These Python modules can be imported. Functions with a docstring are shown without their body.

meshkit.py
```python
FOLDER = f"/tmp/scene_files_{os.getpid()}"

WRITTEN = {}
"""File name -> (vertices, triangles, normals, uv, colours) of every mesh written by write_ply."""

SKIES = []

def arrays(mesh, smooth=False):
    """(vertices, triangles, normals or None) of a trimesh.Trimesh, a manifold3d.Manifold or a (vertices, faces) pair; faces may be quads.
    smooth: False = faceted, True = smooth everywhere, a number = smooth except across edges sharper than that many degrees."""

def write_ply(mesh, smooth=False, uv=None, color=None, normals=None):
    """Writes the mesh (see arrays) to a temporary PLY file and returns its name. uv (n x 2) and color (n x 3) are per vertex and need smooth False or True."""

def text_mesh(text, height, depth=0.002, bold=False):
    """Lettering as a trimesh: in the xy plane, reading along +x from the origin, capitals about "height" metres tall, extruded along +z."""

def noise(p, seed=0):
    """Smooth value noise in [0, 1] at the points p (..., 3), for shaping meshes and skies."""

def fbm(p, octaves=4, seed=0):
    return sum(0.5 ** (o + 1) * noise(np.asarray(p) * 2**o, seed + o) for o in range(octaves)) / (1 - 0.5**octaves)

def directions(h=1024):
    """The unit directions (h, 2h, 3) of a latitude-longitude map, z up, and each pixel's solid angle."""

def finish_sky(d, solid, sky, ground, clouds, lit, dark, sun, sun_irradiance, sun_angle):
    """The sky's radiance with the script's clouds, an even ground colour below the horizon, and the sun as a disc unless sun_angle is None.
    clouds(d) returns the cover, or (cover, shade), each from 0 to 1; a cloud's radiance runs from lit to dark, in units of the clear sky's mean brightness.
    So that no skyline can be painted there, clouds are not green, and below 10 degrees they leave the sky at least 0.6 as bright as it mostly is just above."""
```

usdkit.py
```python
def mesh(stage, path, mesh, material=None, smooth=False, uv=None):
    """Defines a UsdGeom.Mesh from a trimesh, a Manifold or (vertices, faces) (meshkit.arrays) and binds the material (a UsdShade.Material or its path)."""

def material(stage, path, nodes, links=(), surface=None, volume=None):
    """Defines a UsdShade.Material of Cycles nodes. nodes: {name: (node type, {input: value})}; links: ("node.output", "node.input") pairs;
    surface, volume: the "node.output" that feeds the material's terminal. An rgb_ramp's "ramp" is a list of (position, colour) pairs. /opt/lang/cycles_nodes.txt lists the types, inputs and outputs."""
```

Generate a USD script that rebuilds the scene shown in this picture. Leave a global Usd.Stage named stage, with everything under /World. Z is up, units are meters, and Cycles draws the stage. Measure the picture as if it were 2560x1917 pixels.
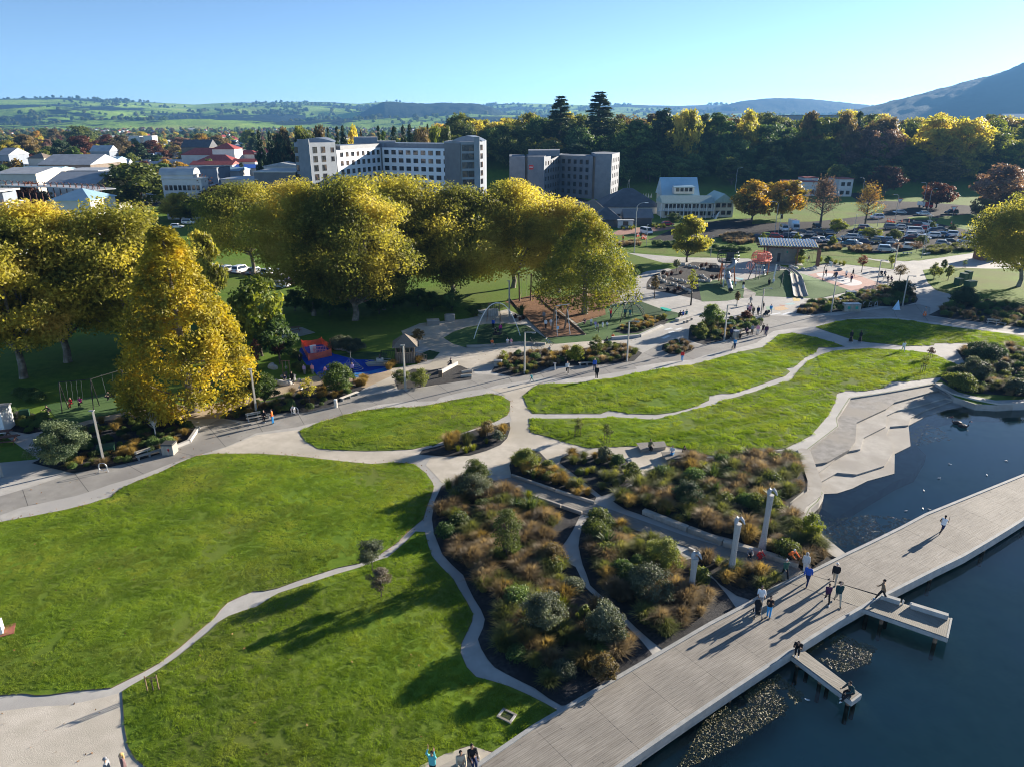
import math,random
import numpy as np,trimesh,shapely,usdkit,meshkit
import manifold3d as m3
from shapely.geometry import Polygon,LineString,Point,MultiPolygon
from shapely.ops import unary_union
from pxr import Usd,UsdGeom,UsdLux,UsdShade,Gf,Sdf,Vt
stage=Usd.Stage.CreateInMemory()
UsdGeom.SetStageUpAxis(stage,'Z');UsdGeom.SetStageMetersPerUnit(stage,1.0)
UsdGeom.Xform.Define(stage,'/World');UsdGeom.Scope.Define(stage,'/World/Looks')
PI=math.pi
# ------------------------------------------------------------------ camera, sky, sun, exposure
CAM_H,FOC,HORIZON=32.0,1775.0,305.0
PITCH=math.atan((958.5-HORIZON)/FOC)
SUN_AZ,SUN_EL=math.radians(55.0),math.radians(14.0)
cam=UsdGeom.Camera.Define(stage,'/World/camera')
cam.CreateHorizontalApertureAttr(36.0);cam.CreateVerticalApertureAttr(27.0)
cam.CreateFocalLengthAttr(36.0*FOC/2560);cam.CreateClippingRangeAttr(Gf.Vec2f(0.5,60000))
cam.CreateExposureAttr(1.82)
cam.AddTranslateOp().Set(Gf.Vec3d(0,0,CAM_H));cam.AddRotateXOp().Set(90-math.degrees(PITCH))
usdkit.material(stage,'/World/Looks/sky_light',{
    'sky':('sky_texture',{'sky_type':'single_scattering','sun_disc':False,'sun_elevation':SUN_EL,'sun_rotation':SUN_AZ,'aerosol_density':0.15,'ozone_density':1.7,'air_density':0.55}),
    'wb':('mix_color',{'blend_type':'multiply','fac':1.0,'b':(.91,.94,.96),'use_clamp':False}),'bg':('background_shader',{'strength':0.05})},[('sky.color','wb.a'),('wb.result','bg.color')],surface='bg.background')
dome=UsdLux.DomeLight.Define(stage,'/World/sky')
UsdShade.MaterialBindingAPI.Apply(dome.GetPrim()).Bind(UsdShade.Material.Get(stage,'/World/Looks/sky_light'))
dome.GetPrim().SetCustomDataByKey('kind','structure')
sun=UsdLux.DistantLight.Define(stage,'/World/sun')
sun.CreateNormalizeAttr(True);sun.CreateIntensityAttr(1.25);sun.CreateAngleAttr(0.53);sun.CreateColorAttr(Gf.Vec3f(1.0,0.89,0.75))
sun.AddRotateZOp().Set(math.degrees(-SUN_AZ));sun.AddRotateXOp().Set(-(90-math.degrees(SUN_EL)))
sun.GetPrim().SetCustomDataByKey('kind','structure')
# ------------------------------------------------------------------ from a place in the photo to a place on the ground
_F=np.array([0,math.cos(PITCH),-math.sin(PITCH)]);_U=np.array([0,math.sin(PITCH),math.cos(PITCH)])
FR=dict(n=(0,0,1),F=(0,0,1.1577),A=(0,860,.28986),B=(540,760,.28986),C=(1100,660,.28986),D=(1500,560,.28986),E=(1920,560,.28986),
          H=(0,1100,.4973),I=(1000,1050,.5236),J=(1700,900,.6143),K=(1500,540,.4792),L=(700,560,.3888),M=(0,560,.3888),N=(0,300,.28986),
          O=(640,300,.28986),P=(1240,300,.28986),R=(1880,300,.30741),S=(1500,100,.4792),T=(0,200,.3888),U=(700,200,.3888),
          V=(1720,1180,.2174),W=(1860,1380,.2536),X=(2150,1080,.18535),Y=(1600,600,.18116))
def nat(f,x,y):
    a,b,s=FR[f]
    return a+x*s,b+y*s
def ray(x,y):
    return _F+(x-1280)/FOC*np.array([1.0,0,0])-(y-958.5)/FOC*_U
def g(f,x,y,z=0.0):
    """The point at height z that the photo shows at (x, y) of crop f."""
    d=ray(*nat(f,x,y));t=(CAM_H-z)/-d[2]
    return np.array([0,0,CAM_H])+t*d
def at_depth(f,x,y,depth):
    """The point at a distance (along +y) that the photo shows at (x, y) of crop f."""
    d=ray(*nat(f,x,y));return np.array([0,0,CAM_H])+d*(depth/d[1])
def poly(f,pts,z=0.0):
    return[tuple(g(f,x,y,z)[:2])for x,y in pts]
def height_of(f,x,y,ytop):
    """Height of an upright thing with its foot at (x, y) and its top at row ytop."""
    b=g(f,x,y);d=ray(*nat(f,x,ytop));k=b[1]/d[1]
    return CAM_H+d[2]*k
# ------------------------------------------------------------------ scene helpers
rng=np.random.default_rng(7);random.seed(7)
_names={}
def numbered(parent,name):
    k=(parent,name);n=_names.get(k,0);_names[k]=n+1
    return f'{parent}/{name}' if n==0 else f'{parent}/{name}_{n:03d}'
def path_of(p):
    return '/World' if p is None else(p if isinstance(p,str)else str(p.GetPath()))
def tag(prim,label=None,cat=None,group=None,kind=None):
    prim=prim.GetPrim()if hasattr(prim,'GetPrim')else prim
    for k,v in(('label',label),('category',cat),('group',group),('kind',kind)):
        if v:prim.SetCustomDataByKey(k,v)
    return prim
def obj(name,mesh,mat,parent=None,smooth=False,label=None,cat=None,group=None,kind=None):
    m=usdkit.mesh(stage,numbered(path_of(parent),name),mesh,MAT(mat),smooth)
    return tag(m,label,cat,group,kind)
def thing(name,label,cat,loc=(0,0,0),rz=0.0,sc=1.0,group=None,ref=None):
    x=UsdGeom.Xform.Define(stage,numbered('/World',name))
    if ref is not None:
        x.GetPrim().GetReferences().AddInternalReference(ref.GetPath()if hasattr(ref,'GetPath')else ref);x.GetPrim().SetInstanceable(True)
    x.AddTranslateOp().Set(Gf.Vec3d(*map(float,loc)))
    if rz:x.AddRotateZOp().Set(math.degrees(rz))
    if np.ndim(sc)or sc!=1.0:x.AddScaleOp().Set(Gf.Vec3f(*map(float,sc if np.ndim(sc)else(sc,)*3)))
    return tag(x,label,cat,group)
_protos={}
def proto(key,build):
    """A class prim under /World whose children build(path) defines once."""
    if key not in _protos:
        p=stage.CreateClassPrim('/World/'+key)
        build(p);_protos[key]=p
    return _protos[key]
def inst(key,build,name,label,cat,loc,rz=0.0,sc=1.0,group=None):
    return thing(name,label,cat,loc,rz,sc,group,ref=proto(key,build))
cat_=trimesh.util.concatenate
def box(sx,sy,sz,at=(0,0,0),rz=0.0,base=True):
    m=trimesh.creation.box((sx,sy,sz))
    if base:m.apply_translation((0,0,sz/2))
    if rz:m.apply_transform(trimesh.transformations.rotation_matrix(rz,(0,0,1)))
    m.apply_translation(at);return m
def bevbox(sx,sy,sz,r,at=(0,0,0),rz=0.0):
    r=min(r,sx*.45,sy*.45,sz*.45)
    v=[(x,y,z)for x in(-sx/2,sx/2)for y in(-sy/2,sy/2)for z in(0,sz)]
    pts=[]
    for x,y,z in v:
        a,b,c=np.sign(x),np.sign(y),1 if z>0 else-1
        pts+=[(x-a*r,y-b*r,z),(x-a*r,y,z-c*r),(x,y-b*r,z-c*r)]
    m=trimesh.convex.convex_hull(np.array(pts))
    if rz:m.apply_transform(trimesh.transformations.rotation_matrix(rz,(0,0,1)))
    m.apply_translation(at);return m
def hull(pts):
    return trimesh.convex.convex_hull(np.array(pts,float))
def rod(a,b,r,r2=None,n=8):
    """A straight, tapering rod from a to b."""
    a,b=np.asarray(a,float),np.asarray(b,float);r2=r if r2 is None else r2
    return tube([a,b],[r,r2],n)
def tube(pts,rad,n=8,cap=True):
    p=np.asarray(pts,float);rad=np.broadcast_to(rad,(len(p),)).astype(float)
    t=np.gradient(p,axis=0);t/=np.linalg.norm(t,axis=1,keepdims=True)+1e-12
    ref=np.array([0,0,1.0])if abs(t[0,2])<.9 else np.array([1.0,0,0])
    a=np.cross(t,ref);a/=np.linalg.norm(a,axis=1,keepdims=True)+1e-12;b=np.cross(t,a)
    an=np.arange(n)*2*PI/n
    v=(p[:,None]+rad[:,None,None]*(np.cos(an)[None,:,None]*a[:,None]+np.sin(an)[None,:,None]*b[:,None])).reshape(-1,3)
    f=[]
    for i in range(len(p)-1):
        for j in range(n):
            k=(j+1)%n
            f+=[(i*n+j,i*n+k,(i+1)*n+k),(i*n+j,(i+1)*n+k,(i+1)*n+j)]
    if cap:
        v=np.vstack([v,p[0],p[-1]]);c0,c1=len(v)-2,len(v)-1;e=(len(p)-1)*n
        for j in range(n):
            k=(j+1)%n;f+=[(c0,k,j),(c1,e+j,e+k)]
    m=trimesh.Trimesh(v,np.array(f),process=False);m.invert();return m
def tri(pg):
    """Triangulates a shapely polygon: (2-D points, faces)."""
    out_v,out_f,n=[],[],0
    for p in getattr(pg,'geoms',[pg]):
        if p.is_empty or p.area<1e-6 or p.geom_type!='Polygon':continue
        v,f=trimesh.creation.triangulate_polygon(p,engine='earcut')
        out_v.append(v);out_f.append(np.asarray(f)+n);n+=len(v)
    return np.vstack(out_v),np.vstack(out_f)
def shape(pts):
    p=pts if hasattr(pts,'geom_type')else Polygon(pts)
    return p if p.is_valid else p.buffer(0)
def sheet(pg,z):
    v,f=tri(shape(pg))
    v3=np.column_stack([v,np.full(len(v),float(z))]);m=trimesh.Trimesh(v3,f,process=False)
    if m.face_normals[:,2].mean()<0:m.invert()
    return m
def slab(pg,z0,z1):
    pg=shape(pg)
    ms=[trimesh.creation.extrude_polygon(p,z1-z0,engine='earcut')for p in getattr(pg,'geoms',[pg])if p.geom_type=='Polygon' and p.area>1e-6]
    m=cat_(ms);m.apply_translation((0,0,z0));return m
def smooth_line(pts,n=4,closed=False):
    """Catmull-Rom through the points."""
    p=np.asarray(pts,float);q=np.vstack([p[-1:],p,p[:2]])if closed else np.vstack([2*p[:1]-p[1:2],p,2*p[-1:]-p[-2:-1]])
    out=[]
    for i in range(1,len(q)-2):
        for t in np.linspace(0,1,n,endpoint=False):
            a,b,c,d=q[i-1:i+3]
            out.append(.5*(2*b+(c-a)*t+(2*a-5*b+4*c-d)*t*t+(3*b-a-3*c+d)*t**3))
    if not closed:out.append(q[-2])
    return np.array(out)
def grid_in(pg,step,seed=0,jitter=.5):
    """Scattered points inside a polygon, about one per step x step."""
    r=np.random.default_rng(seed);pg=shape(pg);x0,y0,x1,y1=pg.bounds
    xs,ys=np.meshgrid(np.arange(x0,x1,step),np.arange(y0,y1,step));p=np.column_stack([xs.ravel(),ys.ravel()])
    p=p+r.uniform(-jitter,jitter,p.shape)*step
    return p[shapely.contains_xy(pg,p[:,0],p[:,1])]
# ------------------------------------------------------------------ materials
_mats={}
def MAT(m):
    return _mats[m]if isinstance(m,str)else m
def surf(name,c1,c2=None,scale=2.0,rough=.7,bump=0.0,bscale=None,c3=None,scale3=.3,spec=.5,metal=0.0,mid=(.35,.65),detail=4,bdist=.05,stretch=None,coat=0.0,var=0.0):
    """A plain procedural surface: two tones mixed by world-space noise, a third broad tone and a fine relief."""
    n={'geo':('geometry',{}),'p':('principled_bsdf',{'roughness':rough,'specular_ior_level':spec,'metallic':metal,'coat_weight':coat})}
    l=[]
    pos='geo.position'
    if stretch:
        n['map']=('mapping',{'scale':stretch[:3],'rotation':(0,0,stretch[3]if len(stretch)>3 else 0)});l.append(('geo.position','map.vector'));pos='map.vector'
    if c2 is None:
        n['p'][1]['base_color']=c1;last=None
    else:
        n['n1']=('noise_texture',{'scale':scale,'detail':detail,'roughness':.6});n['r1']=('rgb_ramp',{'ramp':[(mid[0],c1),(mid[1],c2)]})
        l+=[(pos,'n1.vector'),('n1.fac','r1.fac')];last='r1.color'
    if c3 is not None:
        n['n3']=('noise_texture',{'scale':scale3,'detail':3});n['r3']=('map_range',{'from_min':.42,'from_max':.62,'clamp':True});n['x3']=('mix_color',{'b':c3})
        l+=[('geo.position','n3.vector'),('n3.fac','r3.value'),('r3.result','x3.fac'),(last,'x3.a')];last='x3.result'
    if var and last:
        n['oi']=('object_info',{});n['mv']=('map_range',{'to_min':1-var,'to_max':1+var});n['hv']=('hsv',{})
        l+=[('oi.random','mv.value'),('mv.result','hv.value'),(last,'hv.color')];last='hv.color'
    if last:l.append((last,'p.base_color'))
    if bump:
        n['nb']=('noise_texture',{'scale':bscale or scale*6,'detail':5,'roughness':.65});n['b']=('bump',{'strength':bump,'distance':bdist})
        l+=[(pos,'nb.vector'),('nb.fac','b.height'),('b.normal','p.normal')]
    _mats[name]=usdkit.material(stage,'/World/Looks/'+name,n,l,surface='p.BSDF')
    return _mats[name]
def leaf(name,ramp,pscale=.12,trans=.4,isl=.55,rough=.55,tcol=(1.15,1.1,.6),vary=.12,dry=None):
    """Foliage: the hue runs along ramp by clump noise, leaf by leaf and plant by plant; part of the light passes through."""
    n={'geo':('geometry',{}),'n':('noise_texture',{'scale':pscale,'detail':2}),'oi':('object_info',{}),
         'a':('math',{'math_type':'multiply_add','value2':isl,'value3':-isl/2}),'b':('math',{'math_type':'add'}),
         'c':('math',{'math_type':'multiply_add','value2':vary*2,'value3':-vary}),'d':('math',{'math_type':'add'}),
         'st':('map_range',{'from_min':.3,'from_max':.7,'clamp':False}),
         'r':('rgb_ramp',{'ramp':ramp}),'p':('principled_bsdf',{'roughness':rough,'specular_ior_level':.35}),
         'tc':('mix_color',{'blend_type':'multiply','fac':1.0,'b':tcol,'use_clamp':False}),'t':('translucent_bsdf',{}),'m':('mix_closure',{'fac':trans})}
    l=[('geo.position','n.vector'),('n.fac','st.value'),('geo.random_per_island','a.value1'),('st.result','b.value1'),('a.value','b.value2'),
         ('oi.random','c.value1'),('b.value','d.value1'),('c.value','d.value2'),('d.value','r.fac'),('r.color','p.base_color'),('r.color','tc.a'),('tc.result','t.color'),
         ('p.BSDF','m.closure1'),('t.BSDF','m.closure2')]
    if dry:
        n['dn']=('noise_texture',{'scale':dry[1],'detail':4,'roughness':.65});n['dm']=('map_range',{'from_min':.46,'from_max':.68,'to_max':.3,'clamp':True});n['dx']=('mix_color',{'b':dry[0]})
        l=[q for q in l if q[0]!='r.color']+[('geo.position','dn.vector'),('dn.fac','dm.value'),('dm.result','dx.fac'),('r.color','dx.a'),('dx.result','p.base_color'),('dx.result','tc.a')]
    _mats[name]=usdkit.material(stage,'/World/Looks/'+name,n,l,surface='m.closure')
    return _mats[name]
def flat(name,c,rough=.6,metal=0.0,spec=.5,coat=0.0):
    return surf(name,c,rough=rough,metal=metal,spec=spec,coat=coat)
# ------------------------------------------------------------------ surface materials
surf('grass_field',(.08,.15,.018),(.12,.20,.025),.8,.9,.5,9,(.12,.17,.035),.05,spec=.1)
surf('lawn_soil',(.09,.16,.014),(.14,.215,.02),1.3,.9,.6,14,(.12,.15,.028),.09,spec=.12)
surf('concrete_pale',(.37,.355,.325),(.46,.445,.41),.9,.8,.15,30,(.345,.335,.315),.16)
surf('concrete_warm',(.28,.262,.23),(.36,.34,.305),.8,.8,.12,24,(.24,.222,.195),.3)
surf('concrete_dark',(.13,.125,.115),(.23,.22,.205),1.2,.75,.12,20,(.21,.19,.16),.25)
surf('promenade_concrete',(.235,.225,.205),(.30,.29,.265),.6,.8,.15,40,(.215,.205,.19),.13)
surf('concrete_joint',(.07,.068,.062),(.11,.105,.10),2,.9)
surf('gravel_pale',(.46,.42,.35),(.56,.515,.44),.9,.95,.5,28,(.40,.365,.30),.13,spec=.2)
surf('sand_path',(.36,.28,.19),(.46,.37,.26),.8,.95,.4,20,(.30,.24,.17),.2,spec=.2)
surf('mulch',(.032,.033,.036),(.075,.074,.075),4,.95,1.0,18,(.03,.03,.032),.4,spec=.2)
surf('dark_gravel',(.03,.03,.031),(.09,.088,.085),9,.95,.9,22,(.05,.047,.045),.4,spec=.2)
surf('bark',(.16,.085,.045),(.29,.17,.10),3,.95,.9,16,(.20,.115,.07),.4,spec=.1)
surf('rubber_green',(.045,.10,.03),(.06,.125,.038),1.5,.9,.2,40,(.085,.15,.05),.12,spec=.2)
surf('rubber_dark_green',(.025,.06,.022),(.035,.075,.028),1.5,.9,.2,40,spec=.2)
surf('rubber_blue',(.006,.045,.36),(.01,.06,.42),1.5,.9,.2,40,spec=.2)
surf('rubber_light_blue',(.02,.18,.52),(.03,.2,.56),1.5,.9,.2,40,spec=.2)
surf('asphalt',(.03,.03,.033),(.045,.045,.048),1.0,.95,.3,40,(.055,.054,.053),.05,spec=.06)
surf('red_paving',(.25,.12,.085),(.30,.155,.11),1.2,.9,.2,30)
surf('court_pink',(.42,.25,.20),(.47,.29,.235),1,.85,.1,40)
surf('court_white',(.58,.56,.54),(.64,.62,.60),1,.85,.1,40)
surf('road_paint',(.6,.6,.58),(.7,.7,.68),3,.7)
surf('lake_bed',(.24,.42,.36),(.32,.50,.42),.5,.9,.4,4,(.26,.44,.46),.08)
surf('timber_grey',(.30,.27,.225),(.42,.385,.33),1.0,.8,.35,12,(.35,.32,.275),.15,spec=.25,stretch=(.5,6,1,0),var=.16)
surf('timber_deck',(.24,.21,.17),(.44,.40,.335),1.0,.8,.35,12,(.34,.305,.255),.3,spec=.25)
surf('timber_edge',(.26,.27,.265),(.34,.345,.335),1.5,.75,.2,12,spec=.3)
surf('timber_brown',(.14,.085,.05),(.23,.15,.09),2,.8,.3,12)
surf('timber_pale',(.50,.46,.40),(.62,.58,.52),2,.75,.2,16)
surf('bark_trunk',(.17,.145,.115),(.34,.31,.26),2.2,.95,.9,8,(.11,.095,.075),.6,spec=.15)
surf('bark_dark',(.06,.05,.04),(.12,.10,.08),3,.95,.9,8,spec=.15)
surf('stone',(.22,.21,.195),(.36,.35,.33),2,.85,.5,9)
surf('dirt',(.10,.075,.05),(.16,.125,.085),1.2,.95,.5,14,spec=.1)
# ------------------------------------------------------------------ where land, water and decks are (traced along their edges)
DECK_Z,WATER_Z=.12,-.75
deck_up=[('J',1400,465),('J',1200,545),('J',1000,625),('J',860,700),('J',700,775),('J',540,855),('J',410,908),('J',270,992),('J',100,1080),('I',1250,1102),('I',1000,1245),('I',780,1375),('I',600,1480),('I',355,1652)]
deck_lo=[('J',1400,648),('J',1300,712),('J',1150,800),('J',1000,872),('J',860,945),('J',730,1012),('J',600,1090),('J',450,1188),('J',270,1305),('J',100,1420),('J',0,1487),('I',1060,1650)]
dU=np.array([g(f,x,y,DECK_Z)[:2]for f,x,y in deck_up]);dL=np.array([g(f,x,y,DECK_Z)[:2]for f,x,y in deck_lo])
def extend(p,n):
    a=p[0]+(p[0]-p[1])/np.linalg.norm(p[0]-p[1])*n;b=p[-1]+(p[-1]-p[-2])/np.linalg.norm(p[-1]-p[-2])*n
    return np.vstack([a,p,b])
dU,dL=extend(dU,30),extend(dL,30)
DECK=Polygon(np.vstack([dU,dL[::-1]])).buffer(0)
shore=[('J',1400,176),('J',1290,182),('J',1205,178),('J',1120,150),('J',1060,108),('J',1040,94),('J',850,128),('J',690,153),('J',636,236),('J',642,268),('J',505,372),
         ('J',520,420),('J',545,468),('J',580,540),('J',562,572),('J',527,602),('J',505,648),('J',545,695),('J',625,755),('J',650,790)]
sh=[tuple(g(f,x,y)[:2])for f,x,y in shore]
under=[tuple(p+np.array([.45,-.6]))for p in dU[6:]]
LAKE=Polygon([(9000,150),(400,140),(160,96),(75,86)]+sh+under+[(-60,-40),(-9000,-3000),(-9000,-11000),(9000,-11000)]).buffer(0)
WORLD=Polygon([(-9000,-3000),(-9000,11500),(9500,11500),(9500,-3000)])
LAND=WORLD.difference(LAKE).difference(DECK.buffer(-.6))
struct=lambda name,mesh,mat,smooth=False:obj(name,mesh,mat,None,smooth,kind='structure')
struct('ground',sheet(LAND,0),'grass_field')
struct('lake_bed',sheet(LAKE.union(DECK.buffer(2)),-2.2),'lake_bed')
# ------------------------------------------------------------------ park surfaces
P=lambda f,pts:poly(f,pts)
mix=lambda*seq:[p for s in seq for p in poly(s[0],s[1:])]
lawn_big=mix(('H',(-900,520),(0,412),(150,385),(330,350),(450,320),(560,285),(600,248),(690,205),(800,165),(900,115),(985,80),(1075,68),(1300,68),(1480,80),(1620,95),(1750,110),(1870,120),(1980,112),(2080,120),(2140,165),(2175,215),(2180,245),(2150,320),(2128,395),(2090,425),(2040,470),(1990,520),(1900,580),(1810,618),(1700,640),(1600,672),(1500,705),(1400,742),(1330,757),(1270,760),(1220,780),(1145,815),(1110,850),(1080,890),(1000,960),(900,1045),(800,1120),(720,1165),(640,1205),(560,1245),(400,1258),(250,1280),(180,1283),(130,1275),(80,1275),(0,1283),(-900,1310)))
lawn_front=mix(('H',(615,1265),(660,1235),(740,1190),(820,1140),(900,1085),(990,1010),(1060,955),(1100,915),(1150,885),(1220,860),(1290,838),(1400,770),(1500,738),(1600,704),(1700,672),(1810,640),(1900,605),(1950,590),(2000,548),(2050,503),(2090,460)),
                 ('I',(118,535),(135,600),(152,650),(195,700),(255,760),(282,810),(320,870),(348,925),(343,960),(318,1010),(293,1065),(288,1110),(318,1180),(363,1227),(440,1247),(520,1272),(600,1307),(690,1352),(752,1387),(650,1460),(550,1525),(450,1585),(380,1570),(335,1555),(290,1565),(200,1620),(100,1665),(60,1900)),
                 ('H',(760,1760),(735,1643),(680,1600),(645,1540),(628,1450),(620,1350)))
lawn_mid=mix(('L',(125,1330),(250,1278),(400,1230),(560,1197),(700,1182),(860,1178),(960,1165),(1100,1135),(1250,1108),(1360,1090),(1430,1110),(1480,1140),(1475,1200),(1460,1230),(1380,1272),(1240,1318),(1100,1368),(980,1428)),('B',(1860,1215),(1700,1250),(1500,1262),(1300,1266),(1100,1260),(880,1246),(790,1190),(740,1140)))
lawn_upper=mix(('C',(715,1135),(770,1090),(850,1037),(1000,1032),(1160,1032),(1260,1017),(1340,1003),(1480,988),(1600,963),(1760,928),(1900,907),(2040,888)),('D',(640,1228),(800,1218),(830,1203),(900,1192),(1100,1132),(1250,1097),(1420,1062),(1440,1040),(1500,992),(1540,957),(1660,942),(1750,957),(1900,992),(2020,1027),(2108,1060),(2000,1068),(1885,1068),(1862,1105),(1760,1160),(1700,1215),(1670,1238),(1600,1248),(1638,1275),(1600,1310),(1480,1350),(1400,1380),(1250,1430),(1130,1463),(1050,1463),(945,1480),(938,1520),(800,1580),(650,1620),(480,1643)),
                 ('C',(1840,1296),(1620,1290),(1560,1275),(1450,1262),(1390,1290),(1000,1290),(800,1288),(760,1240),(735,1190)))
lawn_lake=mix(('C',(768,1332),(1000,1332),(1400,1328),(1470,1317),(1640,1328),(1845,1342)),('D',(620,1652),(800,1602),(1000,1557),(1022,1530),(1180,1492),(1380,1432),(1550,1372),(1640,1357),(1672,1320),(1722,1250),(1800,1182),(1900,1132),(2000,1102),(2100,1088)),('E',(680,1087),(850,1075),(1050,1083),(1250,1098),(1370,1113),(1450,1133),(1560,1183),(1645,1222),(1590,1268),(1490,1322),(1200,1358),(1040,1358),(1038,1385),(990,1413),(850,1438),(650,1438),(593,1465),(578,1540)),
                ('J',(600,228),(530,308),(430,358),(260,383),(150,388)),('I',(1440,163),(1360,138),(1250,118),(1120,123),(1000,128),(900,133),(800,108),(700,78),(622,57)))
lawn_shade=mix(('E',(412,890),(560,850),(680,828),(850,822),(1060,820),(1250,840),(1400,865),(1700,905),(2208,965),(2700,1035),(2700,1070),(2208,1062),(1900,1040),(1650,1030),(1440,1030),(1430,1048),(1200,1055),(1000,1035),(840,1020),(700,990),(560,945),(470,915)))
LAWNS=dict(lawn_big=lawn_big,lawn_front=lawn_front,lawn_mid=lawn_mid,lawn_upper=lawn_upper,lawn_lake=lawn_lake,lawn_shade=lawn_shade)
bed_main=P('I',[(200,312),(165,385),(152,470),(162,540),(182,590),(202,640),(247,690),(302,740),(322,790),(352,850),(387,905),(405,950),(397,990),(372,1045),(387,1090),(417,1140),(452,1180),(502,1208),(560,1238),(640,1278),(710,1328),(770,1362),(800,1360),(1000,1242),(1205,1118),(1150,1050),(1080,980),(1000,890),(950,855),(903,815),(878,790),(858,740),(838,700),(798,680),(768,610),(798,570),(828,520),(858,460),(862,445),(760,405),(660,370),(600,335),(520,315),(470,303),(430,275),(380,262),(300,275)])
bed_path=P('I',[(915,455),(1070,495),(1180,545),(1320,605),(1345,650),(1420,712),(1500,762),(1560,832),(1608,902),(1400,1015),(1255,1095),(1200,1055),(1120,985),(1060,925),(1000,865),(950,828),(907,788),(892,740),(872,690),(862,650),(852,600),(857,560),(872,500)])
bed_ramp=P('I',[(530,258),(522,215),(545,170),(600,140),(665,150),(695,182),(760,242),(830,292),(938,368),(930,383),(880,392),(760,340),(650,302)])
bed_fork=P('I',[(762,205),(770,180),(830,150),(900,175),(970,150),(1060,172),(1100,210),(1140,250),(1130,288),(1060,330),(962,363),(905,318),(830,258)])
bed_shore=mix(('I',(1018,388),(1080,332),(1180,272),(1290,205),(1400,183),(1560,174)),('J',(220,380),(330,376),(420,368),(468,384),(505,430),(518,480),(508,530),(468,562),(447,580),(452,620),(470,655),(520,695),(590,752),(612,785),(545,838),(500,845),(455,825),(380,795),(200,725),(0,672)),('I',(1540,578),(1380,530),(1075,425),(1038,402)))
bed_deck=P('V',[(-30,1010),(60,985),(330,960),(480,1060),(560,1090),(800,1110),(1000,1180),(1060,1215),(1080,1240),(1150,1265),(900,1400),(750,1480),(560,1420),(370,1290),(230,1150)])
bed_tip=P('V',[(1300,1130),(1265,1080),(1100,990),(860,920),(900,880),(1180,720),(1450,720),(1500,860),(1740,965),(1410,1130)])
bed_oval=P('C',[(-180,1640),(-150,1600),(20,1560),(180,1470),(330,1420),(450,1400),(600,1362),(606,1420),(580,1500),(520,1560),(400,1610),(260,1650),(60,1660)])
bed_swing=P('A',[(275,1025),(330,1000),(380,960),(330,830),(340,775),(450,735),(640,745),(760,690),(1000,645),(1180,640),(1350,615),(1600,645),(1695,720),(1615,848),(1520,890),(1420,930),(1180,1008),(950,1058),(630,1113),(450,1070)])
bed_corner=P('A',[(-60,740),(60,560),(250,590),(450,640),(440,735),(250,775),(100,750)])
bed_hut=P('B',[(70,990),(100,920),(300,862),(500,822),(640,762),(860,702),(950,682),(1170,702),(1290,722),(1220,765),(1080,828),(1010,878),(780,932),(550,943),(250,1008)])
bed_stone=mix(('B',(1540,660),(1600,600),(1700,560),(1850,572),(2080,532)),('L',(1160,912),(1236,945),(1230,1000),(1100,1020),(900,1050),(760,1062)))
bed_arch=P('C',[(445,930),(500,832),(620,782),(760,762),(1050,752),(1300,722),(1560,682),(1745,770),(1675,838),(1480,862),(1200,878),(960,888),(820,948),(620,972)])
bed_round=P('D',[(532,1090),(540,1042),(620,1017),(720,1022),(820,1072),(790,1100),(720,1130),(600,1124)])
bed_crowd=P('D',[(762,1000),(770,905),(830,882),(1050,832),(1250,802),(1408,832),(1398,878),(1108,998),(900,1043),(850,1030)])
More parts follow.
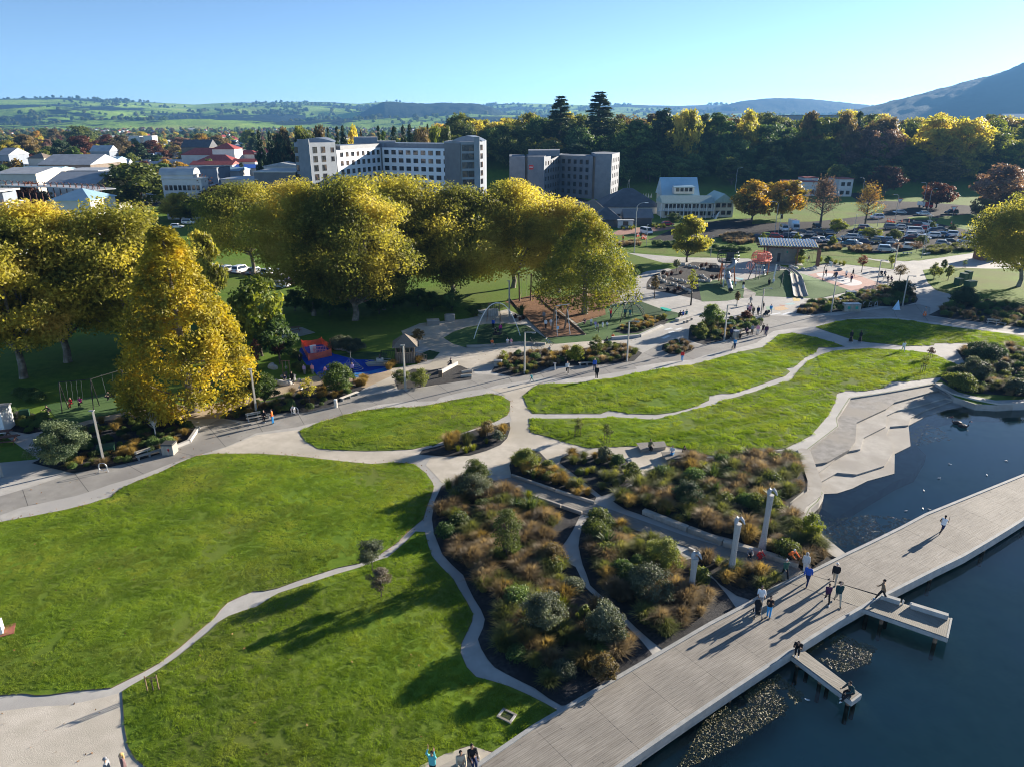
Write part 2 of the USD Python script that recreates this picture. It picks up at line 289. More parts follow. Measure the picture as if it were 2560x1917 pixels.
bed_bins=P('E',[(242,770),(282,692),(400,680),(660,642),(770,602),(950,562),(1100,542),(1250,582),(1293,650),(1278,680),(1170,708),(1100,718),(940,708),(780,740),(520,768),(350,788)])
bed_east=P('E',[(1382,790),(1480,742),(1560,682),(1700,652),(2208,722),(2700,790),(2700,960),(2208,900),(1900,858),(1600,822)])
bed_cove=mix(('E',(1622,1085),(1800,1042),(2000,1052),(2208,1080),(2600,1120),(2600,1560),(2208,1490),(1900,1468),(1700,1455),(1560,1395),(1482,1335),(1560,1278),(1660,1232),(1700,1200)))
bed_bench=P('D',[(130,930),(150,895),(420,820),(560,808),(596,830),(560,868),(470,890),(330,945),(200,952)])
BEDS=dict(bed_main=bed_main,bed_path=bed_path,bed_ramp=bed_ramp,bed_fork=bed_fork,bed_shore=bed_shore,bed_deck=bed_deck,bed_tip=bed_tip,bed_oval=bed_oval,bed_swing=bed_swing,bed_corner=bed_corner,bed_hut=bed_hut,
            bed_arch=bed_arch,bed_round=bed_round,bed_crowd=bed_crowd,bed_bins=bed_bins,bed_east=bed_east,bed_cove=bed_cove,bed_bench=bed_bench)
pav=mix(('A',(-1500,1500),(0,1020),(330,990),(0,760),(-600,900),(-600,700)),('A',(0,740),(450,735),(640,745),(1000,640),(1350,610),(1640,640),(2140,640)),('B',(640,740),(1200,620),(1480,560),(1740,520)),('L',(780,690),(900,640),(1200,610),(1460,550)),
          ('C',(730,460),(1480,220),(1720,200),(1720,150),(1800,60),(2100,40)),('D',(230,250),(700,290),(1280,300),(1700,400),(2000,330)),('E',(450,330),(880,300),(1300,320),(1790,250),(2300,240),(2300,380),(1340,400),(1380,510),(1600,620),(1500,740),(2208,870),(2208,960),(2208,1060),(2700,1140),(2700,1200),(1700,1220),(1500,1330)),
          ('J',(1040,94),(850,128),(690,153),(636,236),(642,268),(505,372),(545,468),(580,540),(505,648),(650,790),(540,855),(410,908),(270,992),(100,1080)),('I',(1250,1102),(1000,1245),(780,1375),(600,1480),(355,1652),(300,1900)),('H',(-900,1900),(-900,520)))
PAVING=shape(pav).buffer(0).difference(LAKE.buffer(.05)).difference(DECK.buffer(-.5))
struct('park_paving',sheet(PAVING,.004),'concrete_pale')
prom=mix(('A',(-1500,1760),(0,1475),(180,1408),(460,1348),(650,1308),(800,1262),(960,1205),(1160,1150),(1330,1085),(1500,1018),(1800,930),(1950,885),(2040,845)),('B',(180,1190),(350,1110),(700,1058),(900,1010),(1000,980),(1200,925),(1400,868),(1560,848),(1700,838),(1900,835)),('C',(0,1150),(200,1100),(400,1072),(500,1043),(700,1010),(880,980),(1000,985),(1150,990),(1250,975),(1400,955),(1700,905)),('D',(300,1232),(600,1186),(800,1172),(900,1135),(1200,1068),(1350,1028),(1450,955),(1500,925),(1640,905),(1850,885)),('E',(560,835),(850,805),(1060,803),(1400,845),(2208,945),(2208,890),(1400,800),(1400,720),(1290,690),(900,740),(600,790),(300,800),(0,790)),
           ('D',(1100,1010),(860,1045),(760,1010),(540,1020)),('C',(1740,775),(1680,830),(1200,875),(620,970),(300,945),(280,905)),('L',(1235,945),(1000,1040),(700,1080)),('B',(1230,790),(1080,835),(760,930),(550,943),(260,1015)),('A',(2100,690),(1900,640),(1720,730),(1650,850),(1530,895),(1180,1000),(600,1120),(300,1220),(0,1310),(-1500,1500)))
PROM=shape(prom).difference(LAKE);pro=struct('promenade',sheet(PROM,.008),'promenade_concrete')
axis_=LineString(smooth_line(mix(('A',(-900,1600),(0,1400),(700,1230),(1400,980),(2000,760)),('B',(1100,940),(1800,790)),('C',(500,1000),(1200,930),(1900,820)),('D',(1000,1060),(1400,900),(1800,830)),('E',(900,770),(1500,810),(2208,915))),6))
for k in range(int(axis_.length/4.6)):
    p_,q_=axis_.interpolate(k*4.6),axis_.interpolate(k*4.6+.5);d_=np.array([q_.x-p_.x,q_.y-p_.y])/.5;n_=np.array([-d_[1],d_[0]])+d_*.12*math.sin(k*2.3)
    c_=LineString([np.array([p_.x,p_.y])-n_*14,np.array([p_.x,p_.y])+n_*14]).buffer(.025,cap_style='flat').intersection(PROM)
    if not c_.is_empty and c_.area>.05:obj('joint',sheet(c_,.0105),'concrete_joint',pro)
gr1=mix(('B',(-60,1290),(180,1197),(350,1128),(700,1085),(900,1060),(1000,1150),(1800,1120),(1862,1214),(1735,1345),(1600,1420),(0,1420)))
gr2=mix(('I',(122,215),(165,150),(250,110),(500,60),(530,0),(616,-5),(700,40),(850,90),(1120,100),(1440,140),(1432,180),(1200,260),(1100,250),(760,260),(545,260),(430,262),(300,275),(205,300)))
gr3=mix(('H',(-900,1420),(0,1362),(200,1337),(330,1332),(430,1312),(540,1287),(613,1266),(660,1300),(700,1640),(760,1900),(-900,1900)))
gr4=mix(('C',(600,1300),(606,1170),(540,1120),(440,1080),(700,1040),(900,1020),(860,1100),(740,1140),(800,1295),(760,1350),(620,1350)))
gr5=mix(('L',(560,1000),(700,930),(960,900),(1020,840),(900,760),(780,690),(930,640),(1180,615),(1460,560),(1480,640),(1130,790),(1700,770),(2100,730),(2212,760),(2212,800),(1700,830),(1370,900),(1235,945),(1000,1040),(650,1060)))
for k,q in enumerate((gr1,gr2,gr3,gr4,gr5)):struct('gravel',sheet(shape(q).difference(LAKE),.012+.0004*k),'gravel_pale')
sandp=mix(('A',(380,760),(600,700),(760,655),(1000,600),(1400,512),(1700,540),(2208,440)),('B',(280,780),(700,660),(860,620),(1200,640),(1480,570),(1560,600),(1300,720),(860,700),(300,860),(70,930)),('A',(1900,640),(1600,650),(1350,612),(1000,645),(640,745),(450,790)))
struct('sand_path',sheet(sandp,.016),'sand_path')
rub1=P('A',[(390,522),(750,462),(1100,372),(1250,352),(1500,480),(1200,550),(1050,582),(800,645),(600,692),(480,632)])
rub2=P('A',[(1820,420),(2000,340),(2140,300),(2300,250),(2300,430),(1930,492),(1450,505),(1500,470)])
struct('rubber_surface',sheet(rub1,.02),'rubber_green');struct('rubber_surface',sheet(rub2,.02),'rubber_green')
blue=smooth_line(P('L',[(130,800),(270,770),(335,830),(370,842),(480,870),(600,878),(690,915),(690,945),(500,980),(290,1002),(220,950),(150,880)]),3,True)
struct('blue_rubber',sheet(blue,.024),'rubber_blue')
struct('light_blue_rubber',sheet(P('L',[(285,950),(340,935),(440,960),(560,952),(688,920),(700,940),(500,985),(290,1008)]),.028),'rubber_light_blue')
struct('rubber_surface',sheet(P('L',[(370,838),(560,822),(690,830),(690,880),(600,878),(480,868)]),.02),'rubber_dark_green')
struct('rubber_surface',sheet(P('L',[(905,835),(960,812),(1028,828),(985,872),(905,880)]),.02),'rubber_dark_green')
arch_g=P('C',[(30,640),(110,590),(240,545),(400,520),(560,515),(740,530),(910,640),(1262,615),(1180,520),(1430,440),(1420,370),(1560,350),(1720,320),(1900,388),(2080,430),(2060,480),(1900,532),(1720,612),(1480,652),(1000,692),(780,684),(220,722),(110,690)])
struct('rubber_surface',sheet(arch_g,.022),'rubber_green')
for k,q in enumerate((P('C',[(330,570),(440,522),(580,600),(620,680),(320,690)]),P('C',[(740,530),(910,640),(1000,690),(780,684),(700,560)]),P('C',[(1560,352),(1720,322),(1900,390),(2080,432),(1900,450),(1600,420)]))):
    struct('rubber_patch',sheet(q,.026),'rubber_dark_green')
struct('bark_area',sheet(shape(P('C',[(560,330),(830,262),(1000,330),(1420,372),(1570,320),(1480,225),(1330,220),(1230,280),(900,300),(1260,610),(920,640),(730,455),(610,350)])),.02),'bark')
struct('bark_area',sheet(P('C',[(860,275),(1000,300),(1250,250),(1480,225),(1575,315),(1425,372),(1430,440),(1180,515)]),.019),'bark')
rock_garden=P('D',[(345,560),(400,450),(520,400),(640,390),(800,330),(1000,340),(1060,400),(1040,470),(850,520),(875,665),(790,640),(600,600),(440,570)])
struct('rock_garden',sheet(rock_garden,.014),'dark_gravel')
loop=smooth_line(P('D',[(250,600),(330,570),(345,500),(420,430),(560,395)]),5)
struct('loop_path',sheet(LineString(loop).buffer(1.5),.018),'concrete_pale')
struct('rubber_surface',sheet(P('D',[(848,535),(860,500),(1050,480),(1200,500),(1242,560),(1242,640),(1100,665),(878,672)]),.02),'rubber_green')
court=P('E',[(345,440),(500,408),(640,405),(760,440),(960,510),(1060,560),(960,580),(735,588)])
struct('ball_court',sheet(court,.02),'court_pink')
struct('court_marking',sheet(smooth_line(P('E',[(420,430),(560,432),(700,470),(800,500),(800,525),(700,535),(590,500),(470,470)]),4,True),.024),'court_white')
for q in([('D',(220,215),(460,195),(720,205),(960,160),(1300,220),(1330,260),(1250,300),(960,290),(600,265),(300,250))],[('D',(160,300),(230,270),(300,290),(240,320))],[('D',(230,400),(260,350),(500,335),(640,340),(640,380),(480,400),(330,420))],
          [('E',(330,250),(440,240),(890,260),(760,285),(480,275))],[('E',(440,300),(700,295),(880,310),(1080,345),(1090,395),(760,360),(450,330))],[('E',(865,285),(1000,275),(1200,285),(1320,310),(1200,325),(900,305))],
          [('E',(1335,400),(1500,375),(1800,385),(2300,400),(2900,450),(2900,820),(2208,720),(1700,650),(1600,615),(1450,575),(1380,510))],[('P',(1000,1000),(1200,985),(1330,1040),(1340,1062),(1080,1050))],
          [('R',(300,770),(800,740),(950,770),(700,810),(480,830),(0,840),(0,790))],[('R',(840,850),(1150,840),(1190,860),(900,900),(740,890))],[('R',(1260,795),(1400,785),(1530,805),(1480,815),(1300,812))],[('R',(1720,810),(1900,785),(2212,775),(2212,830),(1780,840))]):
    struct('far_lawn',sheet(mix(*q),.03),'lawn_soil')
road=mix(('P',(1000,1015),(1330,1030),(1560,930),(1830,880),(2208,850)),('R',(0,850),(300,830),(700,810),(860,790),(1060,770),(1080,690),(900,680),(800,620),(780,560),(860,560),(1000,660),(1400,670),(1900,710),(2400,740),(2400,790),(1900,760),(1530,790),(1500,830),(1200,840),(900,850),(700,880),(520,900),(200,920),(0,930)),('P',(1900,1020),(1560,1060),(1400,1070),(1340,1070),(1350,1040),(1000,1040)))
struct('road',sheet(road,.008),'asphalt')
carpark=P('R',[(0,960),(200,915),(520,900),(760,890),(1050,880),(1200,840),(1450,830),(1850,920),(1850,1050),(1400,1045),(1150,1085),(950,1085),(800,1040),(450,1010),(0,985)])
struct('car_park',sheet(carpark,.01),'asphalt')
struct('red_paving',sheet(P('P',[(1000,985),(1060,950),(1280,925),(1500,925),(1580,935),(1450,955),(1240,985),(1050,995)]),.02),'red_paving')
struct('town_yard',sheet(P('n',[(-200,560),(300,520),(700,500),(1000,520),(1180,520),(1560,560),(1560,530),(1400,480),(900,480),(300,455),(-400,440),(-1500,470)]),.006),'asphalt')
struct('park_drive',sheet(LineString(poly('n',[(-300,700),(100,690),(400,660),(700,690),(1000,650),(1200,610),(1500,600)])).buffer(2.4),.008),'asphalt')
for nm,pts in BEDS.items():
    struct('garden_bed',sheet(shape(pts).difference(LAKE),.03),'mulch')
struct('garden_bed',sheet(bed_stone,.03),'dark_gravel')
def lawn_mesh(pts,step,amp,seed,base=.05):
    pg=shape(pts).buffer(0).simplify(.03)
    inner=grid_in(pg.buffer(-step*.4),step,seed,.35)
    ring=[]
    for p in getattr(pg,'geoms',[pg]):
        L=p.exterior;n=max(8,int(L.length/(step*.7)))
        ring+=[L.interpolate(i/n,normalized=True).coords[0]for i in range(n)]
        ring+=list(L.coords[:-1])
    pts2=np.unique(np.round(np.vstack([np.array(ring),inner]),3),axis=0)
    from scipy.spatial import Delaunay
    d=Delaunay(pts2);c=pts2[d.simplices].mean(1)
    fc=d.simplices[shapely.contains_xy(pg.buffer(.01),c[:,0],c[:,1])]
    dist=shapely.distance(pg.boundary,shapely.points(pts2))
    p3=np.column_stack([pts2,np.zeros(len(pts2))])
    h=base+amp*(1-np.exp(-dist/6))+(meshkit.fbm(p3*.35,3,seed)-.5)*.06*np.minimum(1,dist/1.5)+(meshkit.noise(p3*2.2,seed+5)-.5)*.025*np.minimum(1,dist)
    p3[:,2]=h
    m=trimesh.Trimesh(p3,fc,process=False)
    if m.face_normals[:,2].mean()<0:m.invert()
    sk=slab(pg.boundary.buffer(.02),0.0,base)
    return m,sk,pg
LAWN_H={}
for k,(nm,pts)in enumerate(LAWNS.items()):
    m,sk,pg=lawn_mesh(pts,.55 if nm in('lawn_big','lawn_front')else .9,{'lawn_big':.35,'lawn_front':.3}.get(nm,.3),k)
    o=struct('lawn',m,'lawn_soil',True);obj('turf_edge',sk,'dirt',o)
    LAWN_H[nm]=(pg,m)
# ------------------------------------------------------------------ water and its edges
usdkit.material(stage,'/World/Looks/lake_water',{
    'geo':('geometry',{}),'mp':('mapping',{'scale':(1.0,2.2,1.0),'rotation':(0,0,.5)}),'n':('noise_texture',{'scale':1.6,'detail':4,'roughness':.55}),'n2':('noise_texture',{'scale':.06,'detail':2}),
    'hm':('math',{'math_type':'multiply'}),'b':('bump',{'strength':.16,'distance':.05}),'fr':('fresnel',{'IOR':1.40}),'gl':('glossy_bsdf',{'roughness':.045,'color':(1,1,1)}),
    'tr':('transparent_bsdf',{'color':(.74,.86,.82)}),'m':('mix_closure',{})},
    [('geo.position','mp.vector'),('mp.vector','n.vector'),('geo.position','n2.vector'),('n.fac','hm.value1'),('n2.fac','hm.value2'),('hm.value','b.height'),('b.normal','gl.normal'),
     ('fr.fac','m.fac'),('tr.BSDF','m.closure1'),('gl.BSDF','m.closure2')],surface='m.closure')
_mats['lake_water']=UsdShade.Material.Get(stage,'/World/Looks/lake_water')
rimE=[('J',1120,150),('J',1060,108),('J',1040,94),('J',850,128),('J',690,153),('J',636,236),('J',642,268),('J',505,372),('J',520,420),('J',545,468),('J',580,540)]
rim2=[tuple(g(f,x,y)[:2])for f,x,y in rimE]
STEP=[(-.16,P('J',[(520,420),(600,408),(690,357),(715,322),(720,247),(840,192),(872,167),(1055,117)])),
        (-.36,poly('J',[(545,468),(612,418),(660,372),(735,358),(748,312),(838,267),(842,222),(885,202),(955,187),(1080,152)],-.3)),
        (-.54,poly('J',[(560,500),(640,455),(720,462),(832,427),(868,372),(862,330),(840,300),(855,268),(930,262),(940,232),(1000,200),(1090,170),(1120,160)],-.5)),
        (-.705,poly('J',[(585,545),(640,542),(702,522),(762,492),(872,462),(874,382),(938,350),(930,267),(1000,230),(1085,203),(1205,178)],WATER_Z)),
        (-1.15,poly('J',[(560,575),(640,625),(740,560),(880,478),(962,442),(1005,372),(960,330),(1010,240),(1200,190)],WATER_Z))]
mats_=['concrete_dark','concrete_warm','concrete_warm','concrete_warm','lake_bed_shelf']
surf('lake_bed_shelf',(.13,.14,.125),(.19,.195,.175),.6,.9)
ter=thing('concrete_terrace','stepped pale concrete terrace with zigzag edges going down into the pond','terrace')
for k,(z,edge)in enumerate(STEP):
    pg=shape(rim2+edge).buffer(0)
    if k<4:
        obj('step',slab(pg,-2.4-.01*k,z),mats_[k],ter,label=('grey stained uppermost step' if k==0 else None))
    else:
        struct('pond_shelf',slab(pg,-2.4-.01*k,z),mats_[k])
dry=shape(rim2+STEP[3][1]).buffer(0)
struct('lake_water',sheet(LAKE.difference(dry.buffer(-.03)),WATER_Z),'lake_water')
struct('shore_wall',slab(LineString(sh+under).buffer(.14),-2.35,-.002),'concrete_warm')
wall_line=LineString([g('J',1700,150)[:2],g('J',1400,172)[:2],g('J',1290,176)[:2],g('J',1205,160)[:2],g('J',1120,138)[:2],g('J',1052,100)[:2]])
obj('sea_wall',slab(wall_line.buffer(.5,cap_style='flat'),-2.3,.2),'concrete_pale',label='broad low curving concrete wall between the pond and the shaded shrubs',cat='wall')
obj('bed_kerb',slab(LineString(P('J',[(505,372),(528,440),(548,500),(545,545),(490,585),(470,615),(500,665),(560,725),(640,790)])).buffer(.62,join_style='mitre'),-.02,.12),'concrete_warm',label='zigzag pale concrete kerb between the tussock bed and the pond',cat='kerb')
# ------------------------------------------------------------------ timber: planks keep their own grain and tone
def timber(name,c1,c2,ang,c3=None):
    usdkit.material(stage,'/World/Looks/'+name,{
        'geo':('geometry',{}),'mp0':('mapping',{'rotation':(0,0,ang)}),'mp':('mapping',{'scale':(.55,9,1)}),'n':('noise_texture',{'scale':1.3,'detail':5,'roughness':.65}),'r':('rgb_ramp',{'ramp':[(.3,c1),(.68,c2)]}),
        'm':('map_range',{'to_min':.74,'to_max':1.2}),'h':('hsv',{}),'n2':('noise_texture',{'scale':.35,'detail':3}),'m2':('map_range',{'from_min':.35,'from_max':.65,'to_min':.86,'to_max':1.12}),'mm':('math',{'math_type':'multiply'}),
        'p':('principled_bsdf',{'roughness':.75,'specular_ior_level':.3}),'b':('bump',{'strength':.3,'distance':.01})},
        [('geo.position','mp0.vector'),('mp0.vector','mp.vector'),('mp.vector','n.vector'),('n.fac','r.fac'),('geo.random_per_island','m.value'),('geo.position','n2.vector'),('n2.fac','m2.value'),('m.result','mm.value1'),('m2.result','mm.value2'),
         ('r.color','h.color'),('mm.value','h.value'),('h.color','p.base_color'),('n.fac','b.height'),('b.normal','p.normal')],surface='p.BSDF')
    _mats[name]=UsdShade.Material.Get(stage,'/World/Looks/'+name)
timber('deck_plank',(.25,.225,.19),(.42,.39,.34),-.62);timber('jetty_plank',(.27,.245,.20),(.45,.42,.355),1.0);timber('walk_plank',(.23,.215,.19),(.33,.31,.275),1.1)
flat('deck_frame',(.035,.032,.03),.9)
def resample(p,n):
    L=LineString(p);return np.array([L.interpolate(t,normalized=True).coords[0]for t in np.linspace(0,1,n)])
NP=33
U_,L_=resample(dU,NP),resample(dL,NP)
L_=[]
lowline=LineString(dL)
for i in range(NP):
    d=U_[min(i+1,NP-1)]-U_[max(i-1,0)];nrm=np.array([-d[1],d[0]])/np.linalg.norm(d)
    hit=LineString([U_[i]-nrm*25,U_[i]+nrm*25]).intersection(lowline)
    L_.append(np.array(lowline.interpolate(lowline.project(Point(U_[i]))).coords[0])if hit.is_empty else np.array(getattr(hit,'geoms',[hit])[0].coords[0]))
L_=np.array(L_)
cross=shape(poly('W',[(425,290),(570,195),(1300,408),(2045,650),(2005,838),(1120,522)],DECK_Z)).buffer(0)
bw=thing('boardwalk','broad grey timber boardwalk sweeping along the lake edge','boardwalk')
bm=lambda pts,r,z0,z1:slab(LineString(pts).buffer(r,cap_style='flat'),z0,z1)
obj('edge_beam',bm(U_*.985+L_*.015,.13,-.15,DECK_Z+.07),'timber_edge',bw);obj('edge_beam',bm(L_*.985+U_*.015,.12,-.30,DECK_Z+.05),'timber_edge',bw)
obj('fascia',bm(L_*.996+U_*.004,.06,-.55,DECK_Z-.02),'timber_edge',bw)
obj('substructure',slab(Polygon(np.vstack([U_*.97+L_*.03,(L_*.97+U_*.03)[::-1]])).buffer(0),-.25,DECK_Z-.045),'deck_frame',bw)
planks=[];prr=np.random.default_rng(3)
for i in range(NP-1):
    n=42;jo=.0015
    for k in range(n):
        a,b=.03+.94*k/n+.0006,.03+.94*(k+1)/n-.0006
        cuts=[jo]+sorted(prr.uniform(.25,.75,1))+[1-jo]
        for s0,s1 in zip(cuts[:-1],cuts[1:]):
            def at(s,t):return(U_[i]*(1-s)+U_[i+1]*s)*(1-t)+(L_[i]*(1-s)+L_[i+1]*s)*t
            q=Polygon([at(s0+.001,a),at(s1,a),at(s1,b),at(s0+.001,b)])
            if q.intersects(cross):
                q=q.difference(cross.buffer(.012))
                if q.is_empty:continue
                q=max(getattr(q,'geoms',[q]),key=lambda t:t.area)
                if q.area<.01:continue
            planks.append((q,DECK_Z+prr.uniform(-.004,.004)))
cx=np.array([18.0,40.0])
planks.sort(key=lambda t:np.hypot(*(np.array(t[0].centroid.coords[0])-cx)))
def plank_mesh(q,z,th=.035):
    c=np.array(q.exterior.coords[:-1]);n=len(c)
    if n!=4:return slab(q,z-th,z)
    v=np.vstack([np.column_stack([c,np.full(n,z)]),np.column_stack([c,np.full(n,z-th)])])
    f=[(0,1,2),(0,2,3)]+[t for i in range(4)for t in((i,i+4,(i+1)%4),((i+1)%4,i+4,(i+1)%4+4))]
    m=trimesh.Trimesh(v,f,process=False)
    if m.face_normals[0,2]<0:m.invert()
    return m
for q,z in planks[:260]:obj('plank',plank_mesh(q,z),'deck_plank',bw)
obj('planks',cat_([plank_mesh(q,z)for q,z in planks[260:]]),'deck_plank',bw,kind='stuff')
for i in range(0,NP,2):
    for t in(.25,.75,.97):
        c=U_[i]*(1-t)+L_[i]*t
        if 0<c[1]<80:obj('pile',trimesh.creation.cylinder(.15,2.1,sections=8,transform=trimesh.transformations.translation_matrix((c[0],c[1],-1.3))),'timber_brown',bw)
def jetty(name,label,f,l0,l1,r0,r1,z,n,mat,drop=.35,piles=((.55),(.93)),first=0.0):
    """Planks laid across from (l0, r0) to (l1, r1), with side beams and piles."""
    a0,a1,b0,b1=(g(f,*p,z)[:2]for p in(l0,l1,r0,r1));t=thing(name,label,'jetty')
    for k in range(n):
        s0,s1=(k+.04)/n,(k+.96)/n
        obj('plank',plank_mesh(Polygon([a0+(a1-a0)*s0,a0+(a1-a0)*s1,b0+(b1-b0)*s1,b0+(b1-b0)*s0]),z+prr.uniform(-.004,.004)),mat,t)
    for p_,q_ in((a0,a1),(b0,b1)):
        st=p_+(q_-p_)*first
        obj('side_beam',slab(LineString([st,q_]).buffer(.07,cap_style='flat'),z-drop,z-.042),'timber_edge',t)
    obj('end_beam',slab(LineString([a1,b1]).buffer(.06),z-drop,z+.01),'timber_edge',t)
    for s in piles:
        for p_,q_,o in((a0,a1,.12),(b0,b1,.88)):
            c=(a0+(a1-a0)*s)*(1-o)+(b0+(b1-b0)*s)*o
            obj('pile',trimesh.creation.cylinder(.13,2.0,sections=8,transform=trimesh.transformations.translation_matrix((c[0],c[1],z-1.28))),'timber_brown',t)
    return t,a0,a1,b0,b1
j1,a0,a1,b0,b1=jetty('jetty','long timber jetty crossing the boardwalk, pointing out into the lake','W',(425,290),(2005,838),(570,195),(2045,650),DECK_Z+.012,92,'jetty_plank',first=.47,piles=(.62,.94))
for s0,s1 in((.56,.685),(.755,.985)):
    p_,q_=b0+(b1-b0)*s0,b0+(b1-b0)*s1;w=(a0-b0)/np.linalg.norm(a0-b0)
    obj('bench_rail',slab(LineString([p_+w*.22,q_+w*.22]).buffer(.17,cap_style='flat'),DECK_Z+.02,DECK_Z+.36),'timber_edge',j1)
for s in(.70,.75):obj('mooring_post',bevbox(.12,.12,.38,.03,np.append(b0+(b1-b0)*s+(a0-b0)/np.linalg.norm(a0-b0)*.15,DECK_Z+.015)),'timber_pale',j1)
j2,*_=jetty('jetty','short narrow low jetty with two seated people at its ends','W',(452,1000),(1065,1462),(600,975),(1150,1398),-.18,40,'jetty_plank',piles=(.12,.5,.94))
wk=thing('walkway','straight timber plank walkway between planted beds leading down to the boardwalk','walkway')
wa=np.array([g(*p)[:2]for p in(('I',445,290),('I',660,372),('I',868,445),('V',0,860),('V',1090,1235),('W',425,288))]);wb=np.array([g(*p)[:2]for p in(('I',548,270),('I',760,352),('I',950,408),('V',0,745),('V',1270,1110),('W',572,192))])
wa,wb=resample(wa,97),resample(wb,97)
for k in range(96):
    q=Polygon([wa[k]+(wa[k+1]-wa[k])*.03,wa[k]+(wa[k+1]-wa[k])*.97,wb[k]+(wb[k+1]-wb[k])*.97,wb[k]+(wb[k+1]-wb[k])*.03])
    obj('board',plank_mesh(q,.06+.012*(k%2)*.2,.04),'walk_plank',wk)
obj('bearer',slab(Polygon(np.vstack([wa,wb[::-1]])).buffer(-.1),.004,.018),'deck_frame',wk)
def beam_seat(label,f,pts,w,h,mat='timber_grey',name='timber_seat',cat='bench',z=0.0):
    t=thing(name,label,cat)
    q=np.array([g(f,*p)[:2]for p in pts])
    for i in range(len(q)-1):
        d=(q[i+1]-q[i]);L=np.linalg.norm(d);c=(q[i]+q[i+1])/2
        obj('beam',bevbox(L-.06,w,h,.04,(c[0],c[1],z),math.atan2(d[1],d[0])),mat,t)
        for s in(-.3,.3):obj('foot',box(.12,w*.8,.012,(c[0]+d[0]*s,c[1]+d[1]*s,z-.006)),'deck_frame',t)
    return t
beam_seat('long squared timber beam seat edging the walkway beside the tall tussock bed','V',[(-520,470),(0,675),(400,830),(840,955),(1270,1095)],.5,.45)
beam_seat('low timber edging beam along the small triangular bed above the walkway','I',[(530,268),(740,340),(930,400)],.25,.3)
beam_seat('low timber edging beam along the big tussock bed below the walkway','I',[(655,378),(770,418),(870,452)],.25,.35)
beam_seat('low pale timber kerb between the walkway and the small tussock bed','V',[(0,880),(240,985)],.22,.2,'timber_pale')
for lab,pts in(('square low grey timber platform seat nearest the lawn',[(1128,108),(1148,140),(1275,126),(1262,100)]),('square low grey timber platform seat with two people sitting on it',[(1246,152),(1270,188),(1395,176),(1372,148)])):
    t=thing('platform_seat',lab,'bench');q=np.array(poly('I',pts,.4));pg=Polygon(q).buffer(0)
    a_,b_,c_,d_=q
    for k in range(14):
        s0,s1=(k+.04)/14,(k+.96)/14
        obj('slat',plank_mesh(Polygon([a_+(b_-a_)*s0,a_+(b_-a_)*s1,d_+(c_-d_)*s1,d_+(c_-d_)*s0]),.42,.05),'walk_plank',t)
    obj('base',slab(pg.buffer(-.12),.0,.368),'timber_grey',t)
surf('weed_mat',(.15,.14,.065),(.28,.26,.14),9,.9,.8,30)
leaf('weed_leaf',[(0,(.14,.13,.06)),(.5,(.22,.205,.10)),(1,(.34,.32,.17))],.9,.2,.9,.5)
def weeds(pgs,step,seed):
    out=[]
    r=np.random.default_rng(seed)
    for pg,dens in pgs:
        p=grid_in(pg,step/dens,seed+1);nz=meshkit.fbm(np.column_stack([p,p[:,0]*0])*.9,3,seed)
        p=p[nz>.33];out.append(p)
    p=np.vstack(out);n=len(p);blob=unary_union([Point(t).buffer(r.uniform(.09,.2),3)for t in p[::9]]);obj('weed_mat',sheet(blob.simplify(.02),-.768-.004*(seed%3)),'weed_mat',kind='stuff',label='murky brown bed of water weed just under the surface');c=np.column_stack([p,r.uniform(-.82,-.728,n)])
    return leaf_cards(c,r.uniform(.03,.075,n),r,up=2.2)
def leaf_cards(c,s,r,up=0.0,out=None,ow=0.0,wd=.55):
    """Small folded leaves at the points c: (vertices, faces) of diamonds of two triangles, one island each."""
    n=len(c);nm=r.normal(size=(n,3));nm/=np.linalg.norm(nm,axis=1,keepdims=True);nm[:,2]=nm[:,2]+up
    if out is not None:nm+=out*ow
    nm/=np.linalg.norm(nm,axis=1,keepdims=True)
    a=np.cross(nm,r.normal(size=(n,3)));a/=np.linalg.norm(a,axis=1,keepdims=True)+1e-9;b=np.cross(nm,a);s=np.broadcast_to(s,(n,))[:,None]
    v=np.stack([c-a*s,c+b*s*wd-nm*s*.12,c+a*s,c-b*s*wd-nm*s*.12],1).reshape(-1,3)
    i=np.arange(n)[:,None]*4
    return v,np.vstack([i+[0,1,2],i+[0,2,3]])
wp=[(shape(poly('W',[(690,1020),(860,890),(980,815),(1290,935),(1240,1080),(1100,1140),(930,1190)],WATER_Z)),1.0),(shape(poly('W',[(-330,1560),(0,1370),(330,1205),(450,1300),(580,1400),(500,1520),(300,1640),(-100,1900),(-700,2200)],WATER_Z)),1.0),
      (shape(poly('W',[(600,960),(880,780),(915,800),(650,985)],WATER_Z)),.9),(shape(poly('W',[(600,1140),(640,1120),(900,1330),(860,1340)],WATER_Z)),.8),(shape(poly('W',[(470,1040),(540,1060),(580,1120),(540,1110)],WATER_Z)),.8),(shape(poly('W',[(1730,290),(1900,190),(2040,130),(1960,210)],WATER_Z)),.9)]
obj('lake_weed',weeds(wp,.052,5),'weed_leaf',kind='stuff',label='brown water weed in patches at the surface beside the jetties')
leaf('pond_weed_leaf',[(0,(.05,.07,.05)),(.5,(.17,.18,.13)),(1,(.40,.40,.33))],.9,.15,.9,.5)
wp2=[(shape(poly('J',[(545,610),(600,640),(680,640),(760,625),(940,645),(860,695),(700,770),(640,750),(570,690)],WATER_Z)),.75),(shape(poly('J',[(935,290),(1000,255),(1060,280),(1150,320),(1040,330),(980,350),(938,345)],WATER_Z)),.6)]
obj('pond_weed',weeds(wp2,.085,9),'pond_weed_leaf',kind='stuff',label='pale green weed floating in the sheltered pond')
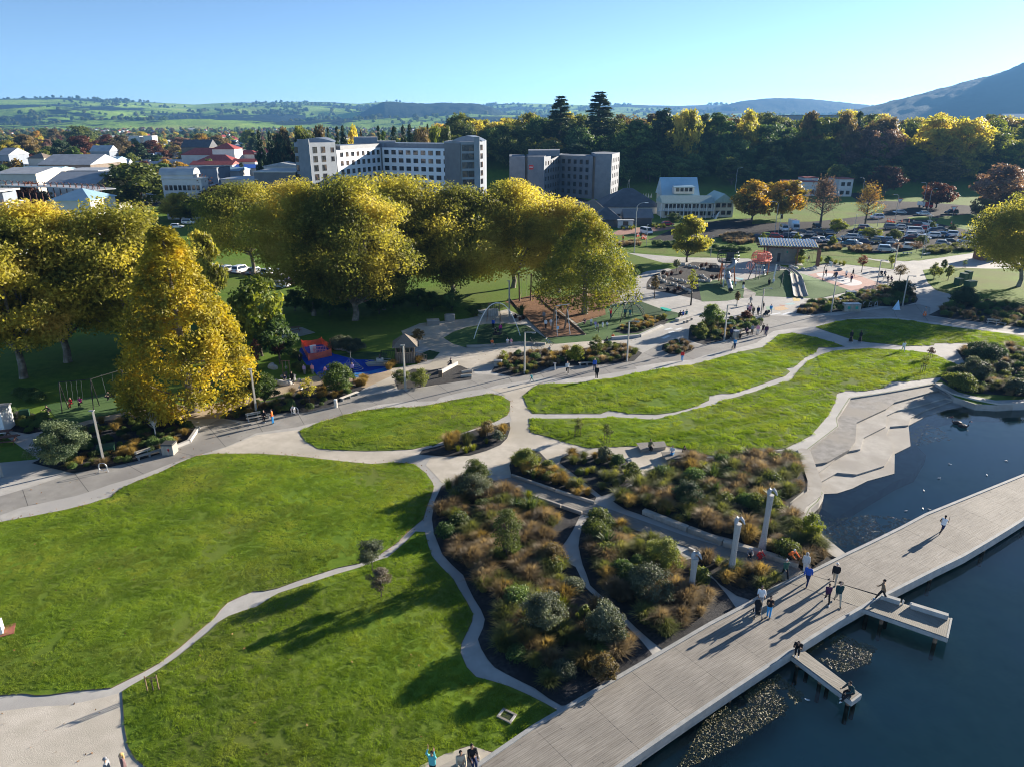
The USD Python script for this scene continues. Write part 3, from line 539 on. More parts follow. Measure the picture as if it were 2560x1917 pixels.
# ------------------------------------------------------------------ trees
leaf('plane_leaf',[(0,(.20,.21,.04)),(.3,(.40,.36,.055)),(.55,(.57,.49,.10)),(.85,(.68,.53,.14)),(1,(.68,.40,.09))],.09,.62,.5,.5,(1.1,1.1,.75))
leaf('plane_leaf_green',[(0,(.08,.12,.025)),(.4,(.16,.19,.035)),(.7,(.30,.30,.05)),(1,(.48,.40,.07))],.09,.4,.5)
leaf('plane_leaf_yellow',[(0,(.30,.29,.05)),(.35,(.56,.48,.07)),(.7,(.70,.57,.14)),(1,(.66,.43,.11))],.09,.62,.5,.5,(1.1,1.1,.75))
leaf('cypress_leaf',[(0,(.22,.20,.02)),(.4,(.44,.37,.03)),(.75,(.62,.47,.04)),(1,(.60,.36,.04))],.25,.45,.4)
leaf('lime_leaf',[(0,(.12,.17,.02)),(.5,(.30,.33,.035)),(1,(.50,.47,.06))],.2,.5,.5)
leaf('orange_leaf',[(0,(.20,.17,.03)),(.4,(.42,.29,.035)),(.8,(.55,.29,.04)),(1,(.55,.33,.06))],.15,.45,.5)
leaf('red_leaf',[(0,(.07,.03,.02)),(.5,(.17,.06,.035)),(1,(.28,.12,.06))],.15,.4,.5)
leaf('pink_leaf',[(0,(.17,.11,.09)),(.5,(.30,.18,.14)),(1,(.43,.28,.21))],.15,.4,.5)
leaf('brown_leaf',[(0,(.12,.095,.045)),(.5,(.26,.19,.075)),(1,(.38,.28,.12))],.15,.4,.5)
leaf('green_leaf',[(0,(.07,.125,.035)),(.5,(.13,.21,.055)),(1,(.25,.32,.085))],.15,.35,.5)
leaf('olive_leaf',[(0,(.08,.11,.03)),(.5,(.17,.205,.045)),(1,(.29,.31,.08))],.15,.4,.5)
leaf('dark_leaf',[(0,(.03,.058,.025)),(.5,(.062,.10,.04)),(1,(.11,.155,.06))],.15,.2,.5)
leaf('shrub_leaf',[(0,(.05,.085,.02)),(.5,(.095,.15,.03)),(1,(.19,.23,.05))],.5,.35,.5)
leaf('grey_leaf',[(0,(.07,.09,.055)),(.5,(.15,.175,.11)),(1,(.25,.28,.19))],.5,.3,.5)
def tree_mesh(seed,R,H,bare=.25,n=9000,s=.3,clumps=70,sig=.16,kind='broad',trunk_r=None,fork=None,lean=0.0,dens_low=1.0):
    """(trunk with limbs, crown) of a tree of height H and crown radius R standing at the origin."""
    r=np.random.default_rng(seed);z0=H*bare;cz=(z0+H)/2;hz=(H-z0)/2;tr=trunk_r or H*.022;limbs=[]
    if kind=='cone':
        t=r.uniform(0,1,clumps)**.85;an=r.uniform(0,2*PI,clumps);pr=R*((1-t)**.8)*(.72+.3*np.sqrt(r.uniform(0,1,clumps)))*(1-.35*np.exp(-t*14))+.04*R
        c=np.column_stack([pr*np.cos(an),pr*np.sin(an),z0+t*(H-z0)*.97]);csz=sig*R*(1.0-.55*t)+.03*R
    elif kind=='tier':
        t=np.sort(r.uniform(0,1,clumps));an=r.uniform(0,2*PI,clumps);lvl=np.clip(np.round(t*15)/15+r.normal(0,.016,clumps),0,1);pr=R*(1-lvl)**.75*r.uniform(.2,1,clumps)*(.55+.6*meshkit.noise(np.column_stack([np.cos(an)*1.4,np.sin(an)*1.4,lvl*7]),seed))+.15
        c=np.column_stack([pr*np.cos(an),pr*np.sin(an),z0+lvl*(H-z0)-pr*.18+r.normal(0,.3,clumps)]);csz=np.full(clumps,sig*R)
    else:
        d=r.normal(size=(clumps,3));d/=np.linalg.norm(d,axis=1,keepdims=True);d[:,2]=np.where(d[:,2]<-.86,-d[:,2],d[:,2])
        rad=.42+.54*r.uniform(0,1,clumps)**.55
        lump=.62+.72*meshkit.noise(d*2.1+seed*3.1,seed);zf=np.clip(d[:,2],-1,1);egg=1-.22*np.maximum(zf,0)-.12*np.maximum(-zf,0)
        c=d*rad[:,None]*np.stack([lump*egg,lump*egg,.78+.22*lump],1)*[R,R,hz]+[0,0,cz]
        csz=sig*R*r.uniform(.7,1.25,clumps)
    c[:,0]+=lean*(c[:,2]-z0)*.3
    w=csz**2;k=r.choice(clumps,n,p=w/w.sum())
    off=r.normal(size=(n,3));off/=np.linalg.norm(off,axis=1,keepdims=True);off*=(r.uniform(0,1,n)**.45)[:,None]
    q=c[k]+off*csz[k][:,None]*([1.35,1.35,.8]if kind!='tier' else[1.5,1.5,.55])
    q=q[(q[:,2]>z0*.75)];out=q-[0,0,cz];out/=np.linalg.norm(out,axis=1,keepdims=True)+1e-9
    crown=leaf_cards(q,s*r.uniform(.6,1.3,len(q)),r,up=.5,out=out,ow=.7)
    top=H*(.93 if kind in('cone','tier')else .6);fz=fork or z0*1.15
    m=[tube(np.array([(0,0,-.3),(0,0,.15),(.02*R,0,fz*.5),(lean*.1*R,.02*R,fz),(lean*(top-z0)*.3,0,top)]),[tr*1.55,tr*1.15,tr,tr*.85,tr*.15],9)]
    pick=r.choice(clumps,min(clumps,22 if kind!='tier' else 40),replace=False)
    for j in pick:
        e=c[j]
        if kind in('cone','tier'):st=np.array([0,0,max(z0*.8,e[2]-np.hypot(e[0],e[1])*.35)])
        else:st=np.array([0,0,fz*r.uniform(.85,1.35)])
        mid=st*.45+e*.55+[0,0,-.06*np.linalg.norm(e-st)]
        m.append(tube(np.array([st,mid,e]),[tr*.42*(1 if kind=='broad' else .5),tr*.25*(1 if kind=='broad' else .5),tr*.06],5))
    return cat_(m),crown
def bare_tree_mesh(seed,R,H,twigs=900,n=1200,s=.25):
    r=np.random.default_rng(seed);m=[tube([(0,0,-.2),(0,0,H*.25),(.1,0,H*.9)],[H*.028,H*.02,.03],7)];q=[]
    for i in range(60):
        z=H*r.uniform(.16,.85);a=r.uniform(0,2*PI);L=R*(1.15-z/H)*r.uniform(.7,1.15);e=np.array([math.cos(a)*L,math.sin(a)*L,z+L*r.uniform(.35,.8)])
        m.append(tube([(0,0,z),e*.5+np.array([0,0,z*.5]),e],[.09,.05,.012],4,False))
        for j in range(twigs//60):
            t=r.uniform(.3,1);b=np.array([0,0,z])*(1-t)+e*t;d=r.normal(size=3)*R*.16+[0,0,R*.1]
            m.append(tube([b,b+d],[.028,.008],3,False));q.append(b+d*r.uniform(.3,1))
    q=np.array(q)[r.choice(len(q),n)]+r.normal(0,.25,(n,3))
    return cat_(m),leaf_cards(q,s*r.uniform(.6,1.2,n),r)
def put_tree(key,mk,mat,foot,top,label,name='tree',cat='tree',group=None,rz=0.0,width=None,trunk='bark_trunk',H0=1.0,R0=1.0,smooth=True):
    """One more tree of a kind: foot on the ground, scaled to its own height and width."""
    def build(p):
        t,c=mk();obj('trunk',t,trunk,p,40);obj('crown',c,mat,p)
    sz=top/H0;sx=sz if width is None else width/R0
    return inst(key,build,name,label,cat,foot,rz,(sx,sx,sz),group)
def hero(i,f,fx,fy,ftop,half_w,mat,label,kind='broad',ybot=None,**kw):
    b=g(f,fx,fy);H=height_of(f,fx,fy,ftop);d=math.hypot(b[0],b[1]);R=1.28*half_w*FR[f][2]/FOC*math.hypot(b[1],CAM_H)
    a=dict(bare=.22,n=15000,s=.235,clumps=170,sig=.19);a.update(kw);a['n']=int(a['n']*(2.9 if kind=='broad' else 1));a['bare']*=.5 if kind=='broad' else 1
    t,c=tree_mesh(100+i,R,H,kind=kind,**a)
    x=thing({'cone':'cypress_tree'}.get(kind,'plane_tree'),label,'tree',b)
    obj('trunk',t,'bark_trunk',x,40);obj('crown',c,mat,x)
    return x
hero(1,'n',483,1027,560,128,'cypress_leaf','golden cone shaped cypress by the swings, tallest and nearest of the park trees','cone',n=42000,s=.21,clumps=330,sig=.14,bare=.055,trunk_r=.62,lean=-.03)
hero(2,'n',60,945,545,120,'plane_leaf','leafy yellow green plane tree at the left edge with a leaning pale trunk',bare=.3)
hero(3,'n',170,905,500,135,'plane_leaf_yellow','broad yellow plane tree at the far left behind the swing set',bare=.25)
hero(4,'n',345,890,512,140,'plane_leaf_yellow','wide yellow plane tree standing right behind the golden cypress',bare=.22,n=18000)
hero(5,'n',634,688,462,112,'plane_leaf','plane tree with a forked trunk, first of the row right of the cypress',bare=.38,trunk_r=.4)
hero(6,'n',785,789,452,108,'plane_leaf','tall plane tree on a slim leaning trunk above the parked red car',bare=.36,trunk_r=.36,lean=-.12)
hero(7,'n',889,801,436,125,'plane_leaf','big plane tree with a thick pale trunk above the paving slab',bare=.2,n=20000)
hero(8,'n',1005,750,432,105,'plane_leaf_yellow','golden plane tree in front of the white hotel wing',bare=.26)
hero(9,'n',1130,735,468,130,'plane_leaf','very wide dense plane tree in the middle of the row',bare=.16,n=22000)
hero(10,'n',1283,720,455,122,'plane_leaf_yellow','orange gold plane tree in front of the grey hotel',bare=.24,n=20000)
hero(11,'n',1396,732,490,75,'plane_leaf','slender yellow plane tree with a stout trunk beside the bark slope',bare=.3)
hero(12,'n',1461,785,530,102,'cypress_leaf_green','olive and gold swamp cypress rising from the red flax bed','cone',n=30000,s=.2,clumps=240,sig=.19,bare=.16,trunk_r=.55)if leaf('cypress_leaf_green',[(0,(.13,.16,.02)),(.5,(.30,.30,.03)),(1,(.55,.44,.05))],.25,.4,.4)else 0
hero(13,'n',2546,717,488,110,'plane_leaf','large plane tree with a pale forked trunk on the lawn at the right edge',bare=.3,n=16000)
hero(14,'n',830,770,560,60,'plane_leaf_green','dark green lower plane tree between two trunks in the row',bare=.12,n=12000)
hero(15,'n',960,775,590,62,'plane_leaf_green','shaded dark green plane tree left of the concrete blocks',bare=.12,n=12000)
# ------------------------------------------------------------------ hills
def fb(x,y,s,o=4,seed=0):return meshkit.fbm(np.stack([x/s,y/s,np.zeros_like(x)],-1),o,seed)
_hx=np.array([-60,0,140,290,340,480,560,690,820,900,975,1050,1200,1300,1480,1560,1700,1820,1960,2100,2160,2220,2330,2420,2500,2560,2680,2900,3200])
_hy=np.array([257,255,252,255,258,262,258,256,255,259,252,258,262,258,264,262,266,262,268,272,272,268,268,268,268,268,268,266,270])
def ridge(x,d,rows):
    """Height of a skyline seen at rows (photo pixels) when it stands d metres away."""
    return CAM_H+d*(-_F[2]*-1-(np.asarray(rows,float)-958.5)/FOC*_U[2])/(_F[1]-(np.asarray(rows,float)-958.5)/FOC*_U[1])
az=np.radians(np.linspace(-52,52,520));rr=np.concatenate([np.linspace(1500,4000,40),np.linspace(4050,8200,110),np.linspace(8300,11000,10)])
A_,R_=np.meshgrid(az,rr);X_,Y_=R_*np.tan(A_)/np.hypot(1,np.tan(A_)),R_/np.hypot(1,np.tan(A_))
col=1280+np.tan(A_)*FOC*1.0766
top_row=np.interp(col,_hx,_hy);D0=7600.0
Hh=ridge(col,D0,top_row)
tt=np.clip((R_-3600)/(D0-3600),0,1);rise=tt**1.15
base=Hh*rise*np.where(R_>D0,np.exp(-(R_-D0)/5000),1)
rough_=(fb(X_,Y_,900,4,3)-.5)*150*np.clip((R_-3300)/1500,0,1)*np.clip(1.12-tt,.12,1)+(fb(X_,Y_,260,3,8)-.5)*46*np.clip((R_-3300)/800,0,1)*np.clip(1.1-tt,.2,1)
foot=45*np.exp(-((R_-3900)/350)**2)*fb(X_,Y_,700,2,14)
Z_=base+rough_+foot-6
Z_=np.where(R_<3500,np.minimum(Z_,-1+(R_-1500)*.0),Z_)
def grid_mesh(X,Y,Z):
    h,w=X.shape;i=np.arange(h*w).reshape(h,w)
    f=np.vstack([np.stack([i[:-1,:-1],i[:-1,1:],i[1:,1:]],-1).reshape(-1,3),np.stack([i[:-1,:-1],i[1:,1:],i[1:,:-1]],-1).reshape(-1,3)])
    m=trimesh.Trimesh(np.stack([X,Y,Z],-1).reshape(-1,3),f,process=False)
    if m.face_normals[:,2].mean()<0:m.invert()
    return m
usdkit.material(stage,'/World/Looks/hill_cover',{
    'geo':('geometry',{}),'n':('noise_texture',{'scale':.0011,'detail':5,'roughness':.62}),'n2':('noise_texture',{'scale':.02,'detail':4}),'r':('rgb_ramp',{'ramp':[(.44,(.012,.022,.014)),(.475,(.016,.028,.015)),(.495,(.16,.27,.035)),(.62,(.24,.34,.055)),(.72,(.34,.34,.10))]}),
    'ad':('math',{'math_type':'multiply_add','value2':.16,'value3':-.08}),'sum':('math',{'math_type':'add'}),'sz':('separate_xyz',{}),'mz':('map_range',{'from_min':215,'from_max':262,'to_min':0,'to_max':.16,'clamp':True}),'sb':('math',{'math_type':'subtract'}),
    'p':('principled_bsdf',{'roughness':.95,'specular_ior_level':.05}),'b':('bump',{'strength':.6,'distance':8.0})},
    [('geo.position','n.vector'),('geo.position','n2.vector'),('n2.fac','ad.value1'),('n.fac','sum.value1'),('ad.value','sum.value2'),('geo.position','sz.vector'),('sz.z','mz.value'),('sum.value','sb.value1'),('mz.result','sb.value2'),
     ('sb.value','r.fac'),('r.color','p.base_color'),('n2.fac','b.height'),('b.normal','p.normal')],surface='p.BSDF')
_mats['hill_cover']=UsdShade.Material.Get(stage,'/World/Looks/hill_cover')
obj('hills',grid_mesh(X_,Y_,Z_),'hill_cover',None,True,kind='structure')
def mount(name,px,rows,d,depth,seed,foot_row=312,rgh=26):
    a=np.linspace(math.atan((px[0]-1280)/FOC/1.0766),math.atan((px[-1]-1280)/FOC/1.0766),220);s=np.linspace(0,1,60)
    A2,S2=np.meshgrid(a,s);c2=1280+np.tan(A2)*FOC*1.0766;top=ridge(c2,d,np.interp(c2,px,rows))
    R2=d-depth+S2*(depth*2.0);prof=np.where(S2<=.5,np.sin(S2*PI)**1.25,np.cos((S2-.5)*PI)**.8)
    x,y=R2*np.sin(A2),R2*np.cos(A2)*1.0
    y=R2;x=R2*np.tan(A2)
    edge=np.clip(np.minimum(top,60)/60,0,1)
    z=top*prof+((fb(x,y,420,4,seed)-.5)*rgh*4*prof*(1-.8*prof)+(fb(x,y,45,2,seed+2)-.5)*rgh*.55*np.clip(prof*3,0,1))*edge-4
    obj(name,grid_mesh(x,y,z),'forest_cover',None,True,kind='structure')
surf('forest_cover',(.006,.014,.012),(.016,.028,.018),.02,.95,.9,.05,(.024,.036,.022),.002,spec=.05,bdist=10)
mount('mountain',[1960,2060,2120,2200,2260,2330,2400,2460,2510,2560,2640,2760,2900,3200,3500],[303,290,277,262,246,228,208,192,172,145,112,80,60,60,110],3900,1500,31,rgh=30)
mount('forest_ridge',[1740,1790,1850,1920,1990,2050,2110,2170,2260,2400],[300,268,254,248,246,250,256,262,280,303],6200,1300,44,rgh=22)
mount('forest_ridge',[860,900,925,960,1000,1060,1120,1185,1230,1290],[303,283,268,254,256,259,257,258,268,300],5200,900,52,rgh=20)
mount('forest_ridge',[-340,-200,0,60,100,170,240,300],[258,262,270,273,280,290,298,304],4800,900,58,rgh=20)
# ------------------------------------------------------------------ planted beds
leaf('tussock_brown',[(0,(.16,.12,.065)),(.5,(.33,.26,.15)),(1,(.58,.49,.33))],.6,.45,.7,.6,(1.2,1.1,.8))
leaf('tussock_gold',[(0,(.22,.16,.045)),(.5,(.40,.30,.10)),(1,(.54,.44,.19))],.6,.45,.6,.6,(1.2,1.1,.7))
leaf('tussock_green',[(0,(.10,.12,.035)),(.5,(.22,.235,.075)),(1,(.44,.43,.19))],.6,.45,.7,.6,(1.2,1.15,.6))
leaf('sedge_bright',[(0,(.16,.19,.02)),(.5,(.30,.32,.03)),(1,(.46,.44,.08))],.6,.4,.6)
leaf('flax_green',[(0,(.05,.09,.022)),(.5,(.11,.16,.04)),(1,(.24,.27,.09))],.6,.35,.7)
leaf('flax_red',[(0,(.045,.018,.015)),(.5,(.10,.04,.03)),(1,(.17,.08,.05))],.6,.3,.7)
def blades(n,r0,h,reach,w,seed,seg=3,stiff=.5):
    """A clump of n arching blades: every blade a tapering strip."""
    r=np.random.default_rng(seed);an=r.uniform(0,2*PI,n);k=r.uniform(.1,1,n)**.7
    b=np.column_stack([np.cos(an)*r0*k,np.sin(an)*r0*k,np.zeros(n)]);d=np.column_stack([np.cos(an+r.normal(0,.35,n)),np.sin(an+r.normal(0,.35,n)),np.zeros(n)])
    hh=h*r.uniform(.6,1.1,n)*(1-.25*k);rc=reach*k*r.uniform(.6,1.2,n);side=np.column_stack([-d[:,1],d[:,0],np.zeros(n)])
    V=[]
    for j in range(seg+1):
        t=j/seg;z=hh*(t*(2-t)if stiff>=.5 else(2.1*t-1.25*t*t));c=b+d*(rc*t**1.6)[:,None]+np.column_stack([np.zeros((n,2)),z])
        ww=w*(1-t)**.6*r.uniform(.7,1.2,n)if j<seg else np.zeros(n)
        V+=[c-side*ww[:,None]/2,c+side*ww[:,None]/2]if j<seg else[c]
    m=2*seg+1;v=np.stack(V,1).reshape(-1,3);i=np.arange(n)[:,None]*m;f=[]
    for j in range(seg-1):f+=[i+[2*j,2*j+1,2*j+3],i+[2*j,2*j+3,2*j+2]]
    f.append(i+[2*seg-2,2*seg-1,2*seg]);return v,np.vstack(f)
def ball(R,n,s,seed,squash=.8,fuzz=.16):
    r=np.random.default_rng(seed);d=r.normal(size=(n,3));d/=np.linalg.norm(d,axis=1,keepdims=True);d[:,2]=np.where(d[:,2]<-.25,-d[:,2],d[:,2])
    rad=R*(1-fuzz*r.uniform(0,1,n)**.7*2)*(.86+.28*meshkit.noise(d*2.2+seed,seed));p=d*rad[:,None]*[1,1,squash]+[0,0,R*squash*.55]
    return leaf_cards(p[p[:,2]>0],s*r.uniform(.6,1.2,int((p[:,2]>0).sum())),r,up=.3,out=d[p[:,2]>0],ow=.8)
PLANT={}
def plant_kind(key,builder,mat,variants=3):
    for v_ in range(variants):
        PLANT[(key,v_)]=(lambda p,v_=v_:obj('foliage',builder(v_),mat,p))
    PLANT[key]=variants
plant_kind('brown_tussock',lambda s:blades(560,.30,1.05,.78,.034,20+s,stiff=0),'tussock_brown')
plant_kind('golden_tussock',lambda s:blades(560,.28,1.05,.72,.034,30+s,stiff=0),'tussock_gold')
plant_kind('green_tussock',lambda s:blades(520,.30,1.05,.80,.036,40+s,stiff=0),'tussock_green')
plant_kind('bright_sedge',lambda s:blades(150,.2,.85,.6,.04,50+s),'sedge_bright')
plant_kind('flax',lambda s:blades(70,.2,1.35,.8,.085,60+s,4,0),'flax_green')
plant_kind('red_flax',lambda s:blades(80,.2,1.0,.7,.07,70+s,4,0),'flax_red')
plant_kind('round_shrub',lambda s:ball(.55,1500,.05,80+s),'shrub_leaf')
plant_kind('loose_shrub',lambda s:ball(.75,1600,.07,90+s,.85,.3),'olive_leaf')
plant_kind('grey_shrub',lambda s:ball(.9,3200,.062,95+s,.95,.26),'grey_leaf')
plant_kind('dark_shrub',lambda s:ball(.8,2200,.07,99+s,.85,.25),'green_leaf')
NICE=dict(brown_tussock='brown feathery tussock grass clump',golden_tussock='golden brown tussock grass clump',green_tussock='olive green tussock grass clump',bright_sedge='bright yellow green sedge clump',flax='broad bladed green flax',red_flax='dark red flax plant',
            round_shrub='low rounded green shrub',loose_shrub='loose olive green shrub',grey_shrub='grey green fine leaved shrub',dark_shrub='dark green dense shrub')
WHERE=dict(bed_main='in the big bed between the winding path and the boardwalk',bed_path='in the bed between the forked path and the timber walkway',bed_ramp='in the narrow bed above the timber walkway',bed_fork='in the little bed beside the platform seats',bed_shore='in the wide bed beside the concrete terrace',bed_deck='in the bed with the carved posts by the boardwalk',bed_tip='at the corner where pond kerb and boardwalk meet',
             bed_oval='in the dark island bed beside the middle lawn',bed_swing='in the bed in front of the swings',bed_corner='in the shaded bed at the left edge',bed_hut='in the bed below the blue play surface',bed_arch='in the bed in front of the arch swing',bed_round='in the round bed on the promenade',bed_crowd='in the bed behind the crowded bench',bed_bins='in the shaded bed behind the grey bins',bed_east='in the shaded bed by the far right lawn',bed_cove='in the bed beyond the pond wall',bed_bench='in the bed behind the long concrete seat')
MIX=dict(bed_main=(1.08,dict(brown_tussock=6,golden_tussock=1.5,green_tussock=5.5,bright_sedge=.9,flax=1.2,dark_shrub=.7,grey_shrub=.5,loose_shrub=1.3),1.22),bed_path=(1.08,dict(brown_tussock=5.5,golden_tussock=1.5,green_tussock=5,bright_sedge=.8,flax=.6,dark_shrub=.5,loose_shrub=1.1),1.22),bed_ramp=(.95,dict(golden_tussock=3,green_tussock=3,loose_shrub=1,flax=.5,bright_sedge=.5),.85),
           bed_fork=(1.15,dict(green_tussock=3,bright_sedge=2,round_shrub=1,loose_shrub=1,golden_tussock=1),.8),bed_shore=(1.1,dict(brown_tussock=6,green_tussock=5.5,golden_tussock=1.0,bright_sedge=1.2,flax=.8,dark_shrub=.9,loose_shrub=1.1),1.25),bed_deck=(1.0,dict(green_tussock=5,golden_tussock=3,brown_tussock=2,bright_sedge=.6),1.0),bed_tip=(1.25,dict(brown_tussock=3,green_tussock=4,bright_sedge=.8),.9),
           bed_swing=(1.05,dict(round_shrub=4,brown_tussock=1.2,golden_tussock=2.6,dark_shrub=1,green_tussock=.6),.8),bed_corner=(1.1,dict(dark_shrub=3,loose_shrub=2),.85),bed_hut=(1.15,dict(golden_tussock=2,brown_tussock=2,round_shrub=2,dark_shrub=1,green_tussock=1),.85),bed_arch=(1.15,dict(brown_tussock=3,round_shrub=2.5,golden_tussock=1.5,green_tussock=2,dark_shrub=.8),.9),
           bed_round=(.9,dict(round_shrub=3,brown_tussock=1.2),.85),bed_crowd=(1.1,dict(round_shrub=2.5,golden_tussock=2,green_tussock=1.5,dark_shrub=1),.9),bed_bins=(1.3,dict(brown_tussock=3,green_tussock=3,dark_shrub=2),1.05),bed_east=(1.7,dict(dark_shrub=3,brown_tussock=3,green_tussock=2),1.2),bed_cove=(1.35,dict(dark_shrub=2,loose_shrub=2,green_tussock=2,brown_tussock=3,grey_shrub=.6),1.1),bed_bench=(1.1,dict(golden_tussock=2,green_tussock=2,round_shrub=2),.9))
NEARBY=dict(bed_main=[(('I',985,1075),'near the silvery dome shrub'),(('I',700,1010),'by the tall grey shrub'),(('I',370,310),'below the dark leaning shrub'),(('I',210,600),'at the upper bend of the winding path'),(('I',410,1040),'at the lower bend of the path'),(('I',975,1260),'by the dry brown shrub at the boardwalk'),(('I',800,680),'at the fork of the concrete paths'),(('I',770,430),'beside the big bed edging beam'),(('I',510,680),'by the feathery grey shrub'),(('I',620,1270),'at the lowest tip of the big bed'),(('I',340,800),'along the middle of the winding path'),(('I',900,850),'along the forked path'),(('I',700,600),'in the centre of the big bed'),(('I',480,440),'in the upper part of the big bed')],
    bed_shore=[(('J',490,500),'beside the zigzag pond kerb'),(('V',845,905),'around the tallest carved post'),(('I',1370,410),'by the round dark shrub in the wide bed'),(('I',1330,215),'just below the platform seats'),(('J',420,390),'at the terrace corner of the wide bed'),(('V',0,650),'behind the beam seat of the walkway'),(('I',1060,400),'at the left tip of the wide bed'),(('I',1560,260),'in the upper middle of the wide bed'),(('I',1620,440),'in the centre of the wide bed'),(('I',1250,330),'along the narrow path of the wide bed'),(('J',330,560),'between the centre and the pond kerb')],
    bed_path=[(('I',1255,735),'by the upright olive shrub'),(('I',1185,850),'around the spreading grey shrub'),(('V',30,1390),'around the shortest carved post'),(('I',920,490),'at the top corner of the forked bed'),(('I',1450,980),'along the boardwalk edge of the forked bed'),(('I',1180,560),'along the walkway side of the forked bed'),(('I',950,760),'along the curve of the forked path'),(('I',1230,1040),'at the bottom corner of the forked bed'),(('I',1090,680),'in the middle of the forked bed')])
spots={}
for bi,(bd,(step,kinds,size))in enumerate(MIX.items()):
    r=np.random.default_rng(500+bi);pg=shape(BEDS[bd]).buffer(-.75 if bd in('bed_main','bed_path')else-.35);pts=grid_in(pg,step,600+bi,.42);ks=list(kinds);w=np.array([kinds[k]for k in ks],float);w/=w.sum()
    patch=meshkit.fbm(np.column_stack([pts,pts[:,0]*0])*.33,3,bi)if len(pts)else[]
    for p_,q_ in zip(pts,patch):
        cum=np.cumsum(w);u=np.clip((q_-.28)/.44+r.normal(0,.2),0,.999)if r.uniform()<.75 else r.uniform()
        k=ks[min(int(np.searchsorted(cum,u)),len(ks)-1)]
        if r.uniform()<.10:continue
        spots.setdefault(k,[]).append((p_[0],p_[1],size*r.uniform(.65,1.25),r.uniform(0,2*PI),bd,r.integers(PLANT[k])))
def far_instancer(name,label,protos,data):
    pi=UsdGeom.PointInstancer.Define(stage,numbered('/World',name));tag(pi,label,None,None,'stuff')
    ids=sorted({d[5]for d in data});rel=[]
    for v_ in ids:
        q=UsdGeom.Xform.Define(stage,f'{pi.GetPath()}/kind_{v_ + 1:03d}');protos(int(v_),q.GetPrim());rel.append(q.GetPath())
    pi.CreatePrototypesRel().SetTargets(rel);pi.CreateProtoIndicesAttr([ids.index(d[5])for d in data])
    pi.CreatePositionsAttr(Vt.Vec3fArray([Gf.Vec3f(float(d[0]),float(d[1]),float(d[4]))for d in data]));pi.CreateScalesAttr(Vt.Vec3fArray([Gf.Vec3f(float(d[2]),float(d[2]),float(d[2]*d[6]))for d in data]))
    pi.CreateOrientationsAttr(Vt.QuathArray([Gf.Quath(math.cos(d[3]/2),0,0,math.sin(d[3]/2))for d in data]));return pi
for k,lst in spots.items():
    lst.sort(key=lambda t:t[0]**2+t[1]**2)
    for x,y,s,a,bd,v_ in lst[:280]:
        wh=WHERE[bd]if bd not in NEARBY else min(NEARBY[bd],key=lambda t:np.hypot(*(g(*t[0])[:2]-[x,y])))[1];sw=s/MIX[bd][2]
        lb=f'{"small " if sw < .82 else "large " if sw > 1.08 else ""}{NICE[k]} {wh}'
        inst(f'{k}_kind_{v_}',PLANT[(k,v_)],k,lb,'shrub' if 'shrub' in k else 'plant',(x,y,.03),a,(s,s,s*(.85+.3*((x*7.3)%1))),lb)
    if lst[280:]:
        far_instancer('distant_'+k,f'more {NICE[k]}s massed in the farther beds',lambda v_,q,k=k:PLANT[(k,v_)](q),[(x,y,s,a,.03,v_,1.0)for x,y,s,a,bd,v_ in lst[280:]])
def one(k,f,x,y,s,label,v_=0,hz_=1.0):inst(f'{k}_kind_{v_}',PLANT[(k,v_)],k,label,'shrub' if 'shrub' in k else 'plant',g(f,x,y,0)+[0,0,.03],(x*.37)%6,(s,s,s*hz_),label if 'red flax' in label else None)
def shrubtree(key,f,x,y,ytop,hw,label,mat,seed,n=5200,s=.075,bare=.06,name='large_shrub',cat='shrub',clumps=70,kind='broad',sig=.24,trunk='bark_dark'):
    b=g(f,x,y);H=height_of(f,x,y,ytop);R=1.15*hw*FR[f][2]/FOC*math.hypot(b[1],CAM_H)
    t,c=tree_mesh(seed,R,H,bare,n,s,clumps,sig,kind,max(.03,H*.02));X=thing(name,label,cat,b)
    obj('trunk' if cat=='tree' else 'stem',t,trunk,X);obj('crown' if cat=='tree' else 'foliage',c,mat,X)
shrubtree(0,'I',985,1060,880,76,'silvery green dome shaped shrub beside the boardwalk end of the forked path','grey_leaf',301,12000,.07)
shrubtree(0,'I',690,1005,825,88,'tall loose grey green shrub in the middle of the big bed','grey_leaf',302,9000,.07)
shrubtree(0,'I',370,310,190,55,'dark leaning shrub at the plaza tip of the big bed','olive_leaf',303)
shrubtree(0,'I',350,360,260,75,'grey green shrub below the leaning one at the bed tip','grey_leaf',304)
shrubtree(0,'I',1255,735,560,68,'tall upright olive shrub near the walkway in the forked bed','olive_leaf',305,8000,.07)
shrubtree(0,'I',1185,850,700,85,'spreading grey shrub left of the shortest carved post','grey_leaf',306,8000,.07)
shrubtree(0,'I',1370,410,290,60,'dense round dark shrub in the wide bed beside the walkway','dark_leaf',307,7000,.07)
shrubtree(0,'I',880,990,880,30,'narrow upright shrub beside the silvery dome shrub','olive_leaf',308,2500)
shrubtree(0,'I',975,1240,1120,52,'dry brown shrub near the edge of the boardwalk','brown_leaf',309,4500)
shrubtree(0,'I',600,225,140,55,'dark feathery shrub at the head of the timber walkway','olive_leaf',310)
shrubtree(0,'I',975,195,120,34,'spiky pale green young shrub near the platform seats','grey_leaf',311,2500)
shrubtree(0,'I',1038,215,165,30,'glossy green leafy shrub in the little bed by the platform seats','green_leaf',312,2500)
shrubtree(0,'I',1108,285,200,34,'feathery green shrub at the right end of the little fork bed','olive_leaf',313,2500)
shrubtree(0,'I',510,680,420,60,'loose feathery grey shrub above the middle of the big bed','olive_leaf',314,4500)
shrubtree(0,'V',1400,760,470,100,'feathery yellow green shrub at the pond corner of the kerb','lime_leaf',315,3500)
shrubtree(0,'I',720,690,600,60,'low spreading dark shrub at the right side of the big bed','brown_leaf',316,4000)
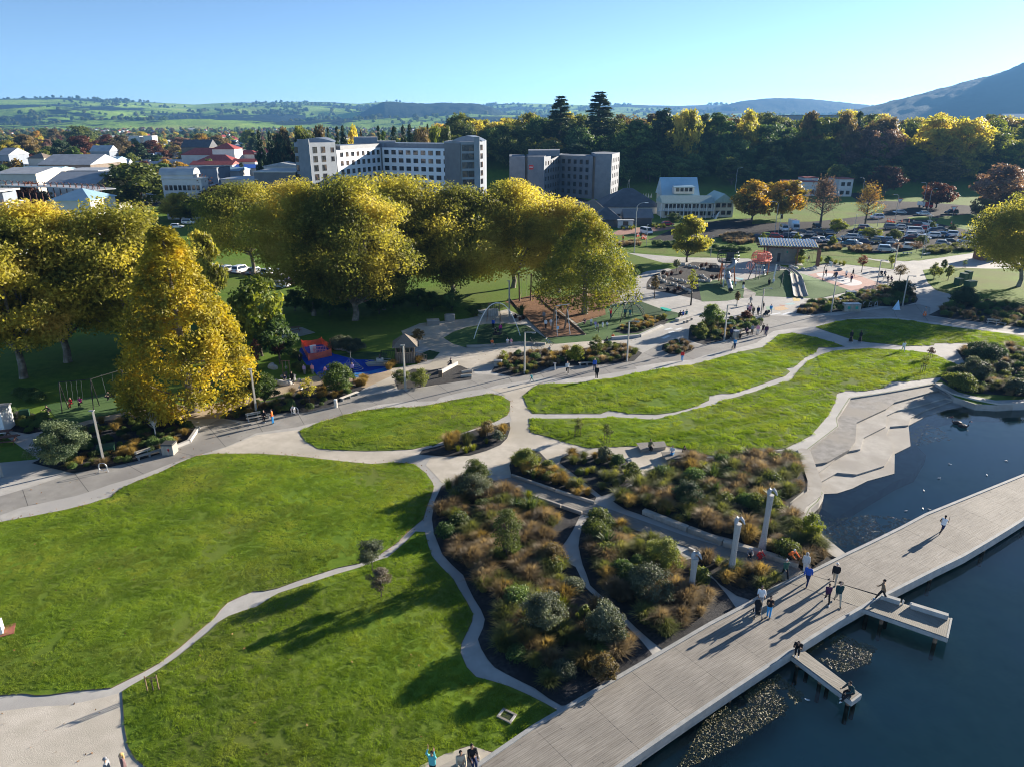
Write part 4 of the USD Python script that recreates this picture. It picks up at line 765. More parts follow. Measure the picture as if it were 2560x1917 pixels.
shrubtree(0,'A',560,1030,650,195,'large grey green juniper with upswept branches beside the white cabin','shrub_grey',320,14000,.085,clumps=60,sig=.2)if leaf('shrub_grey',[(0,(.08,.12,.06)),(.5,(.17,.22,.11)),(1,(.30,.34,.18))],.5,.3,.5)else 0
shrubtree(0,'B',425,880,590,98,'bright green small tree beside the lamp post and timber bench','green_lime',321,6000,.11,.12,'small_tree','tree')if leaf('green_lime',[(0,(.03,.06,.012)),(.5,(.07,.12,.02)),(1,(.16,.20,.04))],.5,.4,.5)else 0
shrubtree(0,'B',1065,780,510,118,'dark green rounded small tree in front of the blue play surface','shrub_leaf',322,8000,.11,.1,'small_tree','tree')
shrubtree(0,'B',1600,690,570,62,'small feathery shrub left of the lamp post on dark stones','olive_leaf',323,3000,.08)
shrubtree(0,'B',1765,715,560,76,'round feathery shrub on the dark stones beside the lamp post','olive_leaf',324,4500,.08)
shrubtree(0,'B',810,880,640,55,'thin yellowing young tree in the long promenade bed','plane_leaf_yellow',325,700,.1,.3,'small_tree','tree')
shrubtree(0,'A',1345,800,560,60,'bare pale young tree in the bed in front of the swings','brown_leaf',326,60,.08,.3,'small_tree','tree',trunk='timber_pale')
shrubtree(0,'B',360,560,300,45,'thin dark red young tree by the shaded path','red_leaf',327,1300,.1,.2,'small_tree','tree')
shrubtree(0,'B',550,520,290,45,'thin dark red young tree beside the orange mesh fence','red_leaf',328,1300,.1,.3,'small_tree','tree')
shrubtree(0,'B',1745,365,210,48,'little dark leaved tree right of the timber hut','brown_leaf',329,1800,.1,.3,'small_tree','tree')
shrubtree(0,'C',1345,800,610,50,'feathery upright shrub in front of the arch playground','olive_leaf',330,2800,.09)
shrubtree(0,'C',1170,840,700,68,'light green leafy shrub in the promenade bed below the timber posts','lime_leaf',331,3500,.09)
shrubtree(0,'C',550,850,740,36,'thin pale green young shrub by the left end of the promenade bed','lime_leaf',332,700,.08)
shrubtree(0,'D',965,900,700,82,'dark green round topped small tree beside the camera lamp post','green_leaf',333,7000,.12,.12,'small_tree','tree')
shrubtree(0,'D',870,980,850,50,'upright olive shrub left of the dark small tree','olive_leaf',334,3000,.1)
shrubtree(0,'D',1255,830,750,40,'dark red leaved shrub behind the crowd bench','red_leaf',335,2000,.1)
shrubtree(0,'E',1690,700,550,100,'big dark dome shaped shrub on the shaded lawn at the right','dark_leaf',336,9000,.12)
shrubtree(0,'E',1140,600,490,85,'dark wide shrub at the end of the shaded bins bed','dark_leaf',337,6000,.12)
shrubtree(0,'E',1660,1430,1290,110,'big bright olive dome shrub beyond the end of the pond wall','olive_leaf',338,8000,.11)
shrubtree(0,'E',1790,1350,1165,90,'tall grey green shrub behind the olive dome by the pond','grey_leaf',339,7000,.11)
shrubtree(0,'E',2140,1480,1340,90,'wide grey green shrub at the right edge by the pond wall','grey_leaf',340,6000,.11)
shrubtree(0,'E',2005,1290,1190,60,'pale grey shrub beside the concrete path right of the pond','grey_leaf',341,3500,.1)
shrubtree(0,'E',1850,1180,1030,120,'dark spreading shrub beside the path junction right of the lawn','dark_leaf',342,6000,.12)
for k,(x,y,yt,hw,lab)in enumerate(((1425,490,335,38,'largest of the four young trees on the right lawn'),(1475,465,375,24,'small young tree behind the largest on the right lawn'),(1550,490,355,30,'right hand young tree of the four on the right lawn'),(1510,405,310,22,'farthest young tree of the four on the right lawn'))):
    shrubtree(0,'E',x,y,yt,hw,lab,'olive_leaf',350+k,1500,.12,.2,'young_tree','tree')
for k,(f,x,y,yt,hw,m_,lab)in enumerate((('E',805,420,270,38,'red_leaf','small red leaved tree on the lawn beside the ball court'),('E',1130,500,350,50,'brown_leaf','staked brown leaved tree by the corner of the ball court'),('E',1060,385,270,26,'lime_leaf','slim green young tree by the far lamp post'),('E',510,370,280,24,'green_leaf','small green tree beside the shelter lawn'),('E',1110,230,170,36,'pink_leaf','small pink leaved tree beside the silver wagon'),('E',1275,250,150,46,'pink_leaf','pink leaved tree beside the white car at the car park edge'),
                                               ('P',1365,1540,1340,30,'brown_leaf','thin nearly bare young tree on the concrete loop'),('P',1680,1600,1280,38,'lime_leaf','thin young tree with a green tuft beside the stone rows'),('P',1555,1310,1200,30,'grey_leaf','thin grey young tree behind the dark flax'),('D',1178,715,580,18,'brown_leaf','bare spindly young tree in the pale concrete'))):
    shrubtree(0,f,x,y,yt,hw,lab,m_,360+k,900,.13,.35,'young_tree','tree')
def sapling(f,x,y,ytop,hw,mat,label,seed,n,stakes=True,s=.07,bare=.35):
    b=g(f,x,y);H=height_of(f,x,y,ytop);R=hw*FR[f][2]/FOC*math.hypot(b[1],CAM_H)*1.2
    t,c=tree_mesh(seed,R,H,bare,n,s,26,.3,'broad',.035);X=thing('staked_tree',label,'tree',b+[0,0,.05])
    obj('trunk',t,'bark_dark',X)
    if n:obj('crown',c,mat,X)
    if stakes:
        for k in(-1,1):obj('stake',bevbox(.06,.06,1.15,.01,(k*.32,.05*k,0)),'timber_brown',X)
        obj('tie',box(.64,.02,.07,(0,0,.95)),'timber_brown',X)
    return X
sapling('H',1872,660,510,58,'grey_leaf','small bushy topped tree on a thin stem by the narrow lawn path',401,5200,False,.06,.36)
sapling('H',1918,800,645,44,'grey_brown_leaf','small greyish oval tree on the front lawn below the path',402,4600,False,.05,.3)if leaf('grey_brown_leaf',[(0,(.07,.065,.05)),(.5,(.15,.13,.10)),(1,(.22,.20,.15))],.5,.3,.5)else 0
sapling('H',772,1262,1175,10,'brown_leaf','bare staked sapling beside the gravel court',403,0)
sapling('C',1188,1490,1320,36,'olive_leaf','staked sapling on the lake lawn nearest the gravel',404,900)
sapling('C',1438,1545,1370,36,'olive_leaf','second staked sapling on the lake lawn beside the platform seats',405,700)
sapling('E',1330,1285,1135,32,'lime_leaf','staked sapling with yellow leaves on the shaded lake lawn',406,800)
sapling('E',1395,1165,1060,26,'red_leaf','staked dark red sapling by the path beyond the lake lawn',407,600)
sapling('E',1690,385,310,18,'green_leaf','staked sapling by the brick kiosk at the right',408,500)
bank_pts=[('C',960,340),('C',1000,360),('C',1050,330),('C',1040,385),('C',1100,350),('C',1120,310),('C',1150,365),('C',1090,300),('C',1310,370),('C',1370,370),('C',1350,290),('C',1390,310),('C',1440,300),('C',1480,320),('C',1400,260),('C',1530,300),('C',690,490),('C',720,480),('C',650,470),('P',1470,1350),('P',1510,1340),('P',1440,1330),('P',1480,1480),('P',1540,1490),('P',1570,1470),('P',1590,1330),('P',1810,1260),('P',1770,1270),('P',1850,1280),('P',1860,1370),('P',1900,1365)]
for k,(f,x,y)in enumerate(bank_pts):
    one('red_flax',f,x,y,1.5 if f=='P' else 1.15,'dark red flax plant '+('among the white stones of the rock garden' if f=='P' else 'on the bark bank below the swamp cypress' if x>900 else 'beside the tree fern on the bark slope'),k%3,.7)
one('flax','C',700,440,1.9,'bright green tree fern at the edge of the bark slope',1,.9)
r_=np.random.default_rng(77);vs=[]
for f,pts,k,st,lab in(('D',[(1030,110),(1200,90),(1320,120),(1330,170),(1200,185),(1050,155)],'brown_tussock',1.5,'by the car park road'),('D',[(140,180),(340,165),(345,195),(160,205)],'brown_tussock',1.4,'below the traffic cones'),('D',[(970,215),(1300,235),(1280,255),(980,235)],'dark_shrub',1.3,'on the lawn behind the play tower'),('D',[(450,185),(700,180),(700,200),(460,200)],'dark_shrub',1.4,'beside the path under the lime green tree'),
                          ('E',[(440,200),(600,190),(640,225),(480,240)],'brown_tussock',1.5,'behind the shelter'),('E',[(660,225),(860,210),(890,255),(740,250)],'brown_tussock',1.4,'along the car park below the blue cars'),('E',[(1340,215),(1560,200),(1600,255),(1380,265)],'green_tussock',1.3,'at the car park corner'),('E',[(1590,195),(1770,180),(1770,240),(1600,240)],'green_tussock',1.4,'by the far right end of the car park'),('E',[(430,310),(520,330),(680,350),(660,365),(480,345)],'bright_sedge',1.1,'along the shelter lawn'),
                          ('D',[(240,430),(380,400),(330,450),(250,480)],'dark_shrub',1.3,'beside the concrete loop'),('D',[(170,520),(260,480),(280,560),(230,580)],'dark_shrub',1.2,'under the swamp cypress edge'),('P',[(1060,920),(1230,925),(1200,950),(1060,950)],'bright_sedge',1.5,'along the red paving'),('P',[(1340,915),(1480,905),(1470,935),(1350,940)],'bright_sedge',1.5,'in front of the dark roofed lodge'),
                          ('B',[(1010,340),(1200,360),(1300,400),(1180,430),(1020,400)],'grey_shrub',1.0,'among rocks behind the blue surface'),('B',[(640,420),(740,460),(720,500),(650,480)],'loose_shrub',1.1,'beside the orange mesh fence'),('B',[(660,545),(880,580),(860,600),(700,600)],'loose_shrub',1.1,'along the lower edge of the blue surface'),('B',[(200,720),(280,720),(260,780),(200,770)],'dark_shrub',1.0,'on the green rubber by the sandy path'),('B',[(0,780),(50,790),(40,840),(0,840)],'round_shrub',1.0,'at the foot of the golden cypress'),('B',[(1190,660),(1300,650),(1310,700),(1220,730)],'golden_tussock',.9,'at the right end of the long promenade bed'),('B',[(1480,530),(1570,530),(1560,580),(1490,580)],'golden_tussock',.9,'in front of the timber hut'),('B',[(1680,500),(1780,490),(1740,530),(1690,535)],'golden_tussock',1.0,'at the hut corner'),
                          ('A',[(80,440),(290,430),(370,500),(230,510)],'dark_shrub',1.4,'in the shade left of the swings')):
    for p_ in grid_in(poly(f,pts),st,900+len(lab)):
        v_=int(r_.integers(3));s=r_.uniform(.8,1.25)*(1.25 if f in 'DEP' else 1.0)
        inst(f'{k}_kind_{v_}',PLANT[(k,v_)],k,f'{NICE[k]} {lab}','shrub' if 'shrub' in k else 'plant',(p_[0],p_[1],.02),r_.uniform(0,6),s,f'{k.replace("_", " ")} {lab}')
for k,(f,x,y,s,kind,hz_)in enumerate((('C',80,1590,1.6,'golden_tussock',1.3),('C',235,1555,1.3,'green_tussock',1.2),('C',540,1460,1.2,'golden_tussock',1.1),('C',370,1480,1.2,'brown_tussock',1.0),('C',155,1610,.85,'bright_sedge',1),('C',225,1625,.9,'bright_sedge',1),('C',285,1605,.95,'bright_sedge',1),('C',400,1545,.7,'bright_sedge',1),('C',140,1520,1.1,'golden_tussock',1.2))):
    one(kind,f,x,y,s,['biggest golden tussock at the left end of the oval island bed','olive tussock beside the biggest golden one in the island bed','rusty golden tussock at the right end of the island bed','brown tussock around the thin tree in the island bed','leftmost of the bright sedges fronting the island bed','middle one of the bright sedges fronting the island bed','rightmost of the bright sedges fronting the island bed','small bright sedge beside the thin tree of the island bed','golden tussock at the back of the island bed'][k],k%3,hz_)
shrubtree(0,'C',410,1500,1350,60,'thin brownish tree growing in the dark island bed','brown_leaf',371,1200,.08,.3,'small_tree','tree')
shrubtree(0,'C',500,1520,1440,50,'loose grey green shrub at the right of the island bed','grey_leaf',372,1300,.08)
# ------------------------------------------------------------------ grass of the lawns: tufts over the near lawns
leaf('grass_blade',[(0,(.14,.23,.018)),(.45,(.22,.33,.026)),(.8,(.30,.40,.04)),(1,(.38,.42,.08))],.35,.45,.4,.6,(1.35,1.3,.5),.08,((.40,.33,.12),.14))
def turf(seed,n=150,size=.55,h=.055):
    r=np.random.default_rng(seed);v,f=blades(n,.001,1,1,1,seed,1);c=r.uniform(-size/2,size/2,(n,2));a=r.uniform(0,2*PI,n);hh=h*r.uniform(.5,1.5,n)*(.6+.9*meshkit.noise(np.column_stack([c*6,c[:,0]*0]),seed));w=.016;t=r.normal(0,.035,(n,2))
    V=np.stack([np.column_stack([c[:,0]-np.cos(a)*w,c[:,1]-np.sin(a)*w,np.zeros(n)-.01]),np.column_stack([c[:,0]+np.cos(a)*w,c[:,1]+np.sin(a)*w,np.zeros(n)-.01]),np.column_stack([c+t,hh])],1).reshape(-1,3)
    return V,np.arange(3*n).reshape(-1,3)
gd=[]
for nm,(pg,m)in LAWN_H.items():
    near=nm in('lawn_big','lawn_front');reg=pg.buffer(-.18).intersection(Polygon([(-48,15),(60,15),(85,130),(-60,130)]));st=.42 if near else .62
    p=grid_in(reg,st,40,.5)
    from scipy.interpolate import LinearNDInterpolator
    z=LinearNDInterpolator(m.vertices[:,:2],m.vertices[:,2])(p);ok=np.isfinite(z);p,z=p[ok],z[ok]
    cl=meshkit.fbm(np.column_stack([p,p[:,0]*0])*.55,3,9);cl2=meshkit.fbm(np.column_stack([p,p[:,0]*0])*.3,4,31);rr_=rng.uniform(size=(len(p),3))
    gd+=[(p[i,0],p[i,1],(.9 if near else 1.3)*(.8+.5*rr_[i,0]),rr_[i,1]*6.28,z[i],int(rr_[i,2]*4),(.55+.7*cl[i])*(1 if near else 1+.28*np.sign(np.sin((p[i,0]*-.42+p[i,1]*.9)*2.4))))for i in range(len(p))if cl2[i]<.70 or rr_[i,0]<.4]
far_instancer('lawn_grass','short green grass growing over the lawns',lambda v_,q:obj('blades',turf(800+v_),'grass_blade',q),gd)
leaf('fallen_leaf_tone',[(0,(.20,.10,.03)),(.5,(.36,.20,.06)),(1,(.46,.33,.12))],.9,.1,.9)
fl=[]
for nm in('lawn_big','lawn_front','lawn_mid','lawn_upper'):
    pg,m=LAWN_H[nm];p=grid_in(pg,1.5,71,.5);L=LineString(list(pg.exterior.coords)[1:60]);p=p[rng.uniform(size=len(p))<(.35 if nm!='lawn_front' else .1)]
    if nm in('lawn_big','lawn_mid'):
        e=np.array([L.interpolate(t,normalized=True).coords[0]for t in rng.uniform(0,.5,330)])+rng.normal(0,.3,(330,2));p=np.vstack([p,e])
    z=LinearNDInterpolator(m.vertices[:,:2],m.vertices[:,2])(p);p=np.column_stack([p,np.where(np.isfinite(z),z,.02)+.07]);fl.append(p[np.hypot(p[:,0],p[:,1])<95])
for f,pts in(('A',[(0,1300),(600,1120),(1650,850),(2208,680),(2208,800),(900,1180),(0,1480)]),('L',[(900,820),(1400,780),(1380,880),(1240,930),(960,900)]),('D',[(20,1040),(640,900),(560,980),(360,1040)]),('H',[(0,1360),(600,1280),(600,1600),(0,1640)]),('A',[(0,800),(330,760),(340,960),(0,960)])):
    q=grid_in(poly(f,pts),1.5,73,.5);fl.append(np.column_stack([q,np.full(len(q),.035)]))
fl=np.vstack(fl);obj('fallen_leaves',leaf_cards(fl,rng.uniform(.05,.11,len(fl)),rng,up=1.6),'fallen_leaf_tone',kind='stuff',label='dry autumn leaves scattered over lawns and paving')
# ------------------------------------------------------------------ lamp posts, benches, bins and other park furniture
flat('galvanised',(.36,.37,.38),.45,.6);flat('steel',(.55,.56,.57),.35,.8);flat('black_metal',(.012,.012,.013),.5,.2);flat('white_paint',(.72,.72,.70),.5);flat('dark_grey',(.045,.048,.05),.6)
flat('rubber',(.012,.012,.012),.9);flat('orange_plastic',(.80,.14,.03),.5);flat('red_plastic',(.55,.03,.03),.5);flat('teal_plastic',(.02,.30,.22),.4);flat('green_metal',(.015,.06,.03),.5,.1);flat('blue_paint',(.02,.12,.42),.5)
flat('lamp_glass',(.75,.77,.78),.25);flat('brick_red',(.26,.085,.06),.9);flat('pale_blue',(.42,.62,.78),.6);flat('cloth_dark',(.03,.032,.04),.9)
def post_lamp(p):
    obj('post',tube([(0,0,0),(0,0,3),(0,0,6.0)],[.135,.125,.105],4),'timber_lamp',p);obj('base_plate',bevbox(.42,.42,.03,.008),'galvanised',p)
    obj('arm',bevbox(1.5,.09,.10,.02,(.70,0,5.93)),'galvanised',p);obj('lamp_head',bevbox(.55,.20,.07,.02,(1.18,0,5.86)),'galvanised',p);obj('diffuser',box(.42,.14,.012,(1.18,0,5.846)),'lamp_glass',p)
def post_lamp_short(p):
    obj('post',tube([(0,0,0),(0,0,3),(0,0,6.0)],[.15,.14,.13],4),'timber_lamp',p);obj('base_plate',bevbox(.45,.45,.03,.008),'galvanised',p)
    obj('lamp_head',bevbox(.52,.3,.10,.03,(.10,0,5.98)),'galvanised',p);obj('diffuser',box(.40,.2,.012,(.12,0,5.966)),'lamp_glass',p)
surf('timber_lamp',(.30,.28,.25),(.43,.41,.37),2,.75,.2,12,stretch=(6,6,.6))
LAMPS=[('A',900,1033,575,'s','leaning looking grey lamp post behind the bike hoop and timber bench'),('B',350,948,565,'s','grey lamp post beside the bright green small tree'),('B',1635,742,360,'s','grey lamp post on the dark stones in front of the timber hut'),
         ('C',730,948,590,'l','grey lamp post in the bed below the arch swing'),('C',1612,842,495,'l','grey lamp post in front of the long concrete seat'),('D',1070,1010,700,'l','grey lamp post with a camera, beside the crowded bench'),('D',1390,775,555,'l','lamp post where a group stands beside prams'),
         ('D',1993,767,490,'l','lamp post beside the grey double bin'),('E',1160,710,450,'l','lamp post at the right end of the shaded bins bed'),('E',938,530,315,'l','lamp post at the corner of the ball court'),('E',1086,395,180,'l','lamp post on the wide path behind the ball court'),('A',20,1145,960,'s','lamp post cut by the left edge of the photo'),
         ('C',598,462,150,'s','thin lamp post beside the tree fern and bark slope')]
for f,x,y,yt,kd,lab in LAMPS:
    H=height_of(f,x,y,yt);inst('lamp_kind_'+kd,post_lamp if kd=='l' else post_lamp_short,'lamp_post',lab,'lamp post',g(f,x,y),0.0 if kd=='l' else PI,(1,1,H/6.0))
cam_=thing('security_camera','small dark camera box fixed halfway up the lamp post beside the crowd','camera',g('D',1070,1010)+[.0,-.05,height_of('D',1070,1010,785)]);obj('housing',bevbox(.3,.25,.3,.05,(.32,0,0)),'dark_grey',cam_);obj('bracket',box(.2,.06,.06,(.1,0,.12)),'galvanised',cam_)
def street_light(p,mat='galvanised'):
    arc=[(1.6*(1-math.cos(t)),0,9.0+1.0*math.sin(t))for t in np.linspace(0,PI/2,7)]
    obj('pole',tube([(0,0,0),(0,0,4.5),(0,0,9.0)]+arc[1:],[.11,.095,.075]+[.06]*6,8),mat,p);obj('lantern',bevbox(.75,.24,.12,.05,(1.9,0,9.90)),'lamp_glass',p);obj('base',bevbox(.4,.4,.05,.01),'galvanised',p)
for k,(f,x,y,yt,rz,lab)in enumerate((('P',1192,1145,715,0,'tall curved street light beside the traffic cones'),('R',185,920,665,PI,'curved street light in front of the orange trees'),('R',1160,822,608,PI,'curved street light by the red cones at the roundabout'),('R',1385,722,510,PI,'curved street light beside the red and white truck'),('R',1428,752,560,0,'curved street light beside the silver car on the road'),('R',890,640,472,PI,'curved street light by the white building with red trim'),('P',2062,622,412,0,'curved street light in front of the dark wood by the motel'),('N',650,330,270,PI,'curved street light between far town trees'),('O',35,420,305,PI,'curved street light left of the big hotel'),('O',302,400,318,0,'curved street light by the red roofed house'))):
    H=height_of(f,x,y,yt);inst('street_light_kind',street_light,'street_light',lab,'street light',g(f,x,y),rz,H/10.0)
def straight_pole(p):obj('mast',tube([(0,0,0),(0,0,10)],[.11,.06],8),'galvanised',p);obj('lantern',bevbox(.6,.2,.12,.04,(.2,0,9.95)),'lamp_glass',p)
for f,x,y,yt,lab in(('P',1445,585,400,'straight pole in front of the dark wood right of the grey hotel'),('R',1378,1125,775,'leaning looking tall pole at the front edge of the car park'),('R',1400,1080,780,'second tall pole at the front edge of the car park'),('R',820,970,770,'thin pole between the parked silver cars'),('R',290,985,870,'thin pole behind the shelter roof'),('R',215,925,770,'thin pole beside the two white vans'),('R',1715,1070,910,'thin pole at the right end of the car park'),('P',1297,1085,905,'black pole beside the white minivan'),('P',1850,1180,1000,'thin grey pole right of the lime green tree'),('R',1018,870,760,'thin pole below the orange bare tree'),
                         ('P',1134,640,525,'left one of the paired flag poles by the grey hotel'),('P',1147,640,515,'right one of the paired flag poles by the grey hotel'),('P',1092,590,512,'short flag pole nearest the grey hotel')):
    H=height_of(f,x,y,yt);inst('mast_kind',straight_pole,'light_pole',lab,'pole',g(f,x,y),0,(.8,.8,H/10.0))
def bench(label,f,p0,p1,back=True,mat='timber_grey',w=.5,h=.45):
    a,b=g(f,*p0),g(f,*p1);d=b-a;L=np.linalg.norm(d[:2]);rz=math.atan2(d[1],d[0]);t=thing('bench',label,'bench',(a+b)/2,rz)
    for k in range(4):obj('slat',bevbox(L,w/4-.015,.05,.01,(0,-w/2+w/8+k*w/4,h-.05)),mat,t)
    if back:
        for k in range(2):obj('back_slat',bevbox(L*.62,.05,.13,.01,(-L*.18,w/2+.06+.03*k,h+.14+.17*k)),mat,t)
    for s in(-.42,0,.42):
        obj('leg',bevbox(.10,w*.8,h-.06,.01,(L*s,0,.006)),'galvanised',t)
        if back and s<.1:obj('back_post',bevbox(.06,.06,.42,.01,(L*s,w/2+.02,h-.02)),'galvanised',t)
bench('timber bench with a back by the bin in front of the swing bed','A',(1180,1005),(1400,935));bench('timber bench with a back where a person in black sits','B',(265,1015),(470,975));bench('pale backless bench below the dark rounded tree','B',(1075,840),(1228,780),False,'timber_pale')
bench('long timber bench with sitting people beside the crowd','D',(1130,985),(1330,930));bench('pale bench in front of the shaded bed at the far right','E',(1880,862),(2055,882));bench('low curved looking bench behind the man in blue on the promenade','C',(1195,880),(1335,868),False);bench('silver bench on the paving by the pink tree','E',(1160,262),(1240,262),False,'galvanised');bench('white bench by the tall car park poles','E',(1340,272),(1395,265),False,'white_paint');bench('bench with seated watchers beside the ball court','E',(985,490),(1075,497));bench('far bench with seated watchers behind the ball court','E',(960,450),(1015,450));bench('small bench at the back of the promenade bed','C',(690,790),(760,785),False)
for lab,f,pts,w,h,mt in(('long pale concrete seat wall with timber top by the rubber surface','C',[(1475,652),(1720,632),(1915,545)],.55,.42,'concrete_pale'),('low rounded concrete kerb seat below the arch swing','C',[(228,722),(480,712),(700,690),(910,700)],.5,.35,'concrete_warm'),('chunky pale concrete bench with people sitting behind it','D',[(660,842),(780,806)],.8,.45,'concrete_pale'),('angled concrete edge seat beside the bin in front of the swings','A',[(1520,895),(1630,850),(1715,725)],.4,.35,'concrete_pale')):
    beam_seat(lab,f,pts,w,h,mt,'concrete_bench')
for k,(x,y)in enumerate(((725,858),(755,850),(790,830))):
    t=thing('stool',['leftmost little concrete stool in front of the chunky bench','middle little concrete stool in front of the chunky bench','rightmost little dark stool beside the chunky bench'][k],'stool',g('D',x,y));obj('seat',trimesh.creation.cylinder(.22,.4,sections=12,transform=trimesh.transformations.translation_matrix((0,0,.2))),'concrete_warm',t);obj('cap',trimesh.creation.cylinder(.24,.05,sections=12,transform=trimesh.transformations.translation_matrix((0,0,.43))),'timber_pale',t)
beam_seat('weathered seesaw beam with a seated person above the dark stones','L',[(1035,962),(1140,905)],.35,.5,'timber_pale','play_beam','play equipment')
for lab,p0,p1 in(('low beam play bar on the dark stones',(1165,960),(1238,948)),('lower dark play bar on the stones',(1160,985),(1236,980))):beam_seat(lab,'L',[p0,p1],.25,.35,'timber_grey','play_beam','play equipment')
t=thing('activity_board','orange brown upright timber play panel at the end of the seesaw beam','play equipment',g('L',1032,985));obj('panel',bevbox(.5,.12,.95,.03),'timber_brown',t);obj('cap',bevbox(.56,.16,.08,.02,(0,0,.94)),'timber_pale',t)
def slat_bin(label,f,x,y,w,d,h,mark=True,rz=0.0,mat='timber_grey'):
    t=thing('litter_bin',label,'bin',g(f,x,y),rz);n=int(w/.11)
    obj('carcass',bevbox(w-.06,d-.06,h-.06,.02),'dark_grey',t)
    for k in range(n):
        for s in(-1,1):obj('slat',bevbox(w/n-.012,.025,h-.12,.004,(-w/2+(k+.5)*w/n,s*(d/2-.012),.03)),mat,t)
    for k in range(int(d/.11)):
        for s in(-1,1):obj('slat',bevbox(.025,d/int(d/.11)-.012,h-.12,.004,(s*(w/2+.004),-d/2+(k+.5)*d/int(d/.11),.03)),mat,t)
    obj('lid',bevbox(w+.06,d+.06,.14,.04,(0,0,h-.06)),'dark_grey' if mark else 'galvanised',t)
    if mark:obj('mark',cat_([trimesh.creation.cylinder(.11,.01,sections=12,transform=trimesh.transformations.rotation_matrix(PI/2,(1,0,0))),hull([(-.1,.005,-.02),(.1,.005,-.02),(0,.005,-.26),(-.1,-.005,-.02),(.1,-.005,-.02),(0,-.005,-.26)])]).apply_translation((w*.12,-d/2-.02,h*.58)),'red_plastic',t)
    return t
slat_bin('square grey slatted litter bin with a red heart shaped mark','A',1470,940,1.15,1.1,1.15);tb=slat_bin('large grey slatted double bin with blue signs in front of the shaded bed','E',714,752,2.9,1.2,1.35,False);slat_bin('grey slatted bin among the people beside the crowded bench','D',1165,985,.9,.9,1.15,False,.3)
for s in(-.7,.7):obj('sign',box(.5,.012,.5,(s,-.64,.5)),'teal_plastic',tb)
slat_bin('small box bin half hidden behind the shaded tussocks','E',710,628,1.8,.9,1.0,False);slat_bin('grey timber box at the left end of the promenade bed','C',500,880,1.1,.7,.8,False)
b_=thing('bollard_bin','small pale round topped bin at the end of the backless bench','bin',g('B',1035,888));obj('body',tube([(0,0,0),(0,0,.95)],[.21,.21],12),'timber_pale',b_);obj('lid',tube([(0,0,.95),(0,0,1.02)],[.23,.16],12),'white_paint',b_)
def hoop(label,f,x,y,R=.42,rz=0.0):
    t=thing('bike_hoop',label,'bike rack',g(f,x,y),rz);an=np.linspace(0,2*PI,19)[:-1]
    obj('ring',tube([(R*math.cos(a),0,.55+R*math.sin(a))for a in np.append(an,0)],.035,6,False),'steel',t)
    for s in(-1,1):obj('leg',rod((s*R*.75,0,.55+R*.6),(s*R*1.1,0,0),.035),'steel',t)
hoop('shiny ring shaped bike rack in front of the leaning lamp post','A',895,1100);hoop('ring shaped bike rack with a child in white leaning on it','B',683,952)
for k,x in enumerate((830,880,930)):hoop(['leftmost of the three bike hoops right of the double bin','middle of the three bike hoops right of the double bin','rightmost of the three bike hoops right of the double bin'][k],'E',x,716,.38,.4)
hoop('bike hoop left of the ball court corner','E',835,575,.32);hoop('bike hoop right of the ball court corner','E',892,565,.32)
for k,(f,x,y)in enumerate((('C',990,915),('E',620,690))):
    t=thing('drinking_fountain',['grey drinking fountain in front of the middle promenade bed','short grey post fountain near the shaded bed'][k],'fountain',g(f,x,y));obj('column',tube([(0,0,0),(0,0,.9)],[.12,.1],10),'steel',t);obj('bowl',tube([(0,0,.9),(0,0,1.0)],[.14,.24],12),'steel',t)
def picnic(label,f,x,y,rz,mat):
    t=thing('picnic_table',label,'picnic table',g(f,x,y),rz)
    for k in range(5):obj('top_board',bevbox(1.9,.13,.045,.01,(0,-.3+.15*k,.72)),mat,t)
    for s in(-1,1):
        for k in range(2):obj('seat_board',bevbox(1.9,.13,.045,.01,(0,s*(.68+.15*k),.43)),mat,t)
        obj('leg_frame',cat_([rod((s*.65,-.75,0),(s*.65,.2,.72),.04),rod((s*.65,.75,0),(s*.65,-.2,.72),.04),rod((s*.65,-.85,.41),(s*.65,.85,.41),.035)]),mat,t)
surf('timber_red',(.10,.04,.03),(.16,.065,.045),3,.8)
picnic('reddish brown picnic table beside the white cabin','A',75,850,.3,'timber_red');picnic('second reddish picnic table partly cut by the left edge','A',10,805,.3,'timber_red');picnic('dark picnic table in the shade under the left plane tree','A',205,70,.2,'timber_brown')
for lab,x,y in(('dark picnic table on the pale slab under the plane trees',680,240),('dark picnic table left of the pale slab',430,290)):picnic(lab,'B',x,y,.5,'timber_brown')
struct('picnic_slab',slab(poly('B',[(480,255),(560,235),(740,205),(855,250),(600,310),(400,335)]),0,.06),'concrete_pale')
cb=thing('cabin','small white site cabin cut by the left edge beside the picnic tables','cabin',g('A',20,770),.2);obj('wall',bevbox(5.0,2.4,2.5,.03,(-2.0,.9,.1)),'white_paint',cb);obj('roof',bevbox(5.2,2.6,.12,.03,(-2.0,.9,2.6)),'galvanised',cb);obj('door',box(.85,.04,2.0,(-1.2,-.32,.12)),'galvanised',cb);obj('skid',box(4.6,2.0,.1,(-2.0,.9,0)),'dark_grey',cb)
cb=thing('utility_cabin','white box on a rusty base at the left edge of the big lawn','box',g('H',-14,985)+[0,0,.22],.5,.72);obj('box',bevbox(1.2,1.0,1.15,.03,(0,0,.1)),'white_paint',cb);obj('plinth',bevbox(2.4,1.7,.1,.02,(.25,0,0)),'brick_red',cb)
